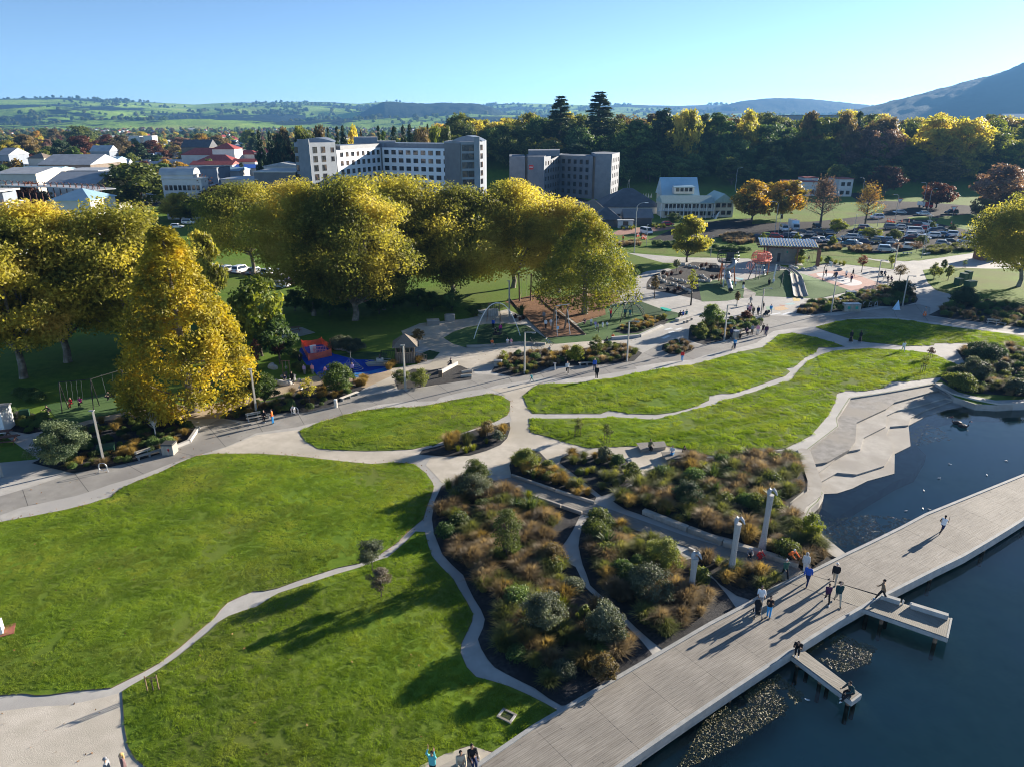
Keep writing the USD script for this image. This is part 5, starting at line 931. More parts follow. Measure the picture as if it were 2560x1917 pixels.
for lab,f,x,y,sx,sy,sz in(('dark green cabinet in the bushes left of the juniper','A',225,640,.9,.5,1.1),('green flat topped cabinet behind the leaning lamp post','A',920,930,1.6,.9,.8),('green cabinet lid behind the crowd bench','D',1105,905,1.0,.7,1.0),('lowest and nearest of the dark green block cabinets on the right lawn','E',1635,530,1.2,1.2,1.5),('middle dark green block cabinet on the right lawn','E',1675,510,1.2,1.2,2.1),('tallest dark green block cabinet on the right lawn','E',1715,495,1.2,1.2,2.2),('wide dark cabinet apart from the stepped blocks on the right lawn','E',1740,540,2.2,1.4,1.2)):
    t=thing('cabinet',lab,'cabinet',g(f,x,y),.4);obj('body',bevbox(sx,sy,sz-.08,.03),'green_metal',t);obj('lid',bevbox(sx+.08,sy+.08,.08,.02,(0,0,sz-.078)),'green_metal',t);obj('door',box(sx*.8,.02,sz*.75,(0,-sy/2-.004,.1)),'green_metal',t)
t=thing('drain_pit','square pale drain frame with a dark grate in the front lawn','drain',g('I',510,1420)+[0,0,.10],-.55,.5)
for s in(-1,1):obj('frame_side',bevbox(1.9,.28,.22,.02,(0,s*.62,0)),'concrete_dark',t);obj('frame_end',bevbox(.28,.96,.22,.02,(s*.81,0,0)),'concrete_pale',t)
obj('pit',box(1.3,.9,.02,(0,0,-.02)),'black_metal',t)
for k in range(11):obj('bar',box(.03,.94,.03,(-.6+k*.12,0,.12)),'dark_grey',t)
struct('seat_pad',slab(shape(poly('I',[(20,1660),(200,1600),(340,1555),(440,1590),(350,1660),(300,1760),(20,1800)])),.0,.06),'gravel_pale')
bb=thing('concrete_bench','low concrete block seat where two people sit by the boardwalk corner','bench',g('I',300,1655),.55);obj('block',bevbox(3.0,.6,.45,.04,(-.6,0,.06)),'concrete_warm',bb);obj('slat_top',bevbox(2.8,.5,.05,.01,(-.6,0,.508)),'timber_grey',bb)
for lab,f,x,y,sx,sy,sz in(('pale concrete cube under the plane trees, left of the pair','C',90,492,1.5,1.0,1.1),('low dark concrete block left of the pale cube','L',985,648,2.0,1.4,.8),('second pale concrete cube beside the path under the trees','L',1090,622,1.6,1.2,.9),('long low concrete wall behind the arch swing','C',415,450,3.6,1.0,1.1)):
    t=thing('concrete_block',lab,'concrete block',g(f,x,y),.2);obj('block',bevbox(sx,sy,sz,.04),'concrete_warm',t);obj('cap',bevbox(sx+.06,sy+.06,.06,.015,(0,0,sz-.002)),'concrete_pale',t)
usdkit.material(stage,'/World/Looks/fretwork',{'tc':('texture_coordinate',{}),'mp':('mapping',{'scale':(9,9,9)}),'v':('voronoi_texture',{'scale':1.6,'feature':'f1','metric':'chebychev','randomness':.6}),'r':('rgb_ramp',{'ramp':[(.0,(.10,.095,.09)),(.22,(.13,.12,.11)),(.3,(.40,.39,.37)),(1,(.46,.45,.43))]}),'p':('principled_bsdf',{'roughness':.6}),'b':('bump',{'strength':.8,'distance':.03})},
    [('tc.object','mp.vector'),('mp.vector','v.vector'),('v.distance','r.fac'),('r.color','p.base_color'),('v.distance','b.height'),('b.normal','p.normal')],surface='p.BSDF');_mats['fretwork']=UsdShade.Material.Get(stage,'/World/Looks/fretwork')
def carved(label,f,x,y,ytop):
    b=g(f,x,y);H=height_of(f,x,y,ytop);t=thing('carved_post',label,'sculpture',b,-.3);hh=H*.885
    zs=np.linspace(0,hh,12);rad=.14+.20*np.exp(-zs/(H*.18))+.08*(zs/hh)**2.5
    sh_=[tube(np.column_stack([zs*.02,zs*0,zs]),rad,20)]
    lattice=[]
    for i,z in enumerate(np.arange(.15,hh-.05,.17)):
        R=np.interp(z,zs,rad)+.012;an=np.linspace(0,2*PI,15);lattice.append(tube([(R*math.cos(a)+z*.02,R*math.sin(a),z+.015*math.sin(a*3+i))for a in an],.02,4,False))
    for a in np.linspace(0,2*PI,15)[:-1]:
        lattice.append(tube([((np.interp(z,zs,rad)+.012)*math.cos(a+.03*math.sin(z*4))+z*.02,(np.interp(z,zs,rad)+.012)*math.sin(a+.03*math.sin(z*4)),z)for z in zs],.02,4,False))
    obj('shaft',sh_[0],'fretwork',t,40);obj('lattice',cat_(lattice),'white_carved',t);o=H*.02
    obj('collar',tube([(o,0,hh),(o,0,hh+.05)],[.23,.25],16),'white_carved',t)
    obj('bird_head',tube([(o-.16,0,hh+.05),(o-.16,0,hh+.30),(o-.05,0,hh+.52),(o+.12,0,hh+.56),(o+.30,0,hh+.36),(o+.42,0,hh+.12),(o+.45,0,hh+.04)],[.13,.155,.155,.13,.10,.05,.02],12),'sculpt_grey',t,50)
flat('white_carved',(.38,.37,.35),.6);surf('sculpt_grey',(.22,.25,.28),(.34,.37,.40),3,.55,.2,12)
carved('tallest carved white post with a bird head, farthest right of the three','V',845,905,175);carved('middle carved white post with a bird head beside the walkway','V',490,1170,515);carved('shortest carved white post with a bird head among tussocks','V',30,1390,940)
def cone_t(p):obj('body',tube([(0,0,.03),(0,0,.9)],[.19,.04],12),'orange_plastic',p);obj('foot',bevbox(.48,.48,.04,.01),'rubber',p);obj('band',tube([(0,0,.45),(0,0,.62)],[.132,.098],12,False),'white_paint',p)
for k,(x,y)in enumerate(((1216,1012),(1228,1008),(1256,1030),(1264,1022),(1274,1026),(1284,1036),(1290,1030))):inst('cone_kind',cone_t,'traffic_cone','orange traffic cone in the cluster beside the white minivan','traffic cone',g('P',x,y),0,1.35,'traffic cones by the white minivan')
for k,x in enumerate((1100,1112,1124,1136,1148,1160)):inst('cone_kind',cone_t,'traffic_cone','orange traffic cone in the row below the roundabout street light','traffic cone',g('R',x,830+k*2),0,1.35,'traffic cones at the roundabout')
for k,(x,y)in enumerate(((870,740),(890,745),(910,752),(930,760),(950,770),(970,775),(1218,832),(1276,836),(1312,838),(1620,850))):inst('cone_kind',cone_t,'traffic_cone','orange traffic cone standing along the road beyond the car park','traffic cone',g('R',x,y),0,1.3,'traffic cones along the road')
for lab,f,x,y in(('white triangular give way sign by the black car on the road','R',1628,790),('white triangular give way sign near the right hand trees','R',1775,780),('white triangular give way sign by the silver blue car','R',1193,720)):
    t=thing('road_sign',lab,'sign',g(f,x,y));obj('pole',rod((0,0,0),(0,0,3.2),.045),'galvanised',t);obj('plate',hull([(-1.1,-.06,3.6),(1.1,-.06,3.6),(0,-.06,1.9),(-1.1,-.09,3.6),(1.1,-.09,3.6),(0,-.09,1.9)]),'white_paint',t);obj('border',cat_([rod((-1.1,-.1,3.6),(1.1,-.1,3.6),.08,n=4),rod((1.1,-.1,3.6),(0,-.1,1.9),.08,n=4),rod((0,-.1,1.9),(-1.1,-.1,3.6),.08,n=4)]),'red_plastic',t)
t=thing('pyramid_stand','small pale blue pyramid shaped stand on the shaded path','stand',g('E',1106,740));obj('cover',hull([(-.55,-.4,0),(.5,-.4,0),(.5,.4,0),(-.55,.4,0),(.1,0,1.75),(.16,.03,1.75)]),'pale_blue',t);obj('hem',bevbox(1.12,.86,.06,.02),'white_paint',t)
def swan(label,f,x,y,rz):
    t=thing('black_swan',label,'swan',g(f,x,y,WATER_Z)+[0,0,WATER_Z*0],rz)
    obj('body',tube([(-.55,0,.12),(-.35,0,.18),(0,0,.2),(.3,0,.16),(.45,0,.1)],[.04,.18,.25,.2,.06],12),'swan_black',t,60);obj('neck',tube([(.38,0,.16),(.55,0,.35),(.48,0,.62),(.55,0,.82),(.66,0,.84)],[.09,.06,.05,.055,.06],8),'swan_black',t,60);obj('beak',tube([(.70,0,.83),(.86,0,.78)],[.035,.012],6),'red_plastic',t);obj('wing',tube([(-.5,.15,.26),(-.1,.17,.3),(.25,.12,.25)],[.03,.12,.04],8),'swan_black',t);obj('wing',tube([(-.5,-.15,.26),(-.1,-.17,.3),(.25,-.12,.25)],[.03,.12,.04],8),'swan_black',t)
flat('swan_black',(.012,.011,.011),.6)
swan('black swan on the pond, left one with its neck up','K',1862,1085,2.8);swan('black swan on the pond, right one of the pair','K',1892,1102,-.3)
def gull(p):obj('body',tube([(-.2,0,.06),(0,0,.1),(.16,0,.1),(.24,0,.17),(.3,0,.17)],[.02,.09,.07,.05,.01],8),'white_paint',p,60);obj('wing',cat_([tube([(-.24,s*.05,.12),(.1,s*.07,.13)],[.02,.05],6)for s in(-1,1)]),'galvanised',p)
for k,(f,x,y)in enumerate((('X',1065,625),('X',1710,585),('X',1970,390),('X',845,1030),('X',930,1045),('X',615,1065),('X',860,795),('W',625,1460),('K',1812,1052),('X',1205,435))):
    inst('gull_kind',gull,'gull','white gull floating on the water','bird',g(f,x,y,WATER_Z),k*1.3,.6,'gulls on the water')
# ------------------------------------------------------------------ playground
flat('slide_steel',(.34,.35,.36),.4,.7);flat('orange_pole',(.55,.16,.04),.5);flat('red_net',(.62,.22,.15),.7);flat('rope_green',(.05,.20,.16),.7);flat('pink_plastic',(.72,.30,.36),.5);surf('hut_timber',(.11,.09,.07),(.20,.165,.13),2.5,.85,.3,12,stretch=(6,6,.6));flat('white_steel',(.66,.67,.66),.4);flat('boat_grey',(.38,.39,.36),.6)
def arch(p0,p1,top,r,n=22,lean=0.0):
    p0,p1=np.asarray(p0,float),np.asarray(p1,float);return[p0+(p1-p0)*t+np.array([lean*4*t*(1-t),0,top*(1-abs(2*t-1)**2.2)])for t in np.linspace(0,1,n)]
s0,s1,s2=g('A',545,588),g('A',815,560),g('A',1080,470)
sw=thing('swing_set','black steel swing set with three posts pairs in the shade of the trees','swing',(s0+s1)/2);o=(s0+s1)/2;tops=[]
for q in(s0,s1,s2):
    for dy in(-.2,1.1):obj('post',rod(q-o+[0,dy,0],q-o+[0,.45,3.6],.055),'black_metal',sw)
    tops.append(q-o+[0,.45,3.6])
for a,b in zip(tops[:-1],tops[1:]):obj('crossbar',rod(a,b,.045),'black_metal',sw)
def swing_seat(a,t,sway,l=2.7):
    q=tops[a]*(1-t)+tops[a+1]*t;d=(tops[a+1]-tops[a])/np.linalg.norm(tops[a+1]-tops[a]);e=q+[0,-sway,-math.sqrt(l*l-sway*sway)]
    for s in(-.25,.25):obj('chain',rod(q+d*s,e+d*s,.014,n=4),'galvanised',sw)
    obj('seat',bevbox(.55,.2,.05,.02,e,math.atan2(d[1],d[0])),'rubber',sw);return o+e
sa=swing_seat(0,.3,.4);sb=swing_seat(0,.62,.5);
q=(tops[1]+tops[2])/2;bas=o+q+[0,-.2,-2.7]
for s in(-.7,.7):obj('chain',rod(q+[s,.1,0],q+[s*.5,-.2,-2.6],.014,n=4),'galvanised',sw)
obj('basket',cat_([tube([q+np.array([.55*math.cos(a),-.2+.55*math.sin(a),-2.68])for a in np.linspace(0,2*PI,17)],.05,6,False),trimesh.creation.cylinder(.5,.04,sections=16,transform=trimesh.transformations.translation_matrix(q+[0,-.2,-2.72]))]),'black_metal',sw)
hb=(g('L',740,905)+g('L',862,890))/2+[0,1.2,0];hz_=2.2
hut=thing('play_hut','grey timber playhouse with a slatted pyramid roof and a ramp','playhouse',hb,.12)
for k in range(9):
    for s in(-1,1):obj('wall_board',bevbox(.24,.05,1.55,.008,(-1.12+k*.28,s*1.25,0)),'hut_timber',hut);obj('wall_board',bevbox(.05,.24,1.55,.008,(s*1.27,-1.12+k*.28,0)),'hut_timber',hut)
for sx in(-1,1):
    for sy in(-1,1):obj('corner_post',bevbox(.16,.16,2.6,.02,(sx*1.27,sy*1.27,0)),'hut_timber',hut)
for k in range(3):obj('window_bar',bevbox(.08,.06,.75,.01,(-.6+k*.6,-1.26,1.6)),'hut_timber',hut)
obj('floor',bevbox(2.5,2.4,.1,.02,(0,0,.45)),'hut_timber',hut);obj('sill',bevbox(2.6,.12,.08,.02,(0,-1.26,1.56)),'hut_timber',hut)
for k in range(13):
    t0,t1=k/13,(k+.93)/13;w0,w1=1.75*(1-t0),1.75*(1-t1);z0,z1=2.5+1.55*t0,2.5+1.55*t1
    for a in range(4):
        c,s=math.cos(a*PI/2),math.sin(a*PI/2);P3=[(w0*c-w0*s*u,w0*s+w0*c*u,z0)for u in(-1,1)]+[(w1*c-w1*s*u,w1*s+w1*c*u,z1)for u in(-1,1)]
        obj('roof_board',hull(np.vstack([P3,np.array(P3)-[0,0,.045]])),'hut_timber' if a!=2 else 'hut_timber',hut)
obj('ramp',hull([(1.3,-.6,.5),(1.3,.6,.5),(3.0,.6,.02),(3.0,-.6,.02),(1.3,-.6,.42),(1.3,.6,.42)]),'hut_timber',hut)
for k in range(8):obj('baluster',bevbox(.06,.05,.85,.008,(1.45+k*.21,-.62,.46-k*.055)),'hut_timber',hut)
obj('handrail',rod((1.35,-.62,1.4),(3.05,-.62,.92),.045),'hut_timber',hut)
bt=thing('play_boat','small pale grey play boat on the blue surface by the hut','play equipment',g('L',640,910),.15);obj('hull',hull([(-1.6,-.3,0),(1.6,-.5,0),(1.6,.5,0),(-1.6,.3,0),(-2.0,0,.5),(1.7,-.65,.5),(1.7,.65,.5),(-1.2,-.6,.5),(-1.2,.6,.5)]),'boat_grey',bt);obj('cabin',bevbox(1.0,.8,.55,.08,(.1,0,.5)),'boat_grey',bt);obj('funnel',tube([(.1,0,1.05),(.1,0,1.5)],.14,10),'dark_grey',bt);obj('deck_rail',tube([(1.6,-.55,.75),(-1.0,-.5,.75),(-1.9,0,.75),(-1.0,.5,.75),(1.6,.55,.75)],.03,5),'galvanised',bt)
dk=thing('play_net_bridge','dark climbing net between the boat and the hut','play equipment',g('L',690,895));
for k in range(7):obj('rope',rod((-.9+k*.3,0,.1),(-.9+k*.3+.15,.5,1.6),.02,n=4),'black_metal',dk)
obj('frame',cat_([rod((-1,0,0),(-.85,.5,1.7),.04),rod((1.05,0,0),(1.2,.5,1.7),.04),rod((-.85,.5,1.7),(1.2,.5,1.7),.04)]),'black_metal',dk)
fen=thing('mesh_fence','sagging orange mesh barrier fence around the blue repair patch','fence',g('L',220,810));fo=g('L',220,810);fp=[g('L',*p)for p in((140,795),(272,778),(330,812),(333,850),(185,882))];fp.append(fp[0])
usdkit.material(stage,'/World/Looks/mesh_orange',{'tc':('geometry',{}),'b':('checker_texture',{'scale':9.0,'color1':(1,1,1),'color2':(0,0,0)}),'mf':('math',{'math_type':'multiply_add','value2':.2,'value3':.06}),'d':('principled_bsdf',{'base_color':(.6,.11,.04),'roughness':.6}),'t':('transparent_bsdf',{}),'m':('mix_closure',{})},[('tc.position','b.vector'),('b.fac','mf.value1'),('mf.value','m.fac'),('d.BSDF','m.closure1'),('t.BSDF','m.closure2')],surface='m.closure');_mats['mesh_orange']=UsdShade.Material.Get(stage,'/World/Looks/mesh_orange')
for a,b in zip(fp[:-1],fp[1:]):
    n=8;V=[]
    for i in range(n+1):
        t=i/n;c=a*(1-t)+b*t-fo;sag=.22*4*t*(1-t);V+=[c+[0,.05*math.sin(i*2),.03],c+[.04*math.cos(i*3),0,1.15-sag]]
    F_=np.vstack([[2*i,2*i+2,2*i+3,2*i+1]for i in range(n)]);obj('mesh_panel',(np.array(V),F_),'mesh_orange',fen);obj('post',rod(a-fo,a-fo+[0,0,1.25],.025),'orange_plastic',fen)
for lab,x,y,rz in(('pink plastic barrier lying inside the orange mesh fence',258,828,.2),('pink plastic barrier standing nearest in the mesh fence',262,850,.1)):
    t=thing('plastic_barrier',lab,'barrier',g('L',x,y),rz);obj('frame',cat_([rod((-.9,0,.95),(.9,0,.95),.04),rod((-.9,0,.1),(.9,0,.1),.04),rod((-.9,0,0),(-.9,0,.95),.04),rod((.9,0,0),(.9,0,.95),.04)]),'pink_plastic',t)
    for k in range(8):obj('bar',bevbox(.07,.03,.85,.005,(-.77+k*.22,0,.1)),'pink_plastic',t)
    for s in(-.6,.6):obj('foot',bevbox(.12,.55,.05,.01,(s,0,0)),'pink_plastic',t)
t=thing('repair_board','pale board leaning inside the orange mesh fence','board',g('L',218,832),.4);obj('sheet',hull([(-.45,0,0),(.45,0,0),(-.45,.5,1.1),(.45,.5,1.1),(-.45,.04,0),(.45,.04,0),(-.45,.54,1.1),(.45,.54,1.1)]),'white_steel',t);obj('prop',rod((0,.9,0),(0,.5,.95),.03),'timber_brown',t)
t=thing('mast_spinner','grey climbing spinner with a tall mast on the blue surface','play equipment',g('L',465,945));obj('mast',rod((0,0,0),(-.2,.3,2.6),.07),'dark_grey',t)
for k in range(4):obj('ring',tube([((1.5-.2*k)*math.cos(a),(1.1-.15*k)*math.sin(a),.35+.22*k)for a in np.linspace(0,2*PI,19)],.03,5,False),'galvanised',t)
for a in np.linspace(0,2*PI,8)[:-1]:obj('stay',rod((1.5*math.cos(a),1.1*math.sin(a),.3),(-.15,.2,2.0),.015,n=4),'galvanised',t)
t=thing('climbing_posts','cluster of dark climbing posts and stones by the sandy path','play equipment',g('L',55,1000))
for k in range(9):obj('post',rod((math.cos(k*2.1)*.9,math.sin(k*1.7)*.7,0),(math.cos(k*2.1)*.9+.1,math.sin(k*1.7)*.7,.7+.5*((k*37)%5)/5),.07),'dark_grey' if k%3 else 'galvanised',t)
for k in range(5):obj('foot_stone',trimesh.creation.icosphere(1,.28).apply_translation((math.sin(k*1.3)*1.6,math.cos(k*2.2)*.9,.1)),'stone',t)
t=thing('bucket_hoist','timber frame with a hanging bucket by the climbing posts','play equipment',g('L',45,975));obj('frame',cat_([rod((-.5,0,0),(-.45,0,2.1),.06),rod((.5,0,0),(.45,0,2.1),.06),rod((-.6,0,2.1),(.6,0,2.1),.06)]),'timber_brown',t);obj('bucket',tube([(0,0,1.0),(0,0,1.3)],[.12,.16],10),'galvanised',t);obj('rope',rod((0,0,1.3),(0,0,2.1),.012),'timber_pale',t)
a0_,a1_=g('C',292,650),g('C',692,620);at_=height_of('C',480,636,338)
ar=thing('arch_swing','tall thin white steel arch with a basket swing on green rubber','swing',(a0_+a1_)/2);o=(a0_+a1_)/2
ap=arch(a0_-o,a1_-o,at_,.06);obj('arch',tube(ap,.065,8),'white_steel',ar);mid=ap[len(ap)//2]
for s in(-.5,.5):obj('rope',rod(mid+[s*.3,0,-.05],np.array([s,-.3,.75]),.018,n=4),'dark_grey',ar)
obj('swivel',bevbox(.5,.12,.15,.03,mid-[0,0,.15]),'galvanised',ar);obj('basket',cat_([tube([(.7*math.cos(a),-.3+.7*math.sin(a),.68)for a in np.linspace(0,2*PI,17)],.06,6,False),trimesh.creation.cylinder(.66,.04,sections=16,transform=trimesh.transformations.translation_matrix((0,-.3,.64)))]),'black_metal',ar)
t=thing('rope_climber','dark rope climbing frame behind the arch swing','play equipment',g('C',465,500));obj('post',rod((-1.2,0,0),(-.9,0,3.2),.06),'timber_brown',t);obj('post',rod((1.2,0,0),(.9,0,3.2),.06),'timber_brown',t);obj('beam',rod((-1.0,0,3.2),(1.0,0,3.2),.06),'timber_brown',t)
for k in range(5):obj('rope',rod((-.7+k*.35,0,3.2),(-.7+k*.35,0,.5),.015,n=4),'timber_pale',t)
zp=thing('rope_swing','pair of tall brown poles with ropes at the top of the bark slope','play equipment',g('C',735,322));o=g('C',735,322)
for x,y in((687,324),(781,318)):q=g('C',x,y)-o;obj('pole',rod(q,q+[(-.2 if x<700 else .1),0,5.2],.16,.12),'timber_brown',zp)
obj('cable',rod(g('C',687,324)-o+[-.2,0,5.0],g('C',781,318)-o+[.1,0,5.0],.03),'galvanised',zp)
for s in(-.8,.2):obj('rope',rod((s,0,5.0),(s+.1,.2,1.0),.02,n=4),'timber_pale',zp)
tp=thing('pole_climber','two thick leaning timber poles joined by thin steel poles on bark','play equipment',g('C',1030,590));o=g('C',1030,590)
for x,y,x2,yt,r_w,m_ in((967,568,992,378,.17,'timber_brown'),(1075,562,1106,368,.17,'timber_brown'),(1012,622,1000,400,.05,'white_steel'),(1122,610,1100,395,.05,'white_steel')):
    b=g('C',x,y);H=height_of('C',x,y,yt);tpx=at_depth('C',x2,yt,b[1]+.2);obj('pole',rod(b-o,np.array([tpx[0],b[1]+.2,H])-o,r_w,r_w*.85),m_,tp)
obj('tie_bar',rod(np.array([g('C',967,568)[0]+.6,g('C',967,568)[1],4.0])-o,np.array([g('C',1075,562)[0]+.7,g('C',1075,562)[1],4.2])-o,.05),'white_steel',tp);obj('swing_disc',bevbox(.4,.25,.5,.05,g('C',1015,590)-o+[0,0,.5]),'pale_blue',tp)
for lab,pts in(('left timber edging board of the bark slope',[(600,300),(730,455),(920,640)]),('front timber edging board of the bark slope',[(920,642),(1255,612)]),('right timber edging board of the bark slope',[(835,278),(960,390),(1100,485),(1255,612)])):
    beam_seat(lab,'C',pts,.14,.16,'timber_brown','edging_board','edging')
dn=thing('net_dome','dark arched climbing dome with green ropes and children on top','play equipment',g('C',1610,450));o=g('C',1610,450);dh=height_of('C',1610,470,318)
feet=[g('C',*p)-o for p in((1462,492),(1552,512),(1672,450),(1765,478))]
obj('arch',tube(arch(feet[0],feet[3],dh,0),.06,7),'black_metal',dn);obj('arch',tube(arch(feet[1],feet[2]+[0,1.0,0],dh*.98,0),.06,7),'black_metal',dn);obj('arch',tube(arch(feet[1],feet[3]+[.3,.5,0],dh*.9,0),.05,7),'black_metal',dn)
for k in range(6):
    z=.5+k*dh/7;w=3.3*math.sqrt(max(.05,1-(z/dh)**2));obj('net_rope',tube([(w*math.cos(a),.9*w*math.sin(a)*.6+.8,z)for a in np.linspace(0,2*PI,15)],.02,4,False),'rope_green',dn)
for a in np.linspace(0,2*PI,10)[:-1]:obj('net_rope',tube([(3.2*math.cos(a)*math.cos(u),1.8*math.sin(a)*math.cos(u)+.8,dh*.93*math.sin(u))for u in np.linspace(0,1.4,7)],.02,4,False),'rope_green',dn)
sd=thing('spinner_dish','tilted green dish spinner on the rubber surface','play equipment',g('C',1942,432));obj('dish',tube([(0,0,.55),(0,0,.6),(.05,0,.85),(.06,0,.9)],[.35,.7,1.0,1.02],20),'teal_plastic',sd);obj('stem',rod((0,0,0),(0,0,.6),.12),'galvanised',sd)
tf=[g('D',*p)for p in((1042,522),(1162,522))];tw=thing('play_tower','tall orange legged play tower with a steel tube slide and black cage','play equipment',(tf[0]+tf[1])/2);o=(tf[0]+tf[1])/2
TH=height_of('D',1100,500,228);ch=height_of('D',1100,500,320)
for q,e in((tf[0]-o,(-1.2,1.2)),(tf[1]-o,(1.2,1.2)),(tf[0]-o+[.4,3.2,0],(-1.0,2.2)),(tf[1]-o+[-.4,3.2,0],(1.0,2.2))):obj('leg',rod(q,(e[0],e[1],ch+.1),.13),'orange_pole',tw)
obj('white_leg',rod(g('D',1062,545)-o,(-.6,.8,ch),.12),'white_steel',tw)
for lv in(.33,.66):obj('platform',trimesh.creation.cylinder(1.15,.12,sections=16,transform=trimesh.transformations.translation_matrix((0,1.6,ch*lv))),'brick_red',tw);obj('wall_net',tube([(1.25*math.cos(a),1.6+1.25*math.sin(a),ch*lv+.7)for a in np.linspace(0,2*PI,17)],.04,5,False),'red_net',tw)
cgr=2.0;obj('floor',trimesh.creation.cylinder(cgr,.15,sections=20,transform=trimesh.transformations.translation_matrix((0,1.6,ch))),'dark_grey',tw)
for k in range(4):z=ch+.2+k*(TH-ch-.3)/3;obj('cage_ring',tube([(cgr*(1+.12*math.sin(PI*k/3))*math.cos(a),1.6+cgr*(1+.12*math.sin(PI*k/3))*math.sin(a),z)for a in np.linspace(0,2*PI,25)],.055,5,False),'black_metal',tw)
for a in np.linspace(0,2*PI,17)[:-1]:obj('cage_bar',tube([(cgr*(1+.12*math.sin(PI*u))*math.cos(a),1.6+cgr*(1+.12*math.sin(PI*u))*math.sin(a),ch+u*(TH-ch))for u in np.linspace(0,1,5)],.04,5),'black_metal',tw)
obj('panel',bevbox(1.7,.1,1.9,.03,(.2,.9,ch+.15)),'dark_grey',tw)
sl=[np.array([.5,.3,ch+.7]),np.array([.7,-.5,ch+.1]),np.array([-.2,-.9,ch*.82]),np.array([-.6,-.2,ch*.66]),np.array([-.3,-.6,ch*.5]),np.array([-.5,-1.4,ch*.32]),g('D',1090,520)-o+[0,0,1.4],g('D',1112,560)-o+[0,0,.9],g('D',1125,592)-o+[0,0,.55]]
sp=smooth_line(sl,5);obj('tube_slide',tube(sp,.46,16,False),'slide_steel',tw,40)
for k in range(2,len(sp),5):d=sp[min(k+1,len(sp)-1)]-sp[k-1];d/=np.linalg.norm(d);obj('joint_ring',tube([sp[k]-d*.05,sp[k]+d*.05],.50,16),'slide_steel',tw,40)
obj('slide_mouth',tube([sp[-1],sp[-1]+(sp[-1]-sp[-2])*.2],[.49,.53],16,False),'dark_grey',tw)
pb=g('D',1360,470);pd=thing('rope_pod','round pink red barred pod raised on poles beside the play tower','play equipment',pb);z1,z0=height_of('D',1375,460,240),height_of('D',1375,460,332)
for a in np.linspace(0,2*PI,23)[:-1]:obj('bar',tube([(R*math.cos(a)+.6,R*math.sin(a)+.8,z)for R,z in((1.3,z0),(2.0,z0+.5),(2.1,(z0+z1)/2),(1.9,z1-.4),(1.4,z1))],.06,5),'red_net',pd)
for R,z in((1.3,z0),(2.02,z0+.5),(2.12,(z0+z1)/2),(1.92,z1-.4),(1.4,z1)):obj('ring',tube([(R*math.cos(a)+.6,R*math.sin(a)+.8,z)for a in np.linspace(0,2*PI,23)],.06,5,False),'red_net',pd)
obj('pod_floor',trimesh.creation.cylinder(1.9,.1,sections=18,transform=trimesh.transformations.translation_matrix((.6,.8,z0+.5))),'red_net',pd);obj('inner_drum',trimesh.creation.cylinder(1.0,(z1-z0)*.7,sections=14,transform=trimesh.transformations.translation_matrix((.6,.8,(z0+z1)/2))),'red_net',pd)
for x,y,e in((1278,478,(-.9,0)),(1405,455,(1.6,.8)),(1365,490,(.6,.4)),(1340,470,(.2,1.6))):obj('pole',rod(g('D',x,y)-pb,(e[0],e[1],z0+.1),.09),'dark_grey' if x!=1405 else 'black_metal',pd)
for k in range(3):obj('hanging_ring',tube([((.9+.25*k)*math.cos(a)+.2,(.9+.25*k)*math.sin(a)*.7,z0-.5-.9*k)for a in np.linspace(0,2*PI,17)],.04,5,False),'white_steel',pd)
t=thing('net_globe','small red rope globe hanging left of the red pod','play equipment',g('D',1292,420));gz=height_of('D',1292,430,372)
for a in np.linspace(0,PI,6)[:-1]:obj('hoop',tube([(.9*math.cos(b)*math.cos(a),.9*math.cos(b)*math.sin(a),gz+.9*math.sin(b))for b in np.linspace(0,2*PI,15)],.03,4,False),'red_net',t)
obj('mast',rod((0,0,0),(0,0,gz),.06),'dark_grey',t)
t=thing('orange_post','thin leaning orange post right of the red pod','play equipment',g('D',1440,455));obj('post',rod((0,0,0),(.2,0,4.2),.11),'orange_pole',t);obj('cap',trimesh.creation.icosphere(1,.14).apply_translation((.2,0,4.2)),'white_steel',t)
t=thing('white_post','leaning white post play column where a child stands','play equipment',g('D',1486,525));obj('post',rod((0,0,0),(.35,0,4.2),.14),'white_steel',t);obj('base',trimesh.creation.cylinder(.45,.15,sections=14,transform=trimesh.transformations.translation_matrix((0,0,.075))),'white_steel',t)
t=thing('rope_pole','thin dark pole with a rope on the shaded mound','play equipment',g('D',1550,560));obj('pole',rod((0,0,0),(.25,0,3.4),.05),'black_metal',t);obj('rope',rod((.25,0,3.3),(.5,-.2,.4),.02,n=4),'timber_pale',t)
mp_=shape(P('D',[(1180,500),(1300,480),(1440,420),(1560,400),(1700,420),(1800,450),(2000,520),(2172,580),(1880,650),(1790,642),(1665,636),(1340,622),(1250,560)])).buffer(0)
pts=np.vstack([grid_in(mp_.buffer(-.3),.9,61,.2),np.array([mp_.exterior.interpolate(t,normalized=True).coords[0]for t in np.linspace(0,1,90,endpoint=False)])])
from scipy.spatial import Delaunay
dl=Delaunay(pts);cc_=pts[dl.simplices].mean(1);fc=dl.simplices[shapely.contains_xy(mp_,cc_[:,0],cc_[:,1])];de=shapely.distance(mp_.boundary,shapely.points(pts));mc=g('D',1600,450)[:2]
mzf=lambda p,d:.02+1.7*np.minimum(1,d/6.0)**1.1*np.exp(-((p[:,0]-mc[0])**2/150+(p[:,1]-mc[1]-2)**2/130))
mm=trimesh.Trimesh(np.column_stack([pts,mzf(pts,de)]),fc,process=False)
if mm.face_normals[:,2].mean()<0:mm.invert()
mo=struct('play_mound',mm,'rubber_green',True)
L_p=[(1556,392),(1590,420),(1625,480),(1648,540),(1660,590),(1668,634)];R_p=[(1640,400),(1690,440),(1730,500),(1760,560),(1775,600),(1792,640)]
V=[];n_=6
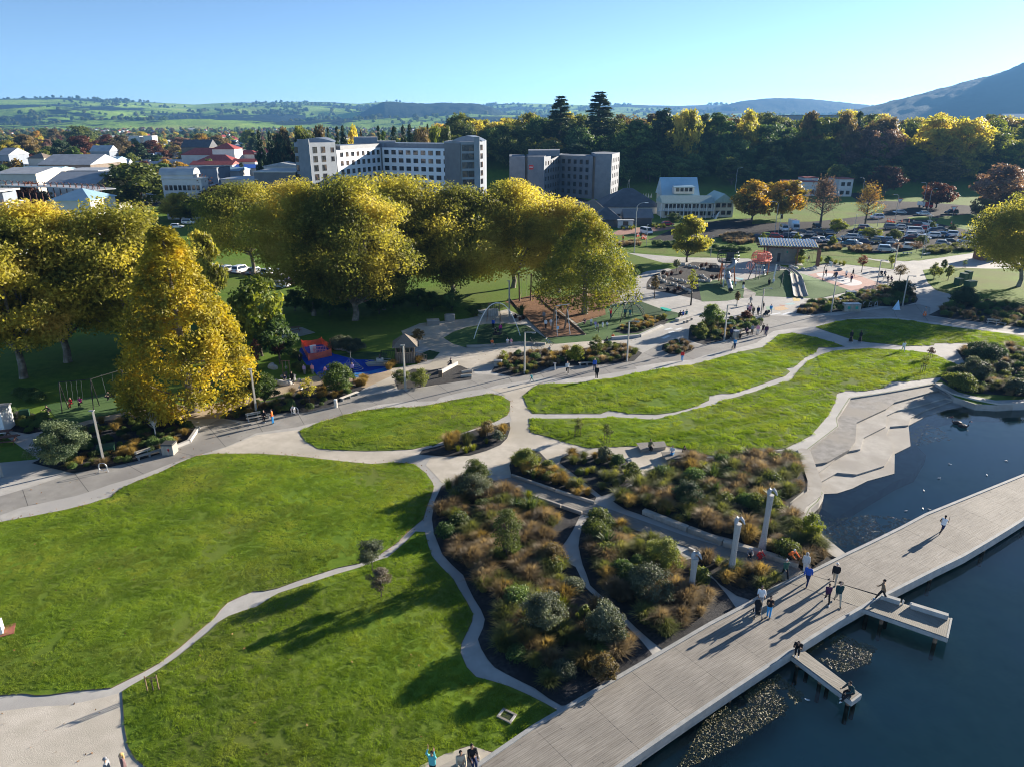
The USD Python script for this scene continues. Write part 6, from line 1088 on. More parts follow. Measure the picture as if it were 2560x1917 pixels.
lw=np.array([g('D',*p)[:2]for p in L_p]);rw=np.array([g('D',*p)[:2]for p in R_p])
ms=thing('mound_slide','broad grey concrete double slide curving down the green mound','slide')
rows_=[]
for i in range(n_):
    r2_=np.array([lw[i]*(1-u)+rw[i]*u for u in np.linspace(0,1,9)]);zz=np.maximum(mzf(r2_,shapely.distance(mp_.boundary,shapely.points(r2_))),.04)+.12+.10*np.abs(np.sin(np.linspace(0,2*PI,9)-PI/2));zz[[0,-1]]+=.15
    rows_.append(np.column_stack([r2_,zz]))
G_=np.array(rows_);obj('slide_bed',(G_.reshape(-1,3),np.array([[i*9+j,i*9+j+1,(i+1)*9+j+1,(i+1)*9+j]for i in range(n_-1)for j in range(8)])),'concrete_warm',ms,True)
for j in(0,4,8):obj('slide_rim',tube(G_[:,j]+[0,0,.03],.09,6),'concrete_dark' if j==4 else 'concrete_pale',ms)
t=thing('ball_hoop','basketball hoop on a black curved post at the pink court','basketball hoop',g('E',470,490));obj('post',tube([(0,0,0),(0,0,2.8),(.3,0,3.5),(1.1,0,3.7)],.08,8),'black_metal',t);obj('backboard',bevbox(.06,1.6,1.0,.02,(1.2,0,3.1)),'white_steel',t);obj('hoop',tube([(1.5+.23*math.cos(a),.23*math.sin(a),3.1)for a in np.linspace(0,2*PI,13)],.02,5,False),'orange_plastic',t)
def boulder(s):
    m=trimesh.creation.icosphere(1,.5);v=m.vertices;v*=(.7+.6*meshkit.noise(v*1.8+s*7,s))[:,None]*[1.1,.8,1.0];m.vertices=v;m.apply_translation((0,0,.25));return m
surf('white_rock',(.34,.32,.29),(.50,.48,.44),2,.9,.4,8)
rl=[]
for(f,pts_,n)in(('D',[(505,470),(560,510),(640,530),(720,560),(790,600)],19),('D',[(520,450),(600,470),(690,500),(760,520)],10),('D',[(860,450),(900,470),(945,500)],8),('D',[(820,490),(880,500),(940,505)],6),('D',[(430,545),(490,555),(560,560)],6),('D',[(690,350),(760,370),(830,380),(900,395)],10)):
    ln=LineString([g(f,*p)[:2]for p in pts_])
    for k in range(n):rl.append(np.array(ln.interpolate(k/(n-1),normalized=True).coords[0])+rng.normal(0,.18,2))
for k,q in enumerate(rl):
    v_=k%4;inst(f'boulder_kind_{v_}',lambda p,v_=v_:obj('rock',boulder(v_+3),'white_rock',p,40),'boulder','pale upright rock in the rows of stones in the rock garden','rock',(q[0],q[1],0),k*1.7,rng.uniform(.5,.9),'rows of pale stones in the rock garden')
for k,(f,x,y)in enumerate((('B',1060,395),('B',1110,400),('B',1150,415),('B',1230,380),('B',1000,370),('B',200,600),('B',260,620),('B',480,545),('B',560,690),('B',600,700),('B',640,690),('B',500,560),('E',240,390),('E',300,400),('E',380,400),('E',400,385),('E',620,400),('E',200,380))):
    v_=k%4;inst(f'boulder_kind_{v_}',lambda p,v_=v_:obj('rock',boulder(v_+3),'white_rock',p,40),'boulder','rough grey rock '+('beside the blue play surface' if f=='B' else 'on the bank below the shelter'),'rock',g(f,x,y),k*1.1,(1.3,1.1,.9),'rocks '+('beside the blue play surface' if f=='B' else 'below the shelter'))
for k,(pts_,c)in enumerate((([(1660,640),(1720,635),(1725,665),(1670,668)],(.55,.42,.16)),([(1590,690),(1660,680),(1690,695),(1620,700)],(.30,.45,.45)),([(1500,720),(1580,710),(1630,735),(1560,750),(1510,745)],(.48,.34,.20)),([(1430,715),(1480,712),(1500,745),(1440,745)],(.22,.32,.22)),([(1160,460),(1240,475),(1230,490),(1180,480)],(.25,.45,.48)),([(1240,510),(1290,515),(1310,540),(1255,530)],(.5,.22,.12)),([(1550,698),(1600,705),(1590,712),(1545,706)],(.4,.2,.14)))):
    surf(f'paint_patch_{k}',c,tuple(x*1.15 for x in c),2,.8);struct('ground_paint',sheet(P('D',pts_),.0285 if k in(4,5)else .013),f'paint_patch_{k}')
struct('concrete_bend',sheet(smooth_line(P('D',[(1242,520),(1300,540),(1340,575),(1335,620),(1240,640),(1243,580)]),3,True),.026),'concrete_warm')
for k,(x0,y0,x1,y1)in enumerate(((560,915,620,900),(590,940,640,928),(540,990,600,965),(650,915,710,900),(1460,785,1560,770),(1570,785,1640,765))):
    struct('paving_strip',sheet(LineString([g('D',x0,y0)[:2],g('D',x1,y1)[:2]]).buffer(.28,cap_style='flat'),.0165),'white_paint')
s0,s1=g('D',1440,340),g('D',1690,350);shl=thing('shelter','long park shelter with a curved glassy roof, brown posts and concrete walls','shelter',s0);d=s1-s0;L=np.linalg.norm(d[:2]);ex=np.array([d[0],d[1],0])/L;ey=np.array([-ex[1],ex[0],0])
zt=height_of('D',1450,330,205);W2=lambda u,v,z:ex*(u*.62)+ey*(v*.8)+np.array([0,0,z])
flat('roof_glass',(.26,.30,.34),.15,.3);surf('shelter_brown',(.12,.055,.03),(.19,.09,.05),2,.7,.2,10);surf('shelter_wall',(.22,.23,.21),(.29,.30,.275),.8,.85,.1,10)
for k in range(20):
    u0=-3.5+k*1.05;prof=[(v,zt+.9+.75*math.sin((v+1.5)/9*PI*.5)-.0)for v in np.linspace(-1.5,7.5,6)]
    V=[W2(u0+.06,v,z)for v,z in prof]+[W2(u0+.72,v,z)for v,z in prof];n=len(prof)
    obj('roof_panel',(np.array(V),np.array([[i,n+i,n+i+1,i+1]for i in range(n-1)])),'roof_glass',shl);obj('roof_rib',tube([W2(u0+.88,v,z-.05)for v,z in prof],.10,4),'dark_grey',shl)
for v in(-1.3,3.0,7.2):obj('roof_beam',tube([W2(-4.2,v,zt+.55),W2(18.5,v,zt+.55)],.2,4),'shelter_brown',shl)
for k in range(22):obj('rafter',tube([W2(-4+k*1.05,-2.6,zt+.42),W2(-4+k*1.05,7.6,zt+.42)],.09,4),'shelter_brown',shl)
for u,v in((-.5,-1.0),(10.5,-1.0),(-.5,7),(6,7),(13,7)):obj('post',rod(W2(u,v,0),W2(u,v,zt+.45),.2),'shelter_brown',shl)
obj('wall',cat_([slab(Polygon([W2(0,3,0)[:2],W2(11,3,0)[:2],W2(11,3.4,0)[:2],W2(0,3.4,0)[:2]]),0,zt),slab(Polygon([W2(0,3.4,0)[:2],W2(.4,3.4,0)[:2],W2(.4,7,0)[:2],W2(0,7,0)[:2]]),0,zt),slab(Polygon([W2(12,1.5,0)[:2],W2(12.4,1.5,0)[:2],W2(12.4,6.5,0)[:2],W2(12,6.5,0)[:2]]),0,zt)]),'shelter_wall',shl)
obj('door',slab(Polygon([W2(4,2.95,0)[:2],W2(5.1,2.95,0)[:2],W2(5.1,2.99,0)[:2],W2(4,2.99,0)[:2]]),0,2.1),'dark_grey',shl);obj('sign',slab(Polygon([W2(7.2,2.93,0)[:2],W2(7.8,2.93,0)[:2],W2(7.8,2.97,0)[:2],W2(7.2,2.97,0)[:2]]),2.2,2.7),'teal_plastic',shl)
obj('end_wall',slab(Polygon([W2(17.2,-2.2,0)[:2],W2(18.6,-2.2,0)[:2],W2(18.6,-1.9,0)[:2],W2(17.2,-1.9,0)[:2]]),0,zt+.3),'shelter_brown',shl);obj('floor',slab(Polygon([W2(-1,-1.8,0)[:2],W2(13,-1.8,0)[:2],W2(13,7.2,0)[:2],W2(-1,7.2,0)[:2]]),0,.05),'concrete_pale',shl)
for k in range(5):obj('vine_wire',rod(W2(14+k*.5,-1.2,0),W2(14+k*.5,-1.2,zt),.03,n=4),'timber_brown',shl)
shrubtree(0,'D',1725,350,225,42,'yellow green climbing plant on the shelter wires','lime_leaf',381,2600,.12)
t=thing('brick_kiosk','brown timber clad kiosk half hidden by the big tree at the right','kiosk',g('E',1830,320)+[2.2,1.5,0]);obj('wall',bevbox(4.4,3.5,3.0,.04),'shelter_brown',t);obj('roof',bevbox(5.0,4.1,.2,.05,(0,0,3.0)),'dark_grey',t);obj('door',box(1.0,.04,2.1,(-.8,-1.77,0)),'dark_grey',t);obj('slab',bevbox(7,5,.05,.01,(0,-.6,0)),'concrete_pale',t)
# ------------------------------------------------------------------ people: one continuous body per pose, clothes over it
def _cap(a,b,ra,rb,seg=8):
    return m3.Manifold.batch_hull([m3.Manifold.sphere(ra,seg).translate(tuple(map(float,a))),m3.Manifold.sphere(rb,seg).translate(tuple(map(float,b)))])
def _add(l):return m3.Manifold.batch_boolean(l,m3.OpType.Add)
def _arr(m,it=6):
    q=m.refine_to_length(.05)if m.num_tri()<900 else m
    w=q.to_mesh();t=trimesh.Trimesh(w.vert_properties[:,:3],w.tri_verts,process=True);trimesh.smoothing.filter_taubin(t,iterations=it);return t
POSES=dict(stand=dict(),walk=dict(l=((28,8),(-20,18)),a=((-25,15),(25,20))),run=dict(l=((45,85),(-30,25)),a=((-50,90),(40,90)),lean=10),sit=dict(l=((85,88),(82,84)),a=((35,45),(35,45)),z=.50),ground=dict(l=((75,95),(70,110)),a=((40,50),(35,60)),z=.16,lean=12),
             crouch=dict(l=((95,120),(80,125)),a=((50,40),(55,35)),z=.36,lean=30),push=dict(a=((45,35),(45,35)),l=((10,5),(-8,8))),fold=dict(a=((20,110),(22,105))),lean=dict(lean=40,a=((60,10),(55,15)),l=((5,5),(-5,5))),raise_=dict(a=((150,40),(150,45))),huddle=dict(l=((95,100),(92,96)),a=((60,70),(60,70)),z=.50,lean=38,head=25),recline=dict(l=((80,30),(95,85)),a=((45,40),(45,55)),z=.15,lean=20,head=20))
_pc={}
def person_meshes(pose,slim,sleeves,legs,hair):
    key=(pose,slim,sleeves,legs,hair)
    if key in _pc:return _pc[key]
    P_=POSES[pose];lg=P_.get('l',((4,2),(-3,2)));ar=P_.get('a',((6,12),(-4,12)));ln=math.radians(P_.get('lean',2));k=.92 if slim else 1.0;rad=math.radians
    J={};hips=np.array([0,0,0.0])
    for s,n in((-1,'l'),(1,'r')):
        th,kb=map(rad,lg[0 if s<0 else 1]);h=hips+[s*.09*k,0,0];kn=h+.43*np.array([0,math.sin(th),-math.cos(th)]);an=kn+.42*np.array([0,math.sin(th-kb),-math.cos(th-kb)]);J[n+'h'],J[n+'k'],J[n+'a']=h,kn,an
        J[n+'t']=an+np.array([s*.02,.15*math.cos(min(0,th-kb)),-.05+.1*math.sin(th-kb)*0])
    up=np.array([0,math.sin(ln),math.cos(ln)]);ch=hips+up*.36;nk=hips+up*.53;hd=nk+np.array([0,math.sin(ln*.6+rad(P_.get('head',0))),math.cos(ln*.6+rad(P_.get('head',0)))])*.155
    for s,n in((-1,'l'),(1,'r')):
        sh_,eb=map(rad,ar[0 if s<0 else 1]);S=hips+up*.47+[s*.185*k,0,0];fw=np.array([s*.14,math.sin(sh_+0),-math.cos(sh_)]);E_=S+.29*fw/np.linalg.norm(fw);f2=np.array([-s*.28*min(1,eb),math.sin(sh_+eb),-math.cos(sh_+eb)]);Wr=E_+.25*f2/np.linalg.norm(f2);J[n+'s'],J[n+'e'],J[n+'w'],J[n+'f']=S,E_,Wr,f2/np.linalg.norm(f2)
    z=P_.get('z');dz=(z if z is not None else-min(J['la'][2],J['ra'][2])+.085);
    for q in J:J[q]=J[q]+[0,0,dz]
    hips,ch,nk,hd=(q+[0,0,dz]for q in(hips,ch,nk,hd))
    fwd=np.array([0,math.cos(ln),-math.sin(ln)])
    def torso(g_):return[m3.Manifold.batch_hull([m3.Manifold.sphere(.105*k+g_,8).translate(tuple(map(float,hips+[s*.075,0,.0])))for s in(-1,1)]+[m3.Manifold.sphere(.10*k+g_,8).translate(tuple(map(float,ch+[s*.085*k,0,0])))for s in(-1,1)]),m3.Manifold.batch_hull([m3.Manifold.sphere(.10*k+g_,8).translate(tuple(map(float,ch+[s*.085*k,0,0])))for s in(-1,1)]+[m3.Manifold.sphere(.065+g_,8).translate(tuple(map(float,J[n+'s']+[0,0,-.01])))for n in 'lr'])]
    def arm(n,g_,fore):return[_cap(J[n+'s'],J[n+'e'],.055*k+g_,.043*k+g_)]+([_cap(J[n+'e'],J[n+'w'],.042*k+g_,.030*k+g_)]if fore else[])
    def leg(n,g_,full=True):return[_cap(J[n+'h'],J[n+'k'],.088*k+g_,.058*k+g_)]+([_cap(J[n+'k'],J[n+'a'],.055*k+g_,.038*k+g_)]if full else[])
    body=torso(-.01)+arm('l',0,1)+arm('r',0,1)+leg('l',0)+leg('r',0)+[_cap(nk-up*.06,hd,.055,.05),m3.Manifold.sphere(1,12).scale((.075,.095,.115)).translate(tuple(map(float,hd+[0,.012,.03]))),_cap(hd+fwd*.095+[0,0,.03],hd+fwd*.115+[0,0,.0],.012,.018,6),_cap(hd+fwd*.05+[0,0,-.05],hd+fwd*.075+[0,0,-.055],.04,.03,6)]
    for s in(-1,1):body.append(m3.Manifold.sphere(.022,6).translate(tuple(map(float,hd+[s*.076,0,.02]))))
    for n,s in(('l',-1),('r',1)):
        w,f_=J[n+'w'],J[n+'f'];sd=np.cross(f_,[s*1.0,.2,.1]);sd/=np.linalg.norm(sd);body.append(m3.Manifold.batch_hull([m3.Manifold.sphere(.018,6).translate(tuple(map(float,w+f_*a+sd*b)))for a,b in((0,.012),(0,-.012),(.08,.026),(.08,-.026))]))
        for i,L in enumerate((.065,.078,.072,.055)):
            b=w+f_*.09+sd*(.028-.0185*i);m_=b+f_*L*.55;body+=[_cap(b,m_,.0095,.009,6),_cap(m_,m_+(f_*.8+np.cross(sd,f_)*.6)*L*.45,.009,.0075,6)]
        b=w+f_*.03+sd*.025;body+=[_cap(b,b+(sd+f_*.5)*.035,.011,.010,6),_cap(b+(sd+f_*.5)*.035,b+sd*.045+f_*.055,.010,.008,6)]
    out={'body':_arr(_add(body),2)}
    out['top']=_arr(_add(torso(.012)+arm('l',.013,sleeves=='long')+arm('r',.013,sleeves=='long')+([_cap(hd+[0,-.03,.03],nk,.12,.09)]if hair=='hood' else[])))if sleeves!='none' else _arr(_add(torso(.010)))
    wb_=[m3.Manifold.batch_hull([m3.Manifold.sphere(.115*k,8).translate(tuple(map(float,hips+[s*.07,0,-.02])))for s in(-1,1)])]
    if legs=='robe':hem=np.array([0,.02,.12]);out['trousers']=_arr(m3.Manifold.batch_hull([m3.Manifold.sphere(.13,8).translate(tuple(map(float,hips)))]+[m3.Manifold.sphere(.05,8).translate((s*.2,y,.14))for s in(-1,1)for y in(-.14,.18)]))
    elif legs=='shorts':out['trousers']=_arr(_add(wb_+[_cap(J[n+'h'],J[n+'h']*.25+J[n+'k']*.75,.105*k,.085*k)for n in 'lr']))
    else:out['trousers']=_arr(_add(wb_+leg('l',.017)+leg('r',.017)))
    out['shoes']=_arr(_add([m3.Manifold.batch_hull([m3.Manifold.sphere(.045,6).translate(tuple(map(float,J[n+'a']+[0,-.035,-.035]))),m3.Manifold.sphere(.042,6).translate(tuple(map(float,J[n+'a']+[0,.05,-.035]))),m3.Manifold.sphere(.03,6).translate(tuple(map(float,J[n+'t'])))])for n in 'lr']),1)
    hc=hd+[0,-.012,.055]
    hm=[m3.Manifold.sphere(1,12).scale((.086,.102,.10)).translate(tuple(map(float,hc)))]
    if hair=='long':hm.append(_cap(hc+[0,-.06,0],nk+[0,-.075,-.12],.075,.05))
    if hair in('cap','hat'):hm.append(m3.Manifold.cylinder(.015,.16 if hair=='hat' else .12,.16 if hair=='hat' else .12,14).translate(tuple(map(float,hc+[0,.0 if hair=='hat' else .07,.0]))))
    out['hair']=_arr(_add(hm)-m3.Manifold.cube((.5,.2,.14),True).translate(tuple(map(float,hd+[0,.155,-.0])))if hair not in('hood',)else _add([m3.Manifold.sphere(1,12).scale((.098,.105,.13)).translate(tuple(map(float,hd+[0,-.025,.035])))]),2)
    e_=[box(.022,.008,.012,hd+[s*.03,.104,.035])for s in(-1,1)];out['eyes']=cat_(e_);out['mouth']=box(.045,.008,.01,hd+[0,.104,-.04])
    _pc[key]=out;return out
COL=dict(white=(.70,.70,.70),black=(.014,.014,.016),navy=(.02,.03,.08),grey=(.22,.23,.25),pale=(.50,.49,.46),beige=(.42,.36,.27),green=(.04,.10,.07),teal=(.03,.16,.18),orange=(.75,.15,.03),red=(.55,.03,.03),magenta=(.45,.03,.18),pink=(.70,.30,.38),lilac=(.40,.30,.55),blue=(.03,.09,.38),sky=(.04,.26,.55),brown=(.20,.14,.09),purple=(.06,.02,.06),darkteal=(.015,.045,.05),aqua=(.10,.40,.42),olive=(.12,.12,.06),plaid=(.16,.10,.10),blond=(.50,.32,.13),silver=(.55,.55,.55),hairbrown=(.05,.03,.02),hairblack=(.012,.010,.010))
for k,c in COL.items():flat('cloth_'+k,c,.85,spec=.2)
for k,c in dict(light=(.52,.33,.24),mid=(.32,.18,.11),dark=(.12,.065,.04)).items():flat('skin_'+k,c,.55)
flat('mouth_tone',(.30,.08,.07),.6)
def person(f,x,y,pose,rz,top,bottom,hair,haircol,label,skin='light',sleeves='long',legs='long',h=1.0,z=0.02,slim=False):
    M_=person_meshes(pose,slim,sleeves,legs,hair);t=thing('person',label,'person',g(f,x,y,z),math.radians(rz),h);p_=t
    obj('body',M_['body'],'skin_'+skin,t,True);obj('top',M_['top'],'cloth_'+top,t,True);obj('skirt' if legs=='robe' else 'shorts' if legs=='shorts' else 'trousers',M_['trousers'],'cloth_'+bottom,t,True);obj('shoes',M_['shoes'],'cloth_black' if bottom!='black' else 'cloth_white',t,True)
    obj({'cap':'cap','hat':'hat','hood':'hood'}.get(hair,'hair'),M_['hair'],'cloth_'+haircol,t,True)
    if np.hypot(*g(f,x,y)[:2])<95:obj('eyes',M_['eyes'],'cloth_hairblack',t);obj('mouth',M_['mouth'],'mouth_tone',t)
    return t
DZ=DECK_Z+.005;HB,HK='hairbrown','hairblack'
K_=.78
for a in[
 ('X',1100,1345,'run',-55,'white','navy','short',HK,'jogger in white singlet and dark shorts running away along the boardwalk','dark','none','shorts',1.03,DZ),
 ('W',152,545,'push',165,'white','grey','short',HK,'man in white t-shirt pushing a stroller on the boardwalk','mid','short','long',1.06,DZ),
 ('W',240,640,'fold',160,'black','sky','long',HK,'woman in black top and bright blue trousers with folded arms','mid','long','long',1.0,DZ,True),
 ('W',618,318,'walk',140,'blue','navy','short',HK,'person in blue jacket striding off the timber walkway','light','long','long',1.04,DZ),
 ('W',596,205,'stand',150,'pale','pale','hood','pale','person in pale hooded top and pale trousers by the walkway end','mid','long','long',1.04,DZ),
 ('W',397,252,'walk',190,'green','black','short','silver','grey haired man in dark green jacket at the end of the walkway','light','long','long',1.0,.07),
 ('W',440,118,'lean',200,'orange','black','short','white','white haired person in orange jacket bending over the beam seat','light','long','long',1.0,.03),
 ('W',890,300,'walk',150,'black','beige','cap','white','man in black top, beige trousers and pale cap crossing the boardwalk','light','long','long',1.04,DZ),
 ('W',815,495,'walk',165,'purple','black','short',HK,'small woman in dark purple coat beside the tall man in a hat','mid','long','long',.96,DZ,True),
 ('W',918,508,'walk',170,'darkteal','beige','hat','black','tall man in dark teal jacket, beige trousers and dark brimmed hat','light','long','long',1.12,DZ),
 ('W',1350,468,'walk',60,'brown','black','short',HK,'person in brown jacket stepping onto the long jetty','mid','long','long',1.03,DZ+.01),
 ('W',530,985,'huddle',150,'black','black','short',HB,'person in black hunched on the boardwalk edge at the short jetty','mid','long','long',1.05,-.17),
 ('W',1060,1390,'recline',110,'darkteal','black','short',HK,'person in dark teal jacket seated at the tip of the short jetty','mid','long','long',1.1,-.17),
 ('V',700,965,'crouch',170,'grey','black','hat','white','child in a round white bucket hat crouching by the beam seat','light','long','long',.86,.07),
 ('V',805,985,'crouch',200,'red','red','short',HB,'child in red and white crouching beside the one in the bucket hat','light','long','long',.86,.07),
 ('I',158,1705,'raise_',160,'aqua','black','short',HK,'person in pale aqua jacket with raised arms at the bottom edge','mid','long','long',1.04),
 ('I',292,1672,'sit',195,'beige','beige','short',HK,'person in beige jacket seated on the block at the boardwalk corner','mid','long','long',1.05,.06),
 ('I',345,1640,'sit',200,'black','navy','long',HK,'person in black seated right of the one in beige at the corner','mid','long','long',1.05,.06),
 ('H',560,1722,'stand',100,'grey','navy','cap','grey','grey jacketed person in a cap cut by the bottom edge','light','long','long',1.0),
 ('H',640,1705,'stand',130,'plaid','black','long','blond','blond person in a plaid jacket at the bottom edge','light','long','long',1.03),
 ('I',1192,128,'ground',200,'olive','black','short',HK,'person in olive seated alone on the nearest platform seat','mid','long','long',1.0,.425),('I',1302,158,'ground',150,'white','sky','long',HB,'person in white seated on the farther platform seat','light','long','long',1.0,.425),('I',1352,160,'ground',210,'black','pale','long',HK,'person in black seated right of the one in white on the platform','mid','long','long',1.0,.425),
 ('B',492,1030,'stand',100,'orange','sky','short',HB,'person in orange jacket and blue jeans by the promenade bench','light','long','long',1.02),('B',420,1003,'sit',190,'black','black','short',HK,'person in black seated on the bench beside the orange jacket','light'),('B',677,950,'lean',180,'white','pale','short',HB,'child in white leaning on the ring bike rack','light','long','long',.8),
 ('C',790,1012,'walk',100,'aqua','teal','short',HB,'small child in aqua on the promenade below the lamp post','light','long','long',.68),('C',1097,943,'walk',180,'silver','black','short',HB,'man in pale grey on the promenade beside the middle bed','light','long','long',1.04),('C',1332,922,'stand',180,'blue','navy','short',HB,'man in bright blue jacket carrying something on his shoulders','light','long','long',1.05),('C',1350,992,'stand',170,'black','black','short',HB,'man in black standing at the lawn edge of the promenade','light','long','long',1.08),('C',2087,838,'stand',170,'red','sky','short',HB,'child in red top and blue jeans near the round bed','light','long','long',.92),
 ('D',1160,1080,'push',150,'sky','navy','short','blond','person in light blue wheeling a bike on the promenade','light'),('D',1430,968,'stand',170,'purple','navy','short',HK,'tall person in dark purple at the right end of the crowd','mid','long','long',1.08),('D',1402,950,'walk',190,'black','purple','short',HK,'person in black beside the tall one at the end of the crowd','mid','long','long',1.03),('D',1356,956,'stand',180,'pink','pale','long',HB,'woman in pink top and pale trousers in the crowd','light','long','long',1.02),('D',1308,955,'stand',190,'grey','brown','short',HB,'person in grey and brown standing in the crowd','mid'),('D',1262,958,'sit',190,'purple','black','short',HK,'person in dark purple seated at the right end of the crowded bench'),('D',1205,990,'crouch',170,'black','black','short',HK,'person in black crouching in front of the crowded bench','mid'),('D',1150,965,'stand',200,'black','black','short',HK,'person in black behind the small bin of the crowd','mid'),('D',1130,985,'stand',160,'navy','black','cap','grey','person in navy and grey cap at the left end of the crowd','light'),
 ('D',1297,697,'walk',120,'grey','grey','short',HB,'person in grey walking across the pale concrete by the tower'),('D',1470,772,'walk',170,'sky','pale','short',HB,'person in pale blue with pale trousers right of the lamp group'),('D',1400,750,'stand',190,'black','black','short',HK,'person in black behind the prams by the lamp','mid'),('D',1360,792,'stand',170,'navy','black','short',HK,'person in navy left of the lamp in the pram group','mid'),('D',1318,793,'stand',180,'brown','black','long',HB,'person in brown in the pram group','light'),('D',1288,782,'stand',190,'pink','black','short',HB,'person in pink and black at the left of the pram group'),('D',1297,765,'stand',200,'black','grey','short',HK,'person in black at the back left of the pram group','mid'),('D',1272,770,'stand',150,'silver','navy','short',HK,'person in silver grey at the far left of the pram group'),
 ('E',712,1018,'walk',175,'black','black','hood','black','person in a long black robe, left one of the pair by the shaded lawn','mid','long','robe',1.1),('E',792,1018,'walk',175,'black','black','hood','black','person in a long black robe, right one of the pair by the shaded lawn','mid','long','robe',1.08),('E',1163,1105,'walk',170,'white','silver','short',HK,'man in white walking on the path beyond the lake lawn','mid'),('E',1350,795,'walk',120,'grey','orange','long',HB,'person in grey top and orange skirt on the shaded wide path','light','long','robe'),
 ('E',495,452,'walk',180,'black','black','short',HK,'player in black nearest the ball hoop','mid'),('E',566,470,'run',200,'brown','black','short',HK,'player in brown in the middle of the court','mid'),('E',584,476,'stand',160,'navy','black','short',HK,'player in navy in the middle of the court','dark'),('E',670,467,'stand',190,'white','navy','short',HK,'player in white on the ball court','mid','short','shorts'),('E',729,452,'walk',210,'black','black','short',HK,'player in black at the far right of the court','dark'),('E',714,507,'stand',180,'purple','black','short',HK,'player in dark clothes nearest the camera on the court','mid'),
 ('E',975,448,'sit',170,'black','black','short',HK,'watcher in black at the left of the far court bench'),('E',1003,450,'sit',180,'navy','black','short',HK,'watcher in navy at the right of the far court bench'),('E',1030,495,'sit',175,'black','navy','short',HK,'watcher in black on the nearer court bench'),('E',1058,497,'sit',185,'purple','black','short',HK,'watcher in purple on the nearer court bench'),
 ('D',1233,560,'stand',180,'black','white','short',HK,'girl in black top and white skirt below the play tower','mid','long','robe',.95),('D',1135,540,'walk',170,'aqua','teal','short',HB,'child in aqua beside the tube slide','light','long','long',K_),('D',1166,548,'stand',190,'white','grey','short',HB,'child in white beside the tube slide','light','long','long',K_),('D',1493,528,'stand',180,'white','silver','short',HB,'child in white at the leaning white post','light','long','long',.9),('D',1455,542,'stand',180,'black','black','short',HK,'adult in black left of the leaning white post'),('D',1632,425,'ground',180,'grey','black','short',HB,'child sitting at the top of the mound slide','light','long','long',.9,2.35),('D',1545,395,'ground',160,'grey','grey','hood','grey','person in grey crouched at the top left of the mound','light','long','long',1.1,1.2),
 ('C',1250,520,'crouch',150,'purple','purple','short',HK,'person in purple bending down on the green rubber'),('C',1302,535,'stand',190,'white','grey','short',HB,'child in white nearest the crouching person in purple','light','long','long',K_),('C',1340,555,'walk',160,'lilac','white','short',HB,'child in lilac on the green rubber','light','long','long',K_),('C',1358,585,'walk',200,'grey','black','short',HB,'child in grey nearest the camera on the green rubber','light','long','long',.85),('C',1402,550,'stand',180,'white','white','short',HB,'tiny child in white on the green rubber','light','long','long',.6),('C',1440,555,'walk',160,'white','navy','short',HB,'child in white and navy right of the tiny one','light','long','long',.7),
 ('C',1595,465,'stand',170,'teal','black','short',HK,'left of the two climbers in teal inside the dome','mid'),('C',1637,465,'walk',190,'teal','grey','short',HK,'right of the two climbers in teal inside the dome','mid'),('C',1472,470,'raise_',150,'red','navy','short',HK,'child in red climbing at the left foot of the dome','mid','long','long',.9,1.2),('C',1622,330,'stand',160,'navy','black','short',HK,'person in navy standing behind the dome top'),('C',1692,315,'walk',190,'black','black','short',HK,'person in black walking behind the dome'),
 ('C',911,563,'stand',160,'white','black','long',HB,'woman in white top and black trousers on the bark'),('C',896,490,'stand',170,'grey','brown','short',HB,'man in grey above the woman in white on the bark'),('C',955,540,'stand',190,'white','pale','short',HB,'child in white beside the leaning timber poles','light','long','long',K_),('C',1013,510,'walk',180,'black','grey','short',HB,'child in black between the leaning timber poles','light','long','long',.85),('C',521,603,'stand',200,'magenta','navy','long',HB,'girl in magenta beside the basket swing'),('C',460,560,'stand',170,'blue','black','short',HK,'person in blue behind the basket swing'),('C',480,588,'ground',180,'black','black','short',HK,'child in black riding in the basket swing','light','long','long',.9,.7),('C',450,690,'ground',180,'orange','grey','short',HB,'child in orange sitting on the kerb seat','light','long','long',.9,.36),('C',582,680,'ground',180,'white','pale','short',HB,'child in white sitting on the kerb seat','light','long','long',.85,.36),('C',612,682,'ground',190,'pink','pale','short',HB,'child in pink sitting on the kerb seat','light','long','long',.85,.36),
 ('C',943,778,'sit',30,'grey','navy','short','silver','person in grey seated with back turned behind the promenade bed'),('C',1440,700,'sit',100,'black','black','short',HK,'person in black seated near the long concrete seat'),('C',1488,640,'ground',180,'orange','red','short',HB,'child in orange at the left end of the long concrete seat','light','long','long',.85),('L',1100,920,'sit',120,'black','navy','short',HK,'person in black astride the weathered seesaw beam'),
 ('D',690,812,'sit',20,'black','black','short',HK,'left of three people seated behind the chunky bench'),('D',715,808,'sit',10,'blue','black','short',HK,'middle of three people seated behind the chunky bench'),('D',745,802,'sit',15,'teal','black','short',HK,'right of three people seated behind the chunky bench'),
 ('A',1265,500,'stand',170,'white','black','short',HB,'child in white at the right of the swings under the cypress','light','long','long',.85),('A',435,592,'crouch',160,'black','black','short',HK,'person in black crouching left of the swings'),
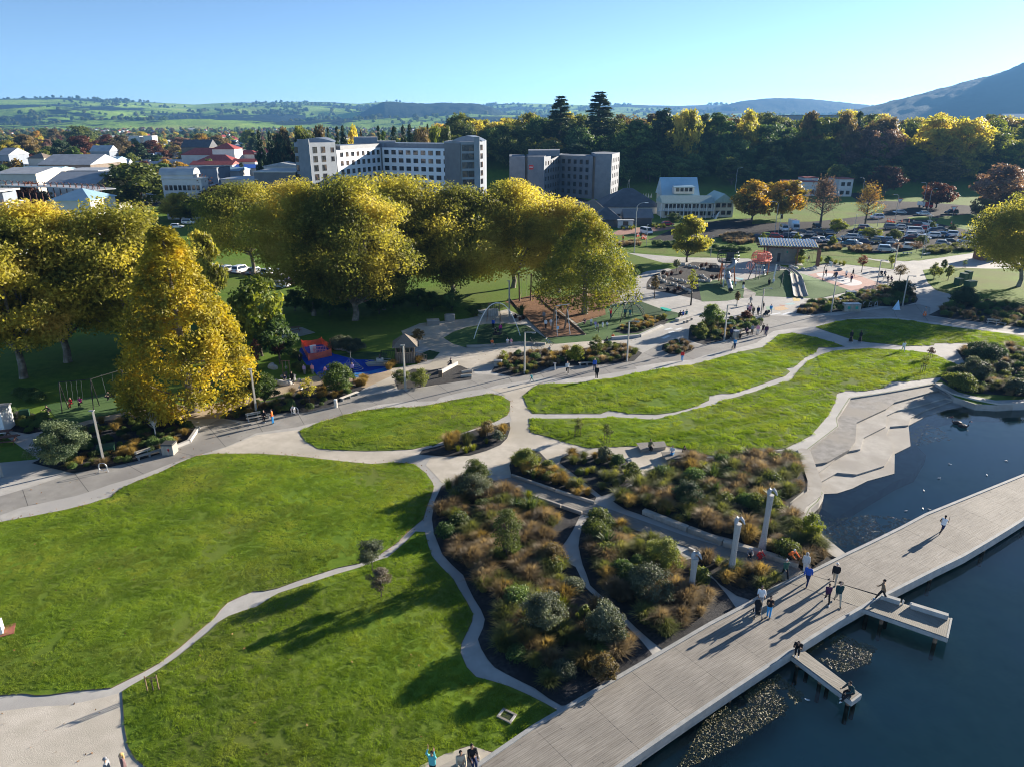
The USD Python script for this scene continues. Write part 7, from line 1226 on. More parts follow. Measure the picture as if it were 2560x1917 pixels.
 ('B',765,610,'stand',180,'lilac','grey','short',HB,'child in lilac by the left edge of the blue surface','light','long','long',.85),('B',835,606,'stand',180,'pink','grey','short',HB,'child in pink by the left edge of the blue surface','light','long','long',.85),('B',1178,605,'stand',200,'lilac','navy','short',HB,'child in pale lilac at the spinner on the blue surface','light','long','long',.95),('B',735,745,'ground',180,'white','black','short',HK,'person in white sitting behind the long promenade bed'),('B',1195,668,'crouch',180,'black','red','short',HK,'person in black and red crouching right of the dark rounded tree'),('B',945,620,'stand',180,'pink','sky','short',HB,'small child in pink left of the dark rounded tree','light','long','long',.75),('B',662,690,'stand',180,'black','black','short',HK,'person in black beside the climbing posts'),('B',600,660,'crouch',190,'navy','grey','short',HB,'child in navy crouching among the climbing posts','light','long','long',.8),('B',730,540,'stand',180,'black','black','short',HK,'person in black at the corner of the orange mesh fence'),('B',295,770,'stand',180,'black','black','short',HK,'person in black behind the lamp post and green tree'),
 ('P',1095,1050,'stand',180,'orange','black','short',HK,'worker in orange near the traffic cones'),('R',265,1140,'sit',180,'orange','black','short',HK,'person in orange seated inside the shelter'),('R',460,1150,'sit',120,'black','white','long',HK,'person in black and white seated by the shelter end'),('D',1470,340,'stand',180,'magenta','black','short',HK,'person in magenta standing at the left end of the shelter'),('E',2120,1345,'sit',180,'black','black','short',HK,'left of two dark figures on the path right of the pond'),('E',2165,1335,'sit',170,'black','grey','short',HK,'right of two dark figures on the path right of the pond')]:person(*a)
for i,(q,c,lab)in enumerate(((sa,'red','child in red riding the left swing'),(sb,'magenta','child in magenta riding the second swing'),(bas,'olive','child lying in the basket swing of the shaded swing set'))):
    M_=person_meshes('sit' if i<2 else 'recline',False,'long','long','short');t=thing('person',lab,'person',q-[0,0,.30 if i<2 else .08],PI,.85)
    for nm,mt in(('body','skin_light'),('top','cloth_'+c),('trousers','cloth_'+(c if i==0 else 'black')),('shoes','cloth_black'),('hair','cloth_hairbrown')):obj(nm,M_[nm],mt,t,True)
def wheel(R,c,ax,r=.025,n=14):u=np.array([1,0,0]);return tube([np.array(c)+R*np.array([math.cos(a)*ax[0],math.cos(a)*ax[1],math.sin(a)])for a in np.linspace(0,2*PI,n)],r,5,False)
def pram(label,f,x,y,rz,col='cloth_black',z=.02):
    t=thing('stroller',label,'stroller',g(f,x,y,z),math.radians(rz));obj('seat',tube([(0,.28,.42),(0,.05,.46),(0,-.22,.85)],[.15,.2,.2],8),col,t);obj('hood',trimesh.creation.icosphere(2,.27).apply_translation((0,-.2,.85)),col,t);obj('frame',cat_([rod((s*.22,-.5,1.02),(s*.22,.5,.16),.018)for s in(-1,1)]+[rod((s*.22,.1,.5),(s*.22,-.35,.16),.018)for s in(-1,1)]+[rod((-.22,-.5,1.02),(.22,-.5,1.02),.02)]),'galvanised',t);obj('basket',bevbox(.36,.5,.15,.04,(0,0,.18)),'dark_grey',t)
    for s in(-1,1):
        for yy in(-.35,.5):obj('wheel',wheel(.13,(s*.25,yy,.15),(0,1)),'rubber',t)
pram('dark stroller pushed by the man in the white t-shirt','W',132,620,165,z=DZ);pram('dark stroller lowest in the pram group by the lamp','D',1420,800,90);pram('dark stroller right of the lamp in the pram group','D',1440,795,60)
def bike(label,f,x,y,rz,col,fallen=0):
    t=thing('bicycle',label,'bicycle',g(f,x,y)+[0,0,.03],math.radians(rz));obj('frame',cat_([rod((0,-.05,.3),(0,.35,.75),.02),rod((0,-.05,.3),(0,-.2,.8),.02),rod((0,-.2,.75),(0,.35,.78),.02),rod((0,-.05,.3),(0,-.5,.33),.015),rod((0,-.2,.75),(0,-.5,.33),.012),rod((0,.35,.85),(0,.5,.33),.018)]),col,t)
    for yy in(-.5,.5):obj('wheel',wheel(.32,(0,yy,.33),(0,1),.022,18),'rubber',t)
    obj('saddle',bevbox(.12,.25,.06,.02,(0,-.22,.82)),'rubber',t);obj('handlebar',rod((-.26,.36,.98),(.26,.36,.98),.018),'galvanised',t);obj('stem',rod((0,.36,.8),(0,.36,.98),.018),'galvanised',t)
bike('bike wheeled by the person in light blue','D',1142,1088,150,'dark_grey');bike('small blue bike standing at the end of the kerb seat','C',935,700,60,'blue_paint');bike('dark bike leaning at the middle of the kerb seat','C',800,692,80,'dark_grey');bike('dark bike lying near the back bench of the promenade bed','C',830,745,70,'dark_grey')
# ------------------------------------------------------------------ hotels and town
surf('hotel_white',(.68,.72,.78),(.72,.76,.82),.4,.8);surf('hotel_grey',(.165,.195,.235),(.205,.235,.275),.4,.8);surf('hotel_dark',(.115,.12,.13),(.14,.145,.155),.4,.8);surf('roof_metal',(.12,.135,.155),(.15,.165,.185),.5,.4,stretch=(4,.3,1));surf('slate_hotel',(.13,.15,.18),(.165,.185,.215),.5,.75)
surf('wall_white',(.46,.455,.44),(.53,.525,.51),.3,.8);surf('wall_cream',(.50,.46,.38),(.56,.52,.44),.3,.8);surf('wall_brown',(.12,.095,.075),(.17,.135,.105),.3,.8);surf('roof_red',(.24,.045,.035),(.31,.06,.045),.6,.6);surf('roof_pale',(.26,.28,.30),(.35,.37,.39),.3,.5);surf('roof_blue',(.22,.36,.46),(.27,.42,.52),.3,.5);surf('roof_dark',(.045,.05,.06),(.07,.075,.085),.4,.7);surf('roof_green',(.24,.34,.31),(.32,.42,.385),.6,.5,stretch=(3,3,1));surf('bright_blue',(.02,.10,.45),(.02,.12,.5),1,.6)
usdkit.material(stage,'/World/Looks/window_glass',{'oi':('geometry',{}),'wn':('noise_texture',{'scale':.35,'detail':0}),'r':('rgb_ramp',{'ramp':[(.42,(.012,.014,.017)),(.52,(.035,.036,.038)),(.6,(.11,.075,.05)),(.7,(.03,.03,.035))]}),'p':('principled_bsdf',{'roughness':.08,'specular_ior_level':.6})},[('oi.position','wn.vector'),('wn.fac','r.fac'),('r.color','p.base_color')],surface='p.BSDF');_mats['window_glass']=UsdShade.Material.Get(stage,'/World/Looks/window_glass')
def windows(t,p0,p1,zs,n,w,h,m0=.6,m1=.6,frame='dark_grey',parts=True):
    """A row of framed windows at each height along the wall from p0 to p1 (outside on the right of p0 -> p1)."""
    p0,p1=np.array(p0[:2]),np.array(p1[:2]);L=np.linalg.norm(p1-p0);d=(p1-p0)/L;o=np.array([d[1],-d[0]]);rz=math.atan2(d[1],d[0]);fr,pn=[],[]
    for z in zs:
        for k in range(n):
            s=m0+(L-m0-m1)*(k+.5)/n;c=p0+d*s
            F_=cat_([box(w+.16,.12,.08,(0,0,h),0),box(w+.16,.12,.08,(0,0,-.08)),box(.08,.12,h,(-w/2-.04,0,0)),box(.08,.12,h,(w/2+.04,0,0)),box(.05,.10,h,(w*.08,0,0))])
            G=box(w,.05,h);M_=trimesh.transformations.rotation_matrix(rz,(0,0,1));
            for m in(F_,G):m.apply_transform(M_);m.apply_translation((c[0]+o[0]*.03,c[1]+o[1]*.03,z))
            if parts:q=obj('window',F_,frame,t);obj('pane',G,'window_glass',q)
            else:fr.append(F_);pn.append(G)
    if fr:q=obj('windows',cat_(fr),frame,t);obj('panes',cat_(pn),'window_glass',q)
def colx(f,x,D):return(nat(f,x,0)[0]-1280)/FOC*(D*math.cos(PITCH)+(CAM_H-15)*math.sin(PITCH))
def pt(f,x,D):return np.array([colx(f,x,D),D])
def ztop(f,y,D):return at_depth(f,0,y,D)[2]
def barrel(t,pg_pts,z,rise,mat,along):
    a,b,c,d=[np.array(p)for p in pg_pts];V=[]
    for i in range(9):
        u=i/8;zz=z+rise*math.sin(PI*u);p,q=(a*(1-u)+b*u,d*(1-u)+c*u);V+=[(*p,zz),(*q,zz)]
    F_=np.array([[2*i,2*i+2,2*i+3,2*i+1]for i in range(8)]);obj('barrel_roof',(np.array(V),F_),mat,t)
    for k in(0,1):obj('gable',(np.vstack([np.array(V)[k::2],[(*(a if k==0 else d),z),(*(b if k==0 else c),z)]]),np.array([[i,i+1,9]for i in range(8)]+[[8,10,9]]*0)),'hotel_grey',t)
ht=thing('hotel','seven storey white and grey hotel with curved roof towers at both ends','hotel');fl_=3.05
def block(t,name,pts,z1,mat,z0=0):return obj(name,slab(Polygon([tuple(p[:2])for p in pts]).buffer(0),z0,z1),mat,t)
ZW=ztop('O',262,272);
A0,A1,A2=pt('O',708,270),pt('O',1088,299),pt('O',1702,284)
block(ht,'wall',[A0,A1,A1+[2,16],A0+[-6,15]],ZW,'hotel_white');block(ht,'wall',[A1,A2,A2+[3,15],A1+[2,16]],ZW-.02,'hotel_white')
block(ht,'roof',[A0+[1,2],A1+[0,2],A1+[2,15],A0+[-5,14]],ZW+1.5,'roof_metal',ZW);block(ht,'roof',[A1+[1,2],A2+[0,2],A2+[2,14],A1+[2,15]],ZW+1.7,'roof_metal',ZW-.02)
zs=[ZW-2.45-fl_*k for k in range(7)]
windows(ht,A0,A1,zs,8,1.75,1.55,1.2,.6);windows(ht,A1,A2,zs,9,1.95,1.5,.8,1.4)
block(ht,'downpipe',[A1+[-.4,-.5],A1+[.4,-.5],A1+[.4,.2],A1+[-.4,.2]],ZW,'hotel_dark')
e0=pt('O',650,270.5);block(ht,'end_wall',[e0,A0+[0,-.25],A0+[-5,8],e0+[-5,8]],ZW-.3,'hotel_dark')
T0,T1,T2,T3=pt('O',352,263),pt('O',482,259),pt('O',702,269),pt('O',655,283);zt1=ztop('O',196,266)
block(ht,'tower',[T0,T1,T2,T3,T0+[2,18]],zt1,'hotel_grey');barrel(ht,[T0,T2,T3+[2,2],T0+[2,18]],zt1,1.5,'roof_metal',0);q0=T0*.75+T1*.25;block(ht,'panel',[q0+[0,-.35],T1+[0,-.35],T1+[0,.3],q0+[0,.3]],zt1+1.2,'slate_hotel')
zs2=[zt1-3.4-fl_*k for k in range(7)];windows(ht,T1,T2,zs2,2,1.7,2.0,.5,4.0);windows(ht,T1*.25+T2*.75,T2,zs2[:2],1,1.3,1.6,.2,.3);windows(ht,T0,q0,zs2,1,1.3,1.9,.2,.2)
R0,R1,R2,R3=pt('O',1630,279),pt('O',1772,272),pt('O',1895,274),pt('O',1978,284);zr=ztop('O',188,276)
block(ht,'tower',[R0,R1,R2,R3,R3+[0,14],R0+[1,16]],zr,'hotel_grey');barrel(ht,[R1+[-4,1],R3+[-.6,-4],R3+[0,13],R0+[4,15]],zr,1.9,'roof_metal',0);block(ht,'panel',[R0+[0,-.2],R1+[-.3,-.3],R1+[0,.3],R0+[0,.3]],zr-.6,'hotel_dark')
zs3=[zr-3.2-fl_*k for k in range(8)];windows(ht,R1,R2,zs3,2,2.2,2.1,.3,.3);windows(ht,R2,R3,zs3,1,2.4,1.9,3.0,.6);block(ht,'fin',[R2+[-.5,-.5],R2+[1.6,-.2],R2+[1.6,.6],R2+[-.5,.5]],zr+1.6,'hotel_grey')
block(ht,'plant_room',[pt('O',860,300),pt('O',1060,300),pt('O',1060,312),pt('O',860,312)],ztop('O',152,300),'hotel_grey',ZW);block(ht,'plant_room',[pt('O',1060,301),pt('O',1215,301),pt('O',1215,311),pt('O',1062,311)],ztop('O',186,301),'hotel_grey',ZW-.1);block(ht,'porch',[pt('O',1440,272),pt('O',2120,262),pt('O',2120,280),pt('O',1440,282)],4.2,'roof_blue',3.6);block(ht,'podium',[pt('O',1500,276),pt('O',2000,268),pt('O',2000,282),pt('O',1500,284)],3.5,'hotel_white')
h2=thing('hotel','five storey slate grey hotel with a small red square sign','hotel');B=[pt('P',115,318),pt('P',250,316),pt('P',272,316),pt('P',414,314),pt('P',550,336),pt('P',835,322),pt('P',858,321),pt('P',998,318),pt('P',1064,336)];z2=ztop('P',316,318)
block(h2,'wall',[B[0],B[1],B[1]+[0,20],B[0]+[0,20]],z2,'slate_hotel');block(h2,'wall',[B[2],B[3],B[3]+[3,20],B[2]+[0,20]],z2+.1,'slate_hotel');block(h2,'stair_slot',[B[1]+[0,.8],B[2]+[0,.8],B[2]+[0,18],B[1]+[0,18]],z2-.4,'wall_brown');block(h2,'wall',[B[3],B[4],B[4]+[2,14],B[3]+[-6,16]],z2-.1,'slate_hotel');block(h2,'wall',[B[4],B[5],B[5]+[2,16],B[4]+[2,14]],z2-.2,'slate_hotel');block(h2,'stair_slot',[B[5]+[0,.8],B[6]+[0,.8],B[6]+[0,14],B[5]+[0,14]],z2-.5,'wall_brown');block(h2,'wall',[B[6],B[7],B[8],B[8]+[-6,8],B[6]+[0,18]],z2+.9,'slate_hotel')
block(h2,'lift_tower',[pt('P',278,322),pt('P',548,326),pt('P',548,340),pt('P',278,338)],ztop('P',266,322),'slate_hotel',z2-.3);zh=[z2-3.6-3.2*k for k in range(5)]
windows(h2,B[3],B[4],zh,6,1.1,1.6,.8,.5);windows(h2,B[4],B[5],zh,5,1.5,1.7,.6,1.4);windows(h2,B[7],B[8],[z+.9 for z in zh],4,1.0,1.7,.8,.5)
sg=B[2]*.78+B[3]*.22;zsg=ztop('P',430,315);obj('sign',slab(Polygon([sg+[-.9,-.3],sg+[.95,-.32],sg+[.95,-.05],sg+[-.9,-.05]]),zsg,zsg+1.8),'red_plastic',h2);tx=meshkit.text_mesh('ibis',.62,.03,True);tx.apply_transform(trimesh.transformations.rotation_matrix(PI/2,(1,0,0)));tx.apply_translation((sg[0]-tx.extents[0]/2,sg[1]-.36,zsg+.62));obj('sign_letters',tx,'white_paint',h2)
def house(label,f,x0,x1,ytop,D,depth,wall,roof,kind='flat',rise=2.0,nwin=0,floors=1,rz=0.0,parts=False,name='building',cat='building',zb=0.0):
    """A building seen from column x0 to x1 at distance D, its eaves at row ytop."""
    a,b=pt(f,x0,D),pt(f,x1,D);W=abs(b[0]-a[0]);c=(a+b)/2;H=max(2.4,ztop(f,ytop,D)-zb);t=thing(name,label,cat,(c[0],D+depth/2,zb),rz)
    obj('wall',bevbox(W,depth,H,.03),wall,t);e=.45
    if kind=='flat':obj('roof',bevbox(W+.5,depth+.5,.35,.05,(0,0,H)),roof,t)
    else:
        hx,hy=W/2+e,depth/2+e;r_in=hx-min(hx,hy)*.95 if kind=='hip' else hx;q=[(sx*hx,sy*hy,H)for sx in(-1,1)for sy in(-1,1)]+[(sx*hx,sy*hy,H+.18)for sx in(-1,1)for sy in(-1,1)]
        if kind=='curve':
            V=np.array([(s*hx,hy*math.cos(u),H+rise*math.sin(u))for u in np.linspace(0,PI,9)for s in(-1,1)]);obj('roof',hull(np.vstack([V,V-[0,0,.1]])),roof,t)
        elif kind=='cross':obj('roof',hull(q+[(0,-hy,H+rise),(0,hy,H+rise)]),roof,t)
        else:obj('roof',hull(q+[(-r_in,0,H+rise),(r_in,0,H+rise)]),roof,t)
    if nwin:windows(t,(-W/2,-depth/2),(W/2,-depth/2),[.95+k*(H/floors)for k in range(floors)],nwin,min(1.5,W/nwin*.55),min(1.5,H/floors*.5),.5,.5,'white_paint' if wall in('wall_brown','hotel_dark')else 'dark_grey',parts or nwin*floors<=12)
    return t
TOWN=[('long pale roofed shop building at the left edge of the town','N',-60,290,470,300,26,'wall_cream','roof_pale','gable',2.0,10,1),('wide shed with a pale blue gabled metal roof and brown walls','N',315,765,390,372,30,'wall_brown','roof_pale','gable',4.5,0,1),('dark walled shop building with a bright blue sign panel','N',460,830,445,322,22,'hotel_dark','roof_pale','flat',0,0,1),('white fronted shop right of the blue sign panel','N',832,995,455,321,21,'wall_white','roof_pale','flat',0,3,1),
    ('low pale blue roofed building behind the left shops','N',105,455,440,345,16,'wall_white','roof_blue','gable',1.4,6,1),('pale gable roofed hall behind the curved walkway roof','N',380,810,555,262,22,'wall_white','roof_pale','gable',3.6,0,1),('white building with blue grey roof and two dark windows','N',395,745,700,214,14,'wall_white','roof_blue','hip',3.0,5,1),('white four storey building with a curved roof behind the olive tree','N',1385,1725,515,252,6,'wall_white','wall_white','flat',0,8,3),('curved penthouse with arched roof on the white four storey building','N',1385,1660,475,253,5,'wall_white','roof_pale','curve',2.2,6,1),
    ('cream two storey building with a row of square windows','N',1895,2215,520,262,14,'wall_cream','roof_pale','flat',0,8,1),('red roofed white hall with a square tower beyond the shops','N',1555,1915,305,470,14,'wall_white','roof_red','hip',4.0,12,1),('white tower with a red hipped roof, tallest of the red roofed group','N',1830,2020,255,455,14,'wall_white','roof_red','hip',3.5,5,2),('low white building with broad dark red roof in front of the tower','N',1690,1995,360,425,13,'wall_white','roof_red','hip',3.5,0,1),('white verandah building with a red strip roof nearest the shops','N',1630,1990,390,395,10,'wall_white','roof_red','gable',1.8,10,1),('low red roofed white house at the right of the red roofed group','N',2020,2210,300,470,10,'wall_white','roof_red','hip',2.5,6,1),('white low house with red roof under the far trees','N',1995,2190,365,410,9,'wall_white','roof_red','gable',1.6,5,1),
    ('big dark slate roofed building behind the red roofs','N',1560,1800,240,560,16,'wall_brown','roof_dark','gable',5.5,0,1),('grey flat roofed building right of the curved white one','N',1660,1860,420,330,16,'hotel_grey','hotel_dark','flat',0,7,1),('low building with a light blue roof behind the cream one','N',1850,2050,445,345,14,'wall_white','roof_blue','gable',1.5,0,1),('building with a bright blue roof left of the hotel','N',2000,2290,420,375,14,'wall_white','bright_blue','gable',1.6,0,1),('modern dark glass building with pale vertical fins beside the hotel','O',-20,340,455,262,18,'hotel_dark','wall_white','flat',0,12,1),('white arched house row left of the hotel tower','O',60,365,405,330,10,'wall_white','roof_pale','cross',1.8,8,1),('red roofed white house left of the hotel tower','O',150,365,352,390,12,'wall_white','roof_red','hip',3.6,5,1),('white houses with dark red roof under tall dark trees','O',-20,150,285,470,12,'wall_white','roof_red','hip',2.5,5,1),
    ('grey gabled house among the autumn trees','N',770,935,275,520,12,'hotel_grey','roof_pale','gable',4.0,4,1),('long white commercial building among the autumn trees','N',640,850,330,450,18,'wall_white','roof_pale','flat',0,6,1),('grey gable end building at the left edge','N',-40,62,305,470,20,'hotel_grey','roof_pale','gable',4.0,3,2),('brown roofed house behind the round red tree','N',225,365,335,440,12,'wall_cream','wall_brown','hip',3.0,4,1),('white modern building among far autumn trees','N',1020,1200,145,900,20,'wall_white','roof_pale','flat',0,6,1),('small white block right of the far modern building','N',1235,1310,140,900,14,'wall_white','roof_pale','flat',0,3,1),('long low pale building below the grey gabled house','N',650,1000,345,420,10,'wall_white','roof_blue','gable',1.5,9,1)]
for a in TOWN:
    house(*a,parts=a[5]<265)
bs=thing('shop_sign','bright blue shop sign panel with a white square outline','sign',(*pt('N',792,320.8),ztop('N',540,321)));sz_=ztop('N',462,321)-ztop('N',540,321);sw_=pt('N',820,321)[0]-pt('N',766,321)[0];obj('panel',box(sw_,.25,sz_),'bright_blue',bs)
for sx,sy,w,h in((0,.62,.55,.09),(0,.38,.55,.09),(-.23,.5,.1,.3),(.23,.5,.1,.3)):obj('outline',box(sw_*w,.06,sz_*h,(sw_*sx,-.15,sz_*(sy-h/2))),'white_paint',bs)
mc_=thing('market_canopy','long gently curved pale canopy roof with rows of hoops over the street','canopy');cl_=smooth_line([pt('N',x,D)for x,D in((40,250),(260,246),(480,243),(700,238),(890,232))],8);zc=ztop('N',575,243);obj('roof',slab(LineString(cl_).buffer(3.6,cap_style='flat'),zc-.2,zc+.1),'roof_pale',mc_)
for i in range(0,len(cl_),2):
    c=np.array([*cl_[i],zc+.1]);obj('hoop',tube([c+[1.2*math.cos(u),-2.0,1.5*math.sin(u)]for u in np.linspace(0,PI,7)],.14,5),'timber_red',mc_);obj('column',rod([c[0],c[1]-2.5,0],[c[0],c[1]-2.5,zc-.2],.15),'timber_red',mc_)
ap_=thing('apartment_building','terraced apartment block with white balconies and a slanted orange beam at the left edge','building',(*pt('N',40,205),0))
for k in range(4):obj('balcony',bevbox(15-k*1.7,9,.45,.05,(-6+k*-.6,3+k,3.4+3.3*k)),'wall_white',ap_);obj('wall',box(12.5-k*1.7,6,3.2,(-6.5-k*.6,5+k,.15+3.3*k)),'hotel_grey',ap_);obj('glass_rail',box(14.4-k*1.7,.06,.9,(-6-k*.6,-1.4+k,3.87+3.3*k)),'roof_glass',ap_)
obj('beam',rod((2.4,-2,3.4),(-6.5,0,16.5),.42,n=4),'orange_timber',ap_)if surf('orange_timber',(.36,.15,.05),(.45,.20,.07),2,.7)else 0
house('large lodge with a dark hipped roof behind the street','P',925,1450,772,268,20,'wall_white','roof_dark','hip',6.0,0,1,cat='building');
rt=thing('roof_ornament','row of pale triangle ornaments on the ridge of the dark lodge roof','ornament',(*pt('P',1290,276),ztop('P',672,276)))
for k in range(6):obj('gablet',hull([(-2.6+k*1.0,0,0),(-1.9+k*1.0,0,0),(-2.25+k*1.0,0,1.6),(-2.6+k*1.0,.15,0),(-1.9+k*1.0,.15,0),(-2.25+k*1.0,.15,1.6)]),'wall_cream',rt)
house('small brown roofed pavilion left of the lodge','P',765,960,790,252,12,'wall_brown','wall_brown','hip',3.6);house('dark hipped pavilion nearest the street by the lodge','P',860,1095,880,232,10,'roof_dark','roof_dark','hip',3.6);house('shed with a ribbed dark pergola roof in front of the lodge','P',1130,1370,850,236,7,'roof_dark','hotel_dark','gable',2.6);house('white panel wall with a dark opening beside the pavilion','P',1072,1205,885,230,1.0,'wall_white','wall_white','flat',0,1,1)
mo_=house('two storey cream motel with a pale green roof and long balcony','P',1462,1900,722,256,11,'wall_cream','roof_green','gable',2.2,12,2,parts=True,name='motel');Wm=(pt('P',1900,256)-pt('P',1462,256))[0];hm_=ztop('P',722,256)
obj('balcony',box(Wm+2,1.5,.2,(-1,-6.3,hm_*.5)),'wall_white',mo_)
for k in range(26):obj('railing_bar',box(.09,.09,1.0,(-Wm/2-1.5+k*(Wm+2)/26,-6.95,hm_*.5+.2)),'white_paint',mo_)
for k in range(8):obj('post',box(.18,.18,hm_,(-Wm/2-1+k*(Wm+1)/7,-6.85,0)),'white_paint',mo_)
obj('stair',hull([(9,-8.5,0),(9,-7.3,0),(10.5,-7.3,hm_*.5),(10.5,-8.5,hm_*.5),(9.6,-8.5,0),(9.6,-7.3,0)]),'white_paint',mo_);house('end wing of the motel with pale green gable roofs','P',1905,2080,715,258,14,'wall_cream','roof_green','cross',3.0,3,2,name='motel');house('teal roofed chalet with a dormer behind the motel','P',1455,1765,655,284,12,'wall_white','roof_blue','gable',6.5,0);house('white dormer row set in the teal chalet roof','P',1550,1725,605,281,4,'wall_white','roof_blue','flat',0,4,1,zb=ztop('P',640,281))
house('long low white house with dark red roof edge below the wood','R',325,560,508,335,12,'wall_white','roof_red','flat',0,4,1);house('white upper storey with a red roof edge above the low white house','R',450,560,475,341,8,'wall_white','roof_red','flat',0,2,1);house('white end block with a tall window right of the pale tree','R',735,850,485,333,12,'wall_white','roof_red','flat',0,2,2)
hp_=house('long multi storey grey brown hospital like block behind the wooded hill','S',850,1420,395,700,30,'hotel_grey','wall_brown','flat',0,0);hp2=house('lower pale wing of the hospital like block among the trees','S',930,1040,455,660,20,'wall_cream','hotel_grey','flat',0,4,5);house('blue grey building right of the hospital like block','S',1540,1660,460,640,30,'roof_blue','roof_pale','flat',0,5,3);house('pale blue building far behind the yellow trees at the right','S',2110,2260,410,900,30,'roof_pale','roof_blue','gable',5,5,2)
# ------------------------------------------------------------------ town and woodland trees
wx,wy=np.meshgrid(np.linspace(-110,620,74),np.linspace(345,900,56));wz=15*np.clip((wy-352)/90,0,1)*np.clip((wx+100)/70,0,1)*np.clip((620-wx)/60,0,1)*np.clip((900-wy)/300,0,1)+(fb(wx,wy,60,3,5)-.5)*3-.4
wz[0,:]=wz[:,0]=wz[:,-1]=wz[-1,:]=-.5;struct('wooded_hill',grid_mesh(wx,wy,wz),'grass_field',True)
def hillz(x,y):return max(0.0,15*min(1,max(0,(y-352)/90))*min(1,max(0,(x+100)/70))*min(1,max(0,(900-y)/300))-.4)
KIND={}
for k in range(3):KIND[f'wide{k}']=(lambda k=k:tree_mesh(700+k,7.5,16,.12,4200,.62,60,.24),16,7.5);KIND[f'tall{k}']=(lambda k=k:tree_mesh(710+k,6,20,.1,4200,.62,60,.24),20,6)
KIND['cone0']=(lambda:tree_mesh(720,3.6,18,.04,3800,.5,90,.24,'cone'),18,3.6);KIND['cone1']=(lambda:tree_mesh(721,5,16,.04,4200,.55,90,.22,'cone'),16,5);KIND['tier0']=(lambda:tree_mesh(722,7.5,40,.18,7000,.55,190,.13,'tier'),40,7.5);KIND['bare0']=(lambda:bare_tree_mesh(723,6,13),13,6)
TL=dict(plane_leaf='yellow green',plane_leaf_yellow='golden yellow',lime_leaf='lime green',orange_leaf='orange',red_leaf='dark red',pink_leaf='dusky pink',brown_leaf='brown',green_leaf='deep green',olive_leaf='olive green',dark_leaf='blackish green')
def tree(kind,mat,x,y,H,label,group=None,wid=None,z=0.0,rz=0.0,nm='tree'):
    mk,H0,R0=KIND[kind];return put_tree(f'{kind}_{mat}',mk,mat,(x,y,z),H,label,nm,'tree',group,rz,wid,'bark_dark',H0,R0)
def tree_at(kind,mat,f,xc,yt,yb,hw,label,D=None,z=0.0):
    D=D or g(f,xc,yb)[1];x=colx(f,xc,D);tree(kind,mat,x,D,ztop(f,yt,D)-z,label,None,hw*FR[f][2]/FOC*D*1.12,z,xc%6.0)
for a in[('wide0','plane_leaf','D',795,-60,330,155,'lime green round tree alone on the far lawn by the play tower'),('wide1','orange_leaf','R',40,500,830,150,'left of the two orange trees beyond the car park road'),('wide2','orange_leaf','R',290,490,805,170,'right of the two orange trees beyond the car park road'),('bare0','pink_leaf','R',610,468,872,160,'big bare pinkish grey tree between orange tree and roundabout'),('bare0','orange_leaf','R',985,520,850,130,'half bare orange tree above the red cones'),('wide0','olive_leaf','R',725,370,600,85,'olive tree in front of the white house with red roof'),('wide1','pink_leaf','R',2080,370,760,190,'large dusky pink tree behind the right hand plane tree'),('wide2','red_leaf','R',1560,510,720,110,'dark red rounded tree on the bank beyond the road'),('wide0','red_leaf','R',1120,385,620,120,'dull purple red tree at the foot of the wood'),('wide1','lime_leaf','R',1130,285,520,105,'lime green tree at the foot of the wood'),('wide2','brown_leaf','R',1950,640,800,90,'brown green bush tree left of the right hand plane tree'),
          ('wide0','olive_leaf','N',1165,380,800,270,'large olive and rust tree in front of the white four storey building'),('bare0','red_leaf','N',1700,500,840,210,'thin maroon tree right of the large olive tree'),('wide2','red_leaf','N',1900,560,850,180,'dusky red tree behind the first plane tree of the row'),('wide1','orange_leaf','N',790,615,810,110,'rusty orange tree right of the white building with two windows'),('wide2','brown_leaf','N',310,620,850,110,'brown autumn tree behind the yellow plane trees'),('wide0','plane_leaf_yellow','N',20,830,1010,90,'yellow brown tree at the left edge below the apartment block'),('cone1','dark_leaf','N',1180,190,420,125,'big dark conifer standing above the shops'),('cone0','green_leaf','N',1335,300,440,60,'narrow dark conifer right of the big one above the shops'),('bare0','brown_leaf','N',1000,180,410,80,'tall brown tree left of the big dark conifer'),('bare0','brown_leaf','N',1470,245,400,90,'round bare grey tree right of the narrow conifer'),('wide1','lime_leaf','N',1580,340,420,50,'small green tree in front of the white verandah'),('wide0','red_leaf','N',170,305,430,115,'round red and green tree beside the pale blue roof'),('wide1','orange_leaf','N',150,530,580,90,'low orange tree left of the canopy'),('wide2','orange_leaf','N',430,530,580,90,'low orange tree in front of the pale gable hall'),
          ('wide2','lime_leaf','M',1600,345,850,160,'spreading pale green tree right of the golden cypress'),('wide1','green_leaf','M',1720,600,880,110,'dark bush tree below the spreading pale green tree'),('wide0','plane_leaf','M',1270,60,560,110,'loose yellow green tree behind the golden cypress'),('wide1','shrub_leaf','P',1562,805,900,52,'bright round bush in front of the motel'),('wide0','lime_leaf','R',755,810,930,60,'young pine like tree at the left edge of the car park'),('wide2','lime_leaf','R',1030,880,960,75,'grey green bush between parked cars in the middle of the car park'),('wide1','olive_leaf','R',1230,890,985,50,'olive bush beside the white van in the car park'),('cone1','lime_leaf','R',725,930,1035,36,'small green conifer between the blue and teal cars'),('cone1','lime_leaf','R',425,915,990,30,'small green conifer left of the car park'),('cone1','lime_leaf','R',140,920,985,36,'small yellow green conifer by the yellow green car'),('cone1','lime_leaf','R',1545,820,900,32,'small conifer right of the white pickup'),('cone1','olive_leaf','R',1712,845,925,36,'small olive conifer at the right of the car park'),('wide0','olive_leaf','R',1465,945,1030,45,'olive bush at the right end of the front car row')]:tree_at(*a)
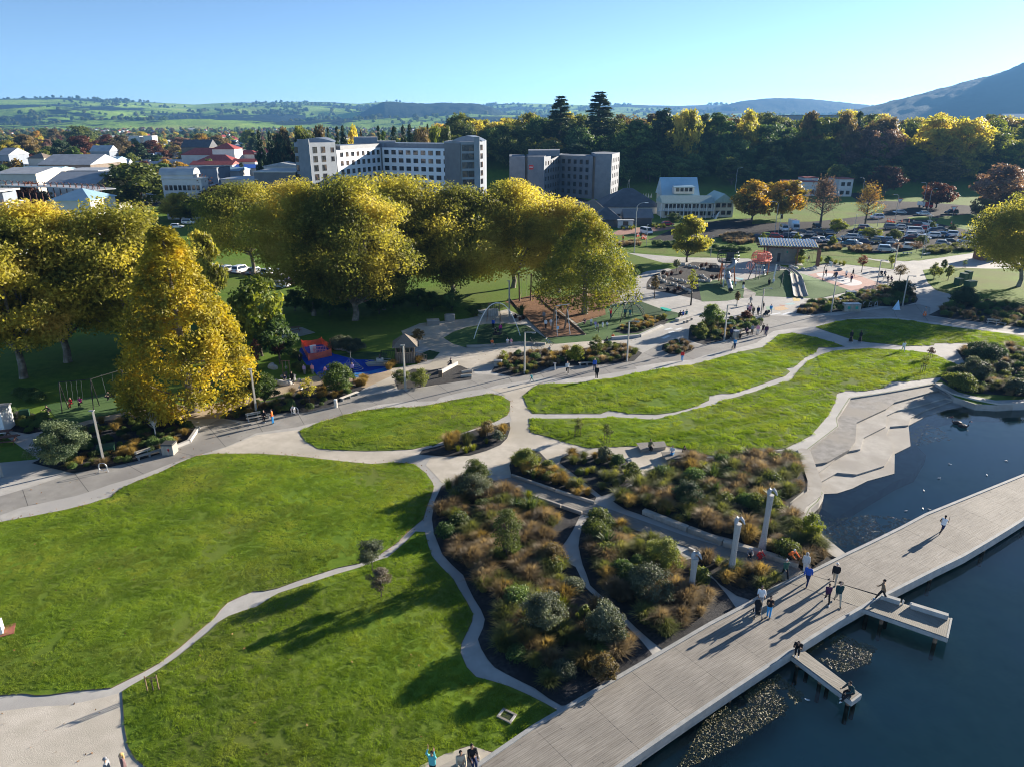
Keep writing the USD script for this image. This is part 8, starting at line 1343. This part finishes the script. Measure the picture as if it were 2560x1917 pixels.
for a in[('wide1','brown_leaf',215,130,290,110),('wide2','dark_leaf',510,175,330,75),('wide0','red_leaf',680,145,310,100),('wide1','red_leaf',920,130,250,70),('wide0','brown_leaf',1040,140,290,75),('wide2','red_leaf',1300,175,290,85),('wide1','orange_leaf',1730,122,215,80),('wide0','brown_leaf',1890,135,230,80),('wide1','olive_leaf',690,55,190,110),('wide2','orange_leaf',310,95,160,40),('wide0','pink_leaf',400,170,260,45),('wide1','plane_leaf',50,180,300,90),('wide2','pink_leaf',1560,150,230,80),('wide2','plane_leaf_yellow',1225,100,165,40),('wide0','brown_leaf',480,80,150,60),('wide1','olive_leaf',370,75,140,60),('wide2','lime_leaf',2150,85,190,60),('cone1','dark_leaf',2190,110,290,60),('wide0','red_leaf',840,180,240,60)]:
    tree_at(a[0],a[1],'N',a[2],a[3],a[4]+60,a[5],f'{TL[a[1]]} town tree '+{215:'at the far left above the sheds',510:'left of the dark red one',680:'with a broad round crown',920:'left of the brown one by the conifer',1040:'just left of the big conifer',1300:'just right of the big conifer',1730:'in front of the far suburb',1890:'beside the orange one above the red roofs',690:'tall, behind the dark red one',310:'small, at the foot of the hills',400:'behind the white sheds',50:'at the left edge of the town',1560:'behind the slate roofed building',1225:'beside the far white building',480:'far, below the left hills',370:'far, left of the tall olive one',2150:'right of the red roofed tower',2190:'dark and pointed, above the hotel left tower',840:'low, between the sheds and the brown tree'}[a[2]])
for k,(x,yt,yb,hw,lab)in enumerate(((40,430,560,70,'at the foot of the forked plane tree'),(150,440,590,60,'left of the slim leaning trunk'),(270,430,590,60,'right of the slim leaning trunk'),(380,440,560,70,'left of the thick pale trunk'),(600,430,580,80,'right of the thick pale trunk'),(700,420,540,70,'between the two shaded dark green planes'),(860,420,530,70,'left of the widest plane tree'),(960,440,560,60,'under the widest plane tree'),(1090,430,560,60,'behind the pale concrete cubes'),(1250,520,590,50,'right of the pale concrete cubes'))):
    tree_at('wide'+str(k%3),'shrub_leaf' if k%2 else 'green_leaf','L',x,yt,yb,hw,'leafy green undergrowth bush '+lab)
for k,(x,yt,hw,kd,m_)in enumerate(((50,85,55,'cone1','dark_leaf'),(140,95,60,'cone1','dark_leaf'),(215,130,60,'wide0','dark_leaf'),(250,75,80,'wide1','brown_leaf'),(420,55,100,'wide2','olive_leaf'),(560,60,60,'wide0','brown_leaf'),(640,60,30,'cone0','dark_leaf'),(715,50,36,'cone0','dark_leaf'),(765,45,40,'cone0','dark_leaf'),(850,55,60,'wide1','plane_leaf_yellow'),(920,85,36,'cone1','brown_leaf'),(1070,45,36,'cone0','dark_leaf'),(1110,90,60,'cone1','green_leaf'),(1200,50,60,'cone1','dark_leaf'),(1280,45,60,'cone1','dark_leaf'),(1335,35,45,'cone0','dark_leaf'),(1430,85,80,'wide0','brown_leaf'),(1490,30,24,'cone0','dark_leaf'),(1550,65,70,'wide1','lime_leaf'),(1640,55,60,'wide2','olive_leaf'))):
    tree_at(kd,m_,'O',x,yt,300,hw,f'{TL[m_]} {"pointed" if "cone" in kd else "round"} tree behind the white hotel, {["first","second","third","fourth","fifth","sixth","seventh","eighth","ninth","tenth","eleventh","twelfth","thirteenth","fourteenth","fifteenth","sixteenth","seventeenth","eighteenth","nineteenth","twentieth"][k]} from left',345+4*(k%5))
tree_at('tier0','dark_leaf','n',1493,232,480,60,'tallest ragged old conifer breaking the skyline',420,12);tree_at('tier0','dark_leaf','n',1400,243,480,52,'second ragged old conifer left of the tallest one',425,12);tree_at('cone1','dark_leaf','S',1325,372,540,48,'dark pointed conifer in front of the hospital like block',440,12);tree_at('cone0','dark_leaf','S',1935,415,500,28,'dark pointed tree among the yellow crowns at the right',470,12);tree_at('cone0','dark_leaf','S',1695,490,560,14,'thin dark cypress among pale trees at the right',420,12)
for k_,m_,x,yt,hw,lab in(('wide0','olive_leaf',1130,415,115,'big olive tree standing out of the wood below the hospital like block'),('wide1','green_leaf',860,445,110,'big deep green tree left of the big olive one in the wood'),('wide2','pink_leaf',1480,465,80,'dusky red tree right of the big olive one in the wood'),('wide0','pink_leaf',1390,475,60,'pinkish tree left of the dusky red one in the wood'),('wide0','lime_leaf',2040,490,135,'broad lime yellow tree at the right end of the wood'),('wide1','plane_leaf_yellow',1740,402,120,'wide golden tree under the mountain'),('wide2','plane_leaf_yellow',1900,412,100,'golden tree right of the widest one under the mountain'),('tall0','green_leaf',610,385,80,'tall deep green tree, highest of the middle wood'),('wide1','plane_leaf_yellow',760,368,60,'small golden crown on the wood skyline'),('wide2','plane_leaf',440,362,75,'yellow green crown on the wood skyline right of the old conifers'),('tall1','dark_leaf',320,352,65,'blackish tree right of the tallest old conifer'),('wide0','brown_leaf',1080,380,55,'brown crown in front of the hospital like block'),('wide0','brown_leaf',1265,387,50,'brown crown left of the pointed conifer'),('wide2','brown_leaf',1460,405,85,'wide brown crown right of the pointed conifer'),('wide2','olive_leaf',560,560,90,'olive tree low at the front of the middle wood'),('tall2','green_leaf',190,420,90,'deep green tree behind the grey hotel right end')):
    tree_at(k_,m_,'S',x,yt,600,hw,lab,384+(x*7)%25,9)
wr=np.random.default_rng(91);wood=[];TM_=['olive_leaf','brown_leaf','green_leaf','dark_leaf','orange_leaf','plane_leaf','plane_leaf_yellow','pink_leaf','lime_leaf']
for j,Y in enumerate((372,388,404,420,438,458,482,512)):
    for X in np.arange(-95+(j%2)*7,400,13.5+j*.5):
        x,y=X+wr.uniform(-4,4),Y+wr.uniform(-5,5);col=1280+FOC*x/(y*math.cos(PITCH)+10);u=wr.uniform()
        if not 1040<col<2700 or(j<2 and 1080<col<1360 and y<400):continue
        back=j>=5
        if back:m_='plane_leaf_yellow' if u<.3 else 'plane_leaf' if u<.5 else 'brown_leaf' if u<.75 else 'olive_leaf'
        elif col<1400:m_='olive_leaf' if u<.5 else 'green_leaf' if u<.8 else 'orange_leaf'
        elif col<1960:m_='green_leaf' if u<.6 else 'dark_leaf' if u<.75 else 'olive_leaf'
        elif col<2160:m_='olive_leaf' if u<.5 else 'green_leaf' if u<.75 else 'pink_leaf'
        else:m_='plane_leaf_yellow' if u<.35 else 'lime_leaf' if u<.55 else 'olive_leaf' if u<.85 else 'brown_leaf'
        zt_=wr.uniform(15,21)+(2 if back else 0)-(6 if j==0 else 0);wh='front' if j<2 else 'back'
        if 2<=j<=5:wood.append((x,y,zt_/16,u*6,hillz(x,y)-.3,TM_.index(m_),wr.uniform(.85,1.15)));continue
        tree(('wide' if u<.6 else 'tall')+str(int(wr.integers(3))),m_,x,y,zt_,f'{TL[m_]} tree in the {wh} of the wood on the hill behind the hotels',f'{m_} trees in the {wh} of the wood',wr.uniform(7,10),hillz(x,y)-.3,u*6)
far_instancer('wood_trees','the many trees deeper in the wood on the hill',lambda v_,q:obj('crown',tree_mesh(760+v_,8,16,.1,3600,.62,55,.25)[1],TM_[v_],q),wood)
def sub_house(p):obj('wall',bevbox(12,8,3,.05),'wall_white',p);obj('roof',hull([(-6.4,-4.4,3),(6.4,-4.4,3),(6.4,4.4,3),(-6.4,4.4,3),(-3,0,5.6),(3,0,5.6)]),'roof_dark',p)
def sub_house2(p):obj('wall',bevbox(14,9,3.2,.05),'wall_cream',p);obj('roof',hull([(-7.4,-4.9,3.2),(7.4,-4.9,3.2),(7.4,4.9,3.2),(-7.4,4.9,3.2),(-7.4,0,6),(7.4,0,6)]),'roof_pale',p)
def sub_house3(p):obj('wall',bevbox(12,9,3.2,.05),'wall_white',p);obj('roof',hull([(-6.4,-4.9,3.2),(6.4,-4.9,3.2),(6.4,4.9,3.2),(-6.4,4.9,3.2),(-2,0,6),(2,0,6)]),'roof_red',p)
TM2=['olive_leaf','brown_leaf','green_leaf','dark_leaf','orange_leaf','plane_leaf','red_leaf','pink_leaf'];sr=np.random.default_rng(17);sh_d,st_d=[],[]
for i in range(620):
    y=520+3000*sr.uniform()**1.2;c=sr.uniform(-1500,1100);x=(c)/FOC*y*1.02;k=int(sr.integers(3))
    if i<110 and c<-500:inst(f'suburb_house_{k}',(sub_house,sub_house2,sub_house3)[k],'house','single storey suburban house with a '+('dark hipped roof','pale gabled roof','red hipped roof')[k]+' among the town trees','house',(x,y*.55+260,0),sr.uniform(0,PI),sr.uniform(.8,1.2),f'{("dark", "pale", "red")[k]} roofed suburban houses')
    else:sh_d.append((x,y,sr.uniform(.8,1.5),sr.uniform(0,PI),0,k,1.0))
for i in range(125):
    y=sr.uniform(225,640);x=colx('n',sr.uniform(-60,640),y);k=int(sr.integers(8));m_=TM2[k]
    if i%2==0 and y>300:inst(f'town_house_{i % 2}',(sub_house2,sub_house3)[i%2],'house',f'low {("pale", "red")[i % 2]} roofed building {"between the shops" if y < 420 else "beyond the shops"} and trees of the town','house',(x,y,0),sr.uniform(-.2,.2),(sr.uniform(1,1.9),1.2,sr.uniform(.9,1.5)),f'low {("pale", "red")[i % 2]} roofed town buildings')
    else:tree(('wide0','wide1','wide2','bare0')[int(sr.integers(4))]if m_!='dark_leaf' else 'cone1',m_,x,y,sr.uniform(7,13),f'{TL[m_]} street tree {"between the shops" if y < 420 else "beyond the shops"} of the town',f'{m_} town street trees',sr.uniform(3.5,6),0,i)
far_instancer('distant_houses','distant suburb of white and dark roofed houses below the hills',lambda v_,q:(sub_house,sub_house2,sub_house3)[v_](q),sh_d)
TM=TM2
for i in range(5200):
    u=sr.uniform();y=430+3350*u**1.35;c=sr.uniform(-1650,1500);x=c/FOC*y*1.02
    if y<950 and x>-75 or(y<520 and sr.uniform()<.5):continue
    st_d.append((x,y,sr.uniform(.45,.9),sr.uniform(0,6.28),-.2,int(sr.choice(8,p=[.26,.15,.2,.17,.05,.07,.06,.04])),sr.uniform(.8,1.2)))
far_instancer('distant_trees','autumn coloured trees filling the distant suburb and plain',lambda v_,q:obj('crown',tree_mesh(740+v_,7,14,.05,900,1.2,30,.3)[1],TM[v_],q),st_d)
hd=[];hz_i=LinearNDInterpolator(np.column_stack([X_.ravel(),Y_.ravel()])[::2],Z_.ravel()[::2])
q=np.column_stack([sr.uniform(-.8,.8,5200),sr.uniform(3600,7600,5200)]);q=np.column_stack([q[:,0]*q[:,1],q[:,1]]);nz=fb(q[:,0],q[:,1],520,3,21);zz_=hz_i(q);ok=(nz>.50)&np.isfinite(zz_);q,zz_=q[ok],zz_[ok]
hd=[(q[i,0],q[i,1],sr.uniform(.9,2.0),sr.uniform(0,6),zz_[i]-1,int(sr.choice([0,2,3])),.9)for i in range(len(q))]
far_instancer('hill_trees','dark tree belts and copses on the far pasture hills',lambda v_,q_:obj('crown',tree_mesh(750+v_,7,14,.05,500,1.7,24,.32)[1],TM[v_],q_),hd)
# ------------------------------------------------------------------ vehicles
for k,c in dict(white=(.70,.71,.72),silver=(.42,.44,.46),grey=(.16,.17,.18),black=(.015,.015,.017),navy=(.02,.04,.09),blue=(.05,.17,.36),teal=(.03,.13,.19),red=(.35,.02,.025),maroon=(.12,.015,.02),tan=(.33,.25,.10),lime=(.30,.40,.05)).items():flat('car_'+k,c,.3,.1,.5,.6)
flat('car_glass',(.015,.02,.025),.08,0,.7);flat('head_lamp',(.8,.8,.78),.2);flat('tail_lamp',(.4,.02,.02),.3)
SHP=dict(hatch=(4.1,1.75,.82,1.48,-1.9,-1.5,.35,1.15),sedan=(4.7,1.8,.86,1.45,-1.75,-1.0,.55,1.3),wagon=(4.7,1.8,.88,1.5,-2.25,-1.95,.55,1.3),suv=(4.5,1.85,1.0,1.75,-2.1,-1.8,.6,1.3),van=(5.0,1.9,1.15,2.0,-2.45,-2.35,1.35,2.0),ute=(5.2,1.85,1.0,1.78,-.6,-.45,.75,1.45))
def vehicle(kind,col):
    L,W,hb,H,r0,r1,f1,f0=SHP[kind];b='car_'+col
    def mk(p):
        hw=W/2;obj('body',cat_([hull([(sx*x,sy*y,z)for x,y,z in((L/2,hw*.8,.42),(L/2-.06,hw*.84,hb*.78),(L/2-.5,hw,.3),(L/2-.55,hw*.97,hb))for sx in(-1,1)for sy in(-1,1)])]),b,p)
        obj('cabin',hull([(x,s*y,z)for s in(-1,1)for x,y,z in((r0,hw*.95,hb-.02),(f0,hw*.95,hb-.02),(r1,hw*.78,H),(f1,hw*.78,H),(r1,hw*.80,H-.06),(f1+.06,hw*.80,H-.06))]),b,p)
        for s in(-1,1):
            q=[np.array(v)for v in((r0+.22,s*hw*.962,hb+.05),(f0-.25,s*hw*.962,hb+.05),(f1-.1,s*hw*.83,H-.11),(r1+.16,s*hw*.83,H-.11))];obj('side_window',hull([v+[0,s*d,0]for v in q for d in(.012,-.05)]),'car_glass',p)
            for x in(-L*.31,L*.31):
                w=obj('tyre',trimesh.creation.cylinder(.33,.22,sections=14,transform=trimesh.transformations.translation_matrix((x,s*(hw-.09),.33))@trimesh.transformations.rotation_matrix(PI/2,(1,0,0))),'rubber',p);obj('rim',trimesh.creation.cylinder(.2,.04,sections=10,transform=trimesh.transformations.translation_matrix((x,s*(hw+.025),.33))@trimesh.transformations.rotation_matrix(PI/2,(1,0,0))),'steel',w)
            obj('headlight',bevbox(.14,.36,.14,.03,(L/2-.05,s*hw*.62,hb*.66)),'head_lamp',p);obj('tail_light',bevbox(.12,.3,.18,.03,(-L/2+.05,s*hw*.66,hb*.7)),'tail_lamp',p);obj('mirror',bevbox(.15,.18,.12,.03,(f0-.3,s*(hw+.06),hb+.05)),b,p)
        obj('windscreen',hull([(f0-.04,s*hw*.84,hb+.06)for s in(-1,1)]+[(f1+.08,s*hw*.72,H-.1)for s in(-1,1)]+[(f0+.02,s*hw*.84,hb+.05)for s in(-1,1)]+[(f1+.13,s*hw*.72,H-.09)for s in(-1,1)]),'car_glass',p);obj('rear_window',hull([(r0+o,s*hw*.8,hb+.12)for s in(-1,1)for o in(-.03,.05)]+[(r1+o,s*hw*.7,H-.12)for s in(-1,1)for o in(-.06,.02)]),'car_glass',p)
        obj('bumper',bevbox(.1,W*.86,.22,.04,(L/2-.01,0,.32)),'dark_grey',p)
        if kind=='ute':obj('tray',cat_([box(1.75,.06,.25,(-1.65,s*hw*.9,hb-.02))for s in(-1,1)]+[box(.06,W*.9,.25,(-2.5,0,hb-.02))]),b,p)
    return mk
NICEC=dict(hatch='small hatchback',sedan='sedan',wagon='station wagon',suv='four wheel drive',van='van',ute='pickup')
def car(kind,col,f,x,y,rz,where,group=None):inst(f'{kind}_{col}',vehicle(kind,col),'parked_car' if kind not in('van','ute')else kind,f'{col} {NICEC[kind]} {where}','van' if kind=='van' else 'pickup' if kind=='ute' else 'car',g(f,x,y)+[0,0,.012],math.radians(rz),1.0,group)
ROWS=[('in the front row of the car park',-25,[(1090,1072,'suv','silver'),(1145,1040,'hatch','grey'),(1255,1050,'suv','white'),(1555,1022,'hatch','silver'),(1612,1010,'sedan','black'),(1738,1008,'suv','white'),(1812,1000,'hatch','white'),(452,1028,'suv','maroon'),(1812,1040,'hatch','silver')]),
        ('in the second row of the car park',-28,[(505,995,'sedan','silver'),(570,992,'hatch','white'),(650,985,'sedan','blue'),(778,1020,'hatch','teal'),(830,1020,'hatch','white'),(915,1010,'sedan','navy'),(988,1002,'hatch','tan'),(1045,1000,'suv','navy'),(1115,995,'sedan','silver')]),
        ('in the third row of the car park',-22,[(790,968,'wagon','silver'),(845,970,'hatch','white'),(915,958,'suv','silver'),(1278,978,'sedan','maroon'),(1328,970,'hatch','black'),(1392,975,'hatch','white'),(1462,955,'wagon','white'),(1512,950,'sedan','black'),(1560,952,'hatch','blue'),(1608,948,'suv','white')]),
        ('in the fourth row of the car park',-18,[(1185,940,'hatch','silver'),(1325,922,'van','white'),(1310,952,'wagon','white'),(1400,898,'sedan','red'),(1480,915,'sedan','navy'),(1530,908,'sedan','grey'),(40,970,'sedan','navy'),(120,958,'sedan','lime'),(195,965,'hatch','red'),(268,955,'sedan','navy'),(345,955,'sedan','white'),(408,938,'suv','black'),(460,945,'sedan','grey'),(535,935,'suv','black'),(632,930,'sedan','grey'),(1785,950,'suv','black'),(1800,978,'sedan','silver'),(1818,938,'sedan','black')]),
        ('in the back row of the car park',-20,[(1130,890,'suv','grey'),(1195,888,'hatch','silver'),(1222,872,'sedan','black'),(1275,878,'sedan','black'),(1320,872,'suv','black'),(1435,868,'ute','white'),(885,908,'sedan','maroon'),(920,897,'suv','silver')])]
from collections import Counter
for where,rz,lst in ROWS:
    cnt=Counter((c,k)for*_,k,c in lst);seen=Counter()
    for j,(x,y,k,c)in enumerate(sorted(lst)):
        seen[(c,k)]+=1;ordn='' if cnt[(c,k)]==1 else(', leftmost alike',', second alike',', third alike')[seen[(c,k)]-1]
        car(k,c,'R',x,y,rz+(180 if(j*7)%3==0 else 0)+(j%4-1.5)*2.5,where+ordn)
for k,c,f,x,y,rz,w in(('van','white','R',258,905,-98,'seen from the front on the road by the orange trees'),('suv','black','R',525,890,-95,'seen from the front on the road by the bare tree'),('sedan','silver','R',1200,765,175,'on the road below the curved street light'),('sedan','white','R',1390,775,178,'on the road by the grassy island'),('suv','black','R',1620,768,175,'on the road at the far right'),('suv','white','R',1015,805,170,'behind the half bare orange tree'),('hatch','maroon','R',1880,808,170,'half hidden by the right hand plane tree'),('van','white','P',1295,985,-70,'beside the cluster of traffic cones'),('hatch','red','P',1480,915,10,'in front of the sloping white wall of the lodge'),('hatch','white','P',1612,825,-100,'left one parked below the motel balcony'),('sedan','white','P',1672,838,-110,'right one parked below the motel balcony'),('hatch','silver','P',1862,845,-80,'parked by the end wing of the motel'),('suv','navy','P',1800,830,-90,'parked under the motel stair'),('hatch','white','P',700,725,10,'parked under the grey hotel'),('suv','grey','P',880,735,10,'parked at the corner of the grey hotel'),
                           ('sedan','red','M',1345,340,5,'parked on grass right of the golden cypress'),('sedan','maroon','M',1870,395,-15,'parked under the slim leaning plane tree'),('sedan','silver','M',1795,410,-20,'left of the dark red car under the trees'),('wagon','white','M',165,690,20,'parked behind the leftmost plane trunk'),('sedan','white','M',270,655,20,'parked farther right behind the leftmost trunk'),('suv','white','N',1630,900,0,'parked beyond the maroon tree'),('hatch','white','N',1530,935,5,'parked left of the white one beyond the maroon tree'),('sedan','grey','N',1800,1090,10,'parked behind the forked plane tree'),('van','white','M',590,470,10,'glimpsed through the yellow plane tree'),('hatch','red','M',100,735,90,'small, between the left plane trunks'),('hatch','red','M',305,745,80,'small, right of the left plane trunk')):car(k,c,f,x,y,rz,w)
for f,x0,y0,x1,y1,n,lab in(('M',20,215,160,210,3,'row behind the left plane trees'),('M',1380,300,1900,340,7,'row on the drive behind the plane trees'),('L',790,155,880,60,3,'glimpsed between plane trunks')):
    for k in range(n):u=k/max(1,n-1);car(('sedan','hatch','suv')[k%3],('white','silver','white','grey')[k%4],f,x0+(x1-x0)*u,y0+(y1-y0)*u,60+k*3,f'in the {lab}, {["first", "second", "third", "fourth", "fifth", "sixth", "last"][k]}')
tk=thing('box_truck','white box truck seen from the front on the road by the orange trees','truck',g('R',338,902),math.radians(-97));obj('box',bevbox(4.6,2.3,2.5,.05,(-1.0,0,.75)),'car_white',tk);obj('cab',hull([(x,s*y,z)for s in(-1,1)for x,y,z in((1.35,1.05,.5),(2.9,1.0,.5),(3.0,1.0,1.3),(2.5,.95,2.35),(1.35,.98,2.4))]),'car_white',tk);obj('windscreen',hull([(3.0,s*.9,1.35)for s in(-1,1)]+[(2.56,s*.85,2.25)for s in(-1,1)]+[(3.03,s*.9,1.36)for s in(-1,1)]+[(2.6,s*.85,2.27)for s in(-1,1)]),'car_glass',tk);obj('bumper',bevbox(.15,2.0,.3,.04,(2.98,0,.4)),'dark_grey',tk);obj('box_front',bevbox(.04,2.0,.9,.01,(1.33,0,2.42)),'pale_blue',tk)
t2=thing('truck','small red and white truck on the road below the wood','truck',g('R',1412,718),math.radians(-80));obj('cab',hull([(x,s*y,z)for s in(-1,1)for x,y,z in((.6,1.0,.5),(2.6,.95,.5),(2.7,.95,1.4),(2.2,.9,2.4),(.6,.95,2.4))]),'car_red',t2);obj('tray',bevbox(4.2,2.1,1.4,.05,(-1.7,0,.8)),'car_white',t2);obj('windscreen',hull([(2.71,s*.85,1.45)for s in(-1,1)]+[(2.28,s*.8,2.3)for s in(-1,1)]+[(2.74,s*.85,1.46)for s in(-1,1)]+[(2.32,s*.8,2.32)for s in(-1,1)]),'car_glass',t2)
for T_,xs in((tk,(-2.3,2.0)),(t2,(-2.4,1.7))):
    for x in xs:
        for s in(-1,1):obj('wheel',trimesh.creation.cylinder(.45,.28,sections=14,transform=trimesh.transformations.translation_matrix((x,s*.95,.45))@trimesh.transformations.rotation_matrix(PI/2,(1,0,0))),'rubber',T_)
# ------------------------------------------------------------------ haze
hz=trimesh.creation.box((24000,20000,760.0));hz.apply_translation((0,6000,760.0/2-3.4))
usdkit.material(stage,'/World/Looks/haze_air',{'v':('principled_volume',{'color':(.20,.50,1.0),'density':5e-5,'anisotropy':0.3})},[],volume='v.volume')
h_=usdkit.mesh(stage,'/World/haze',hz,'/World/Looks/haze_air');tag(h_,'thin blue morning haze over the whole lakefront and hills',None,None,'stuff')
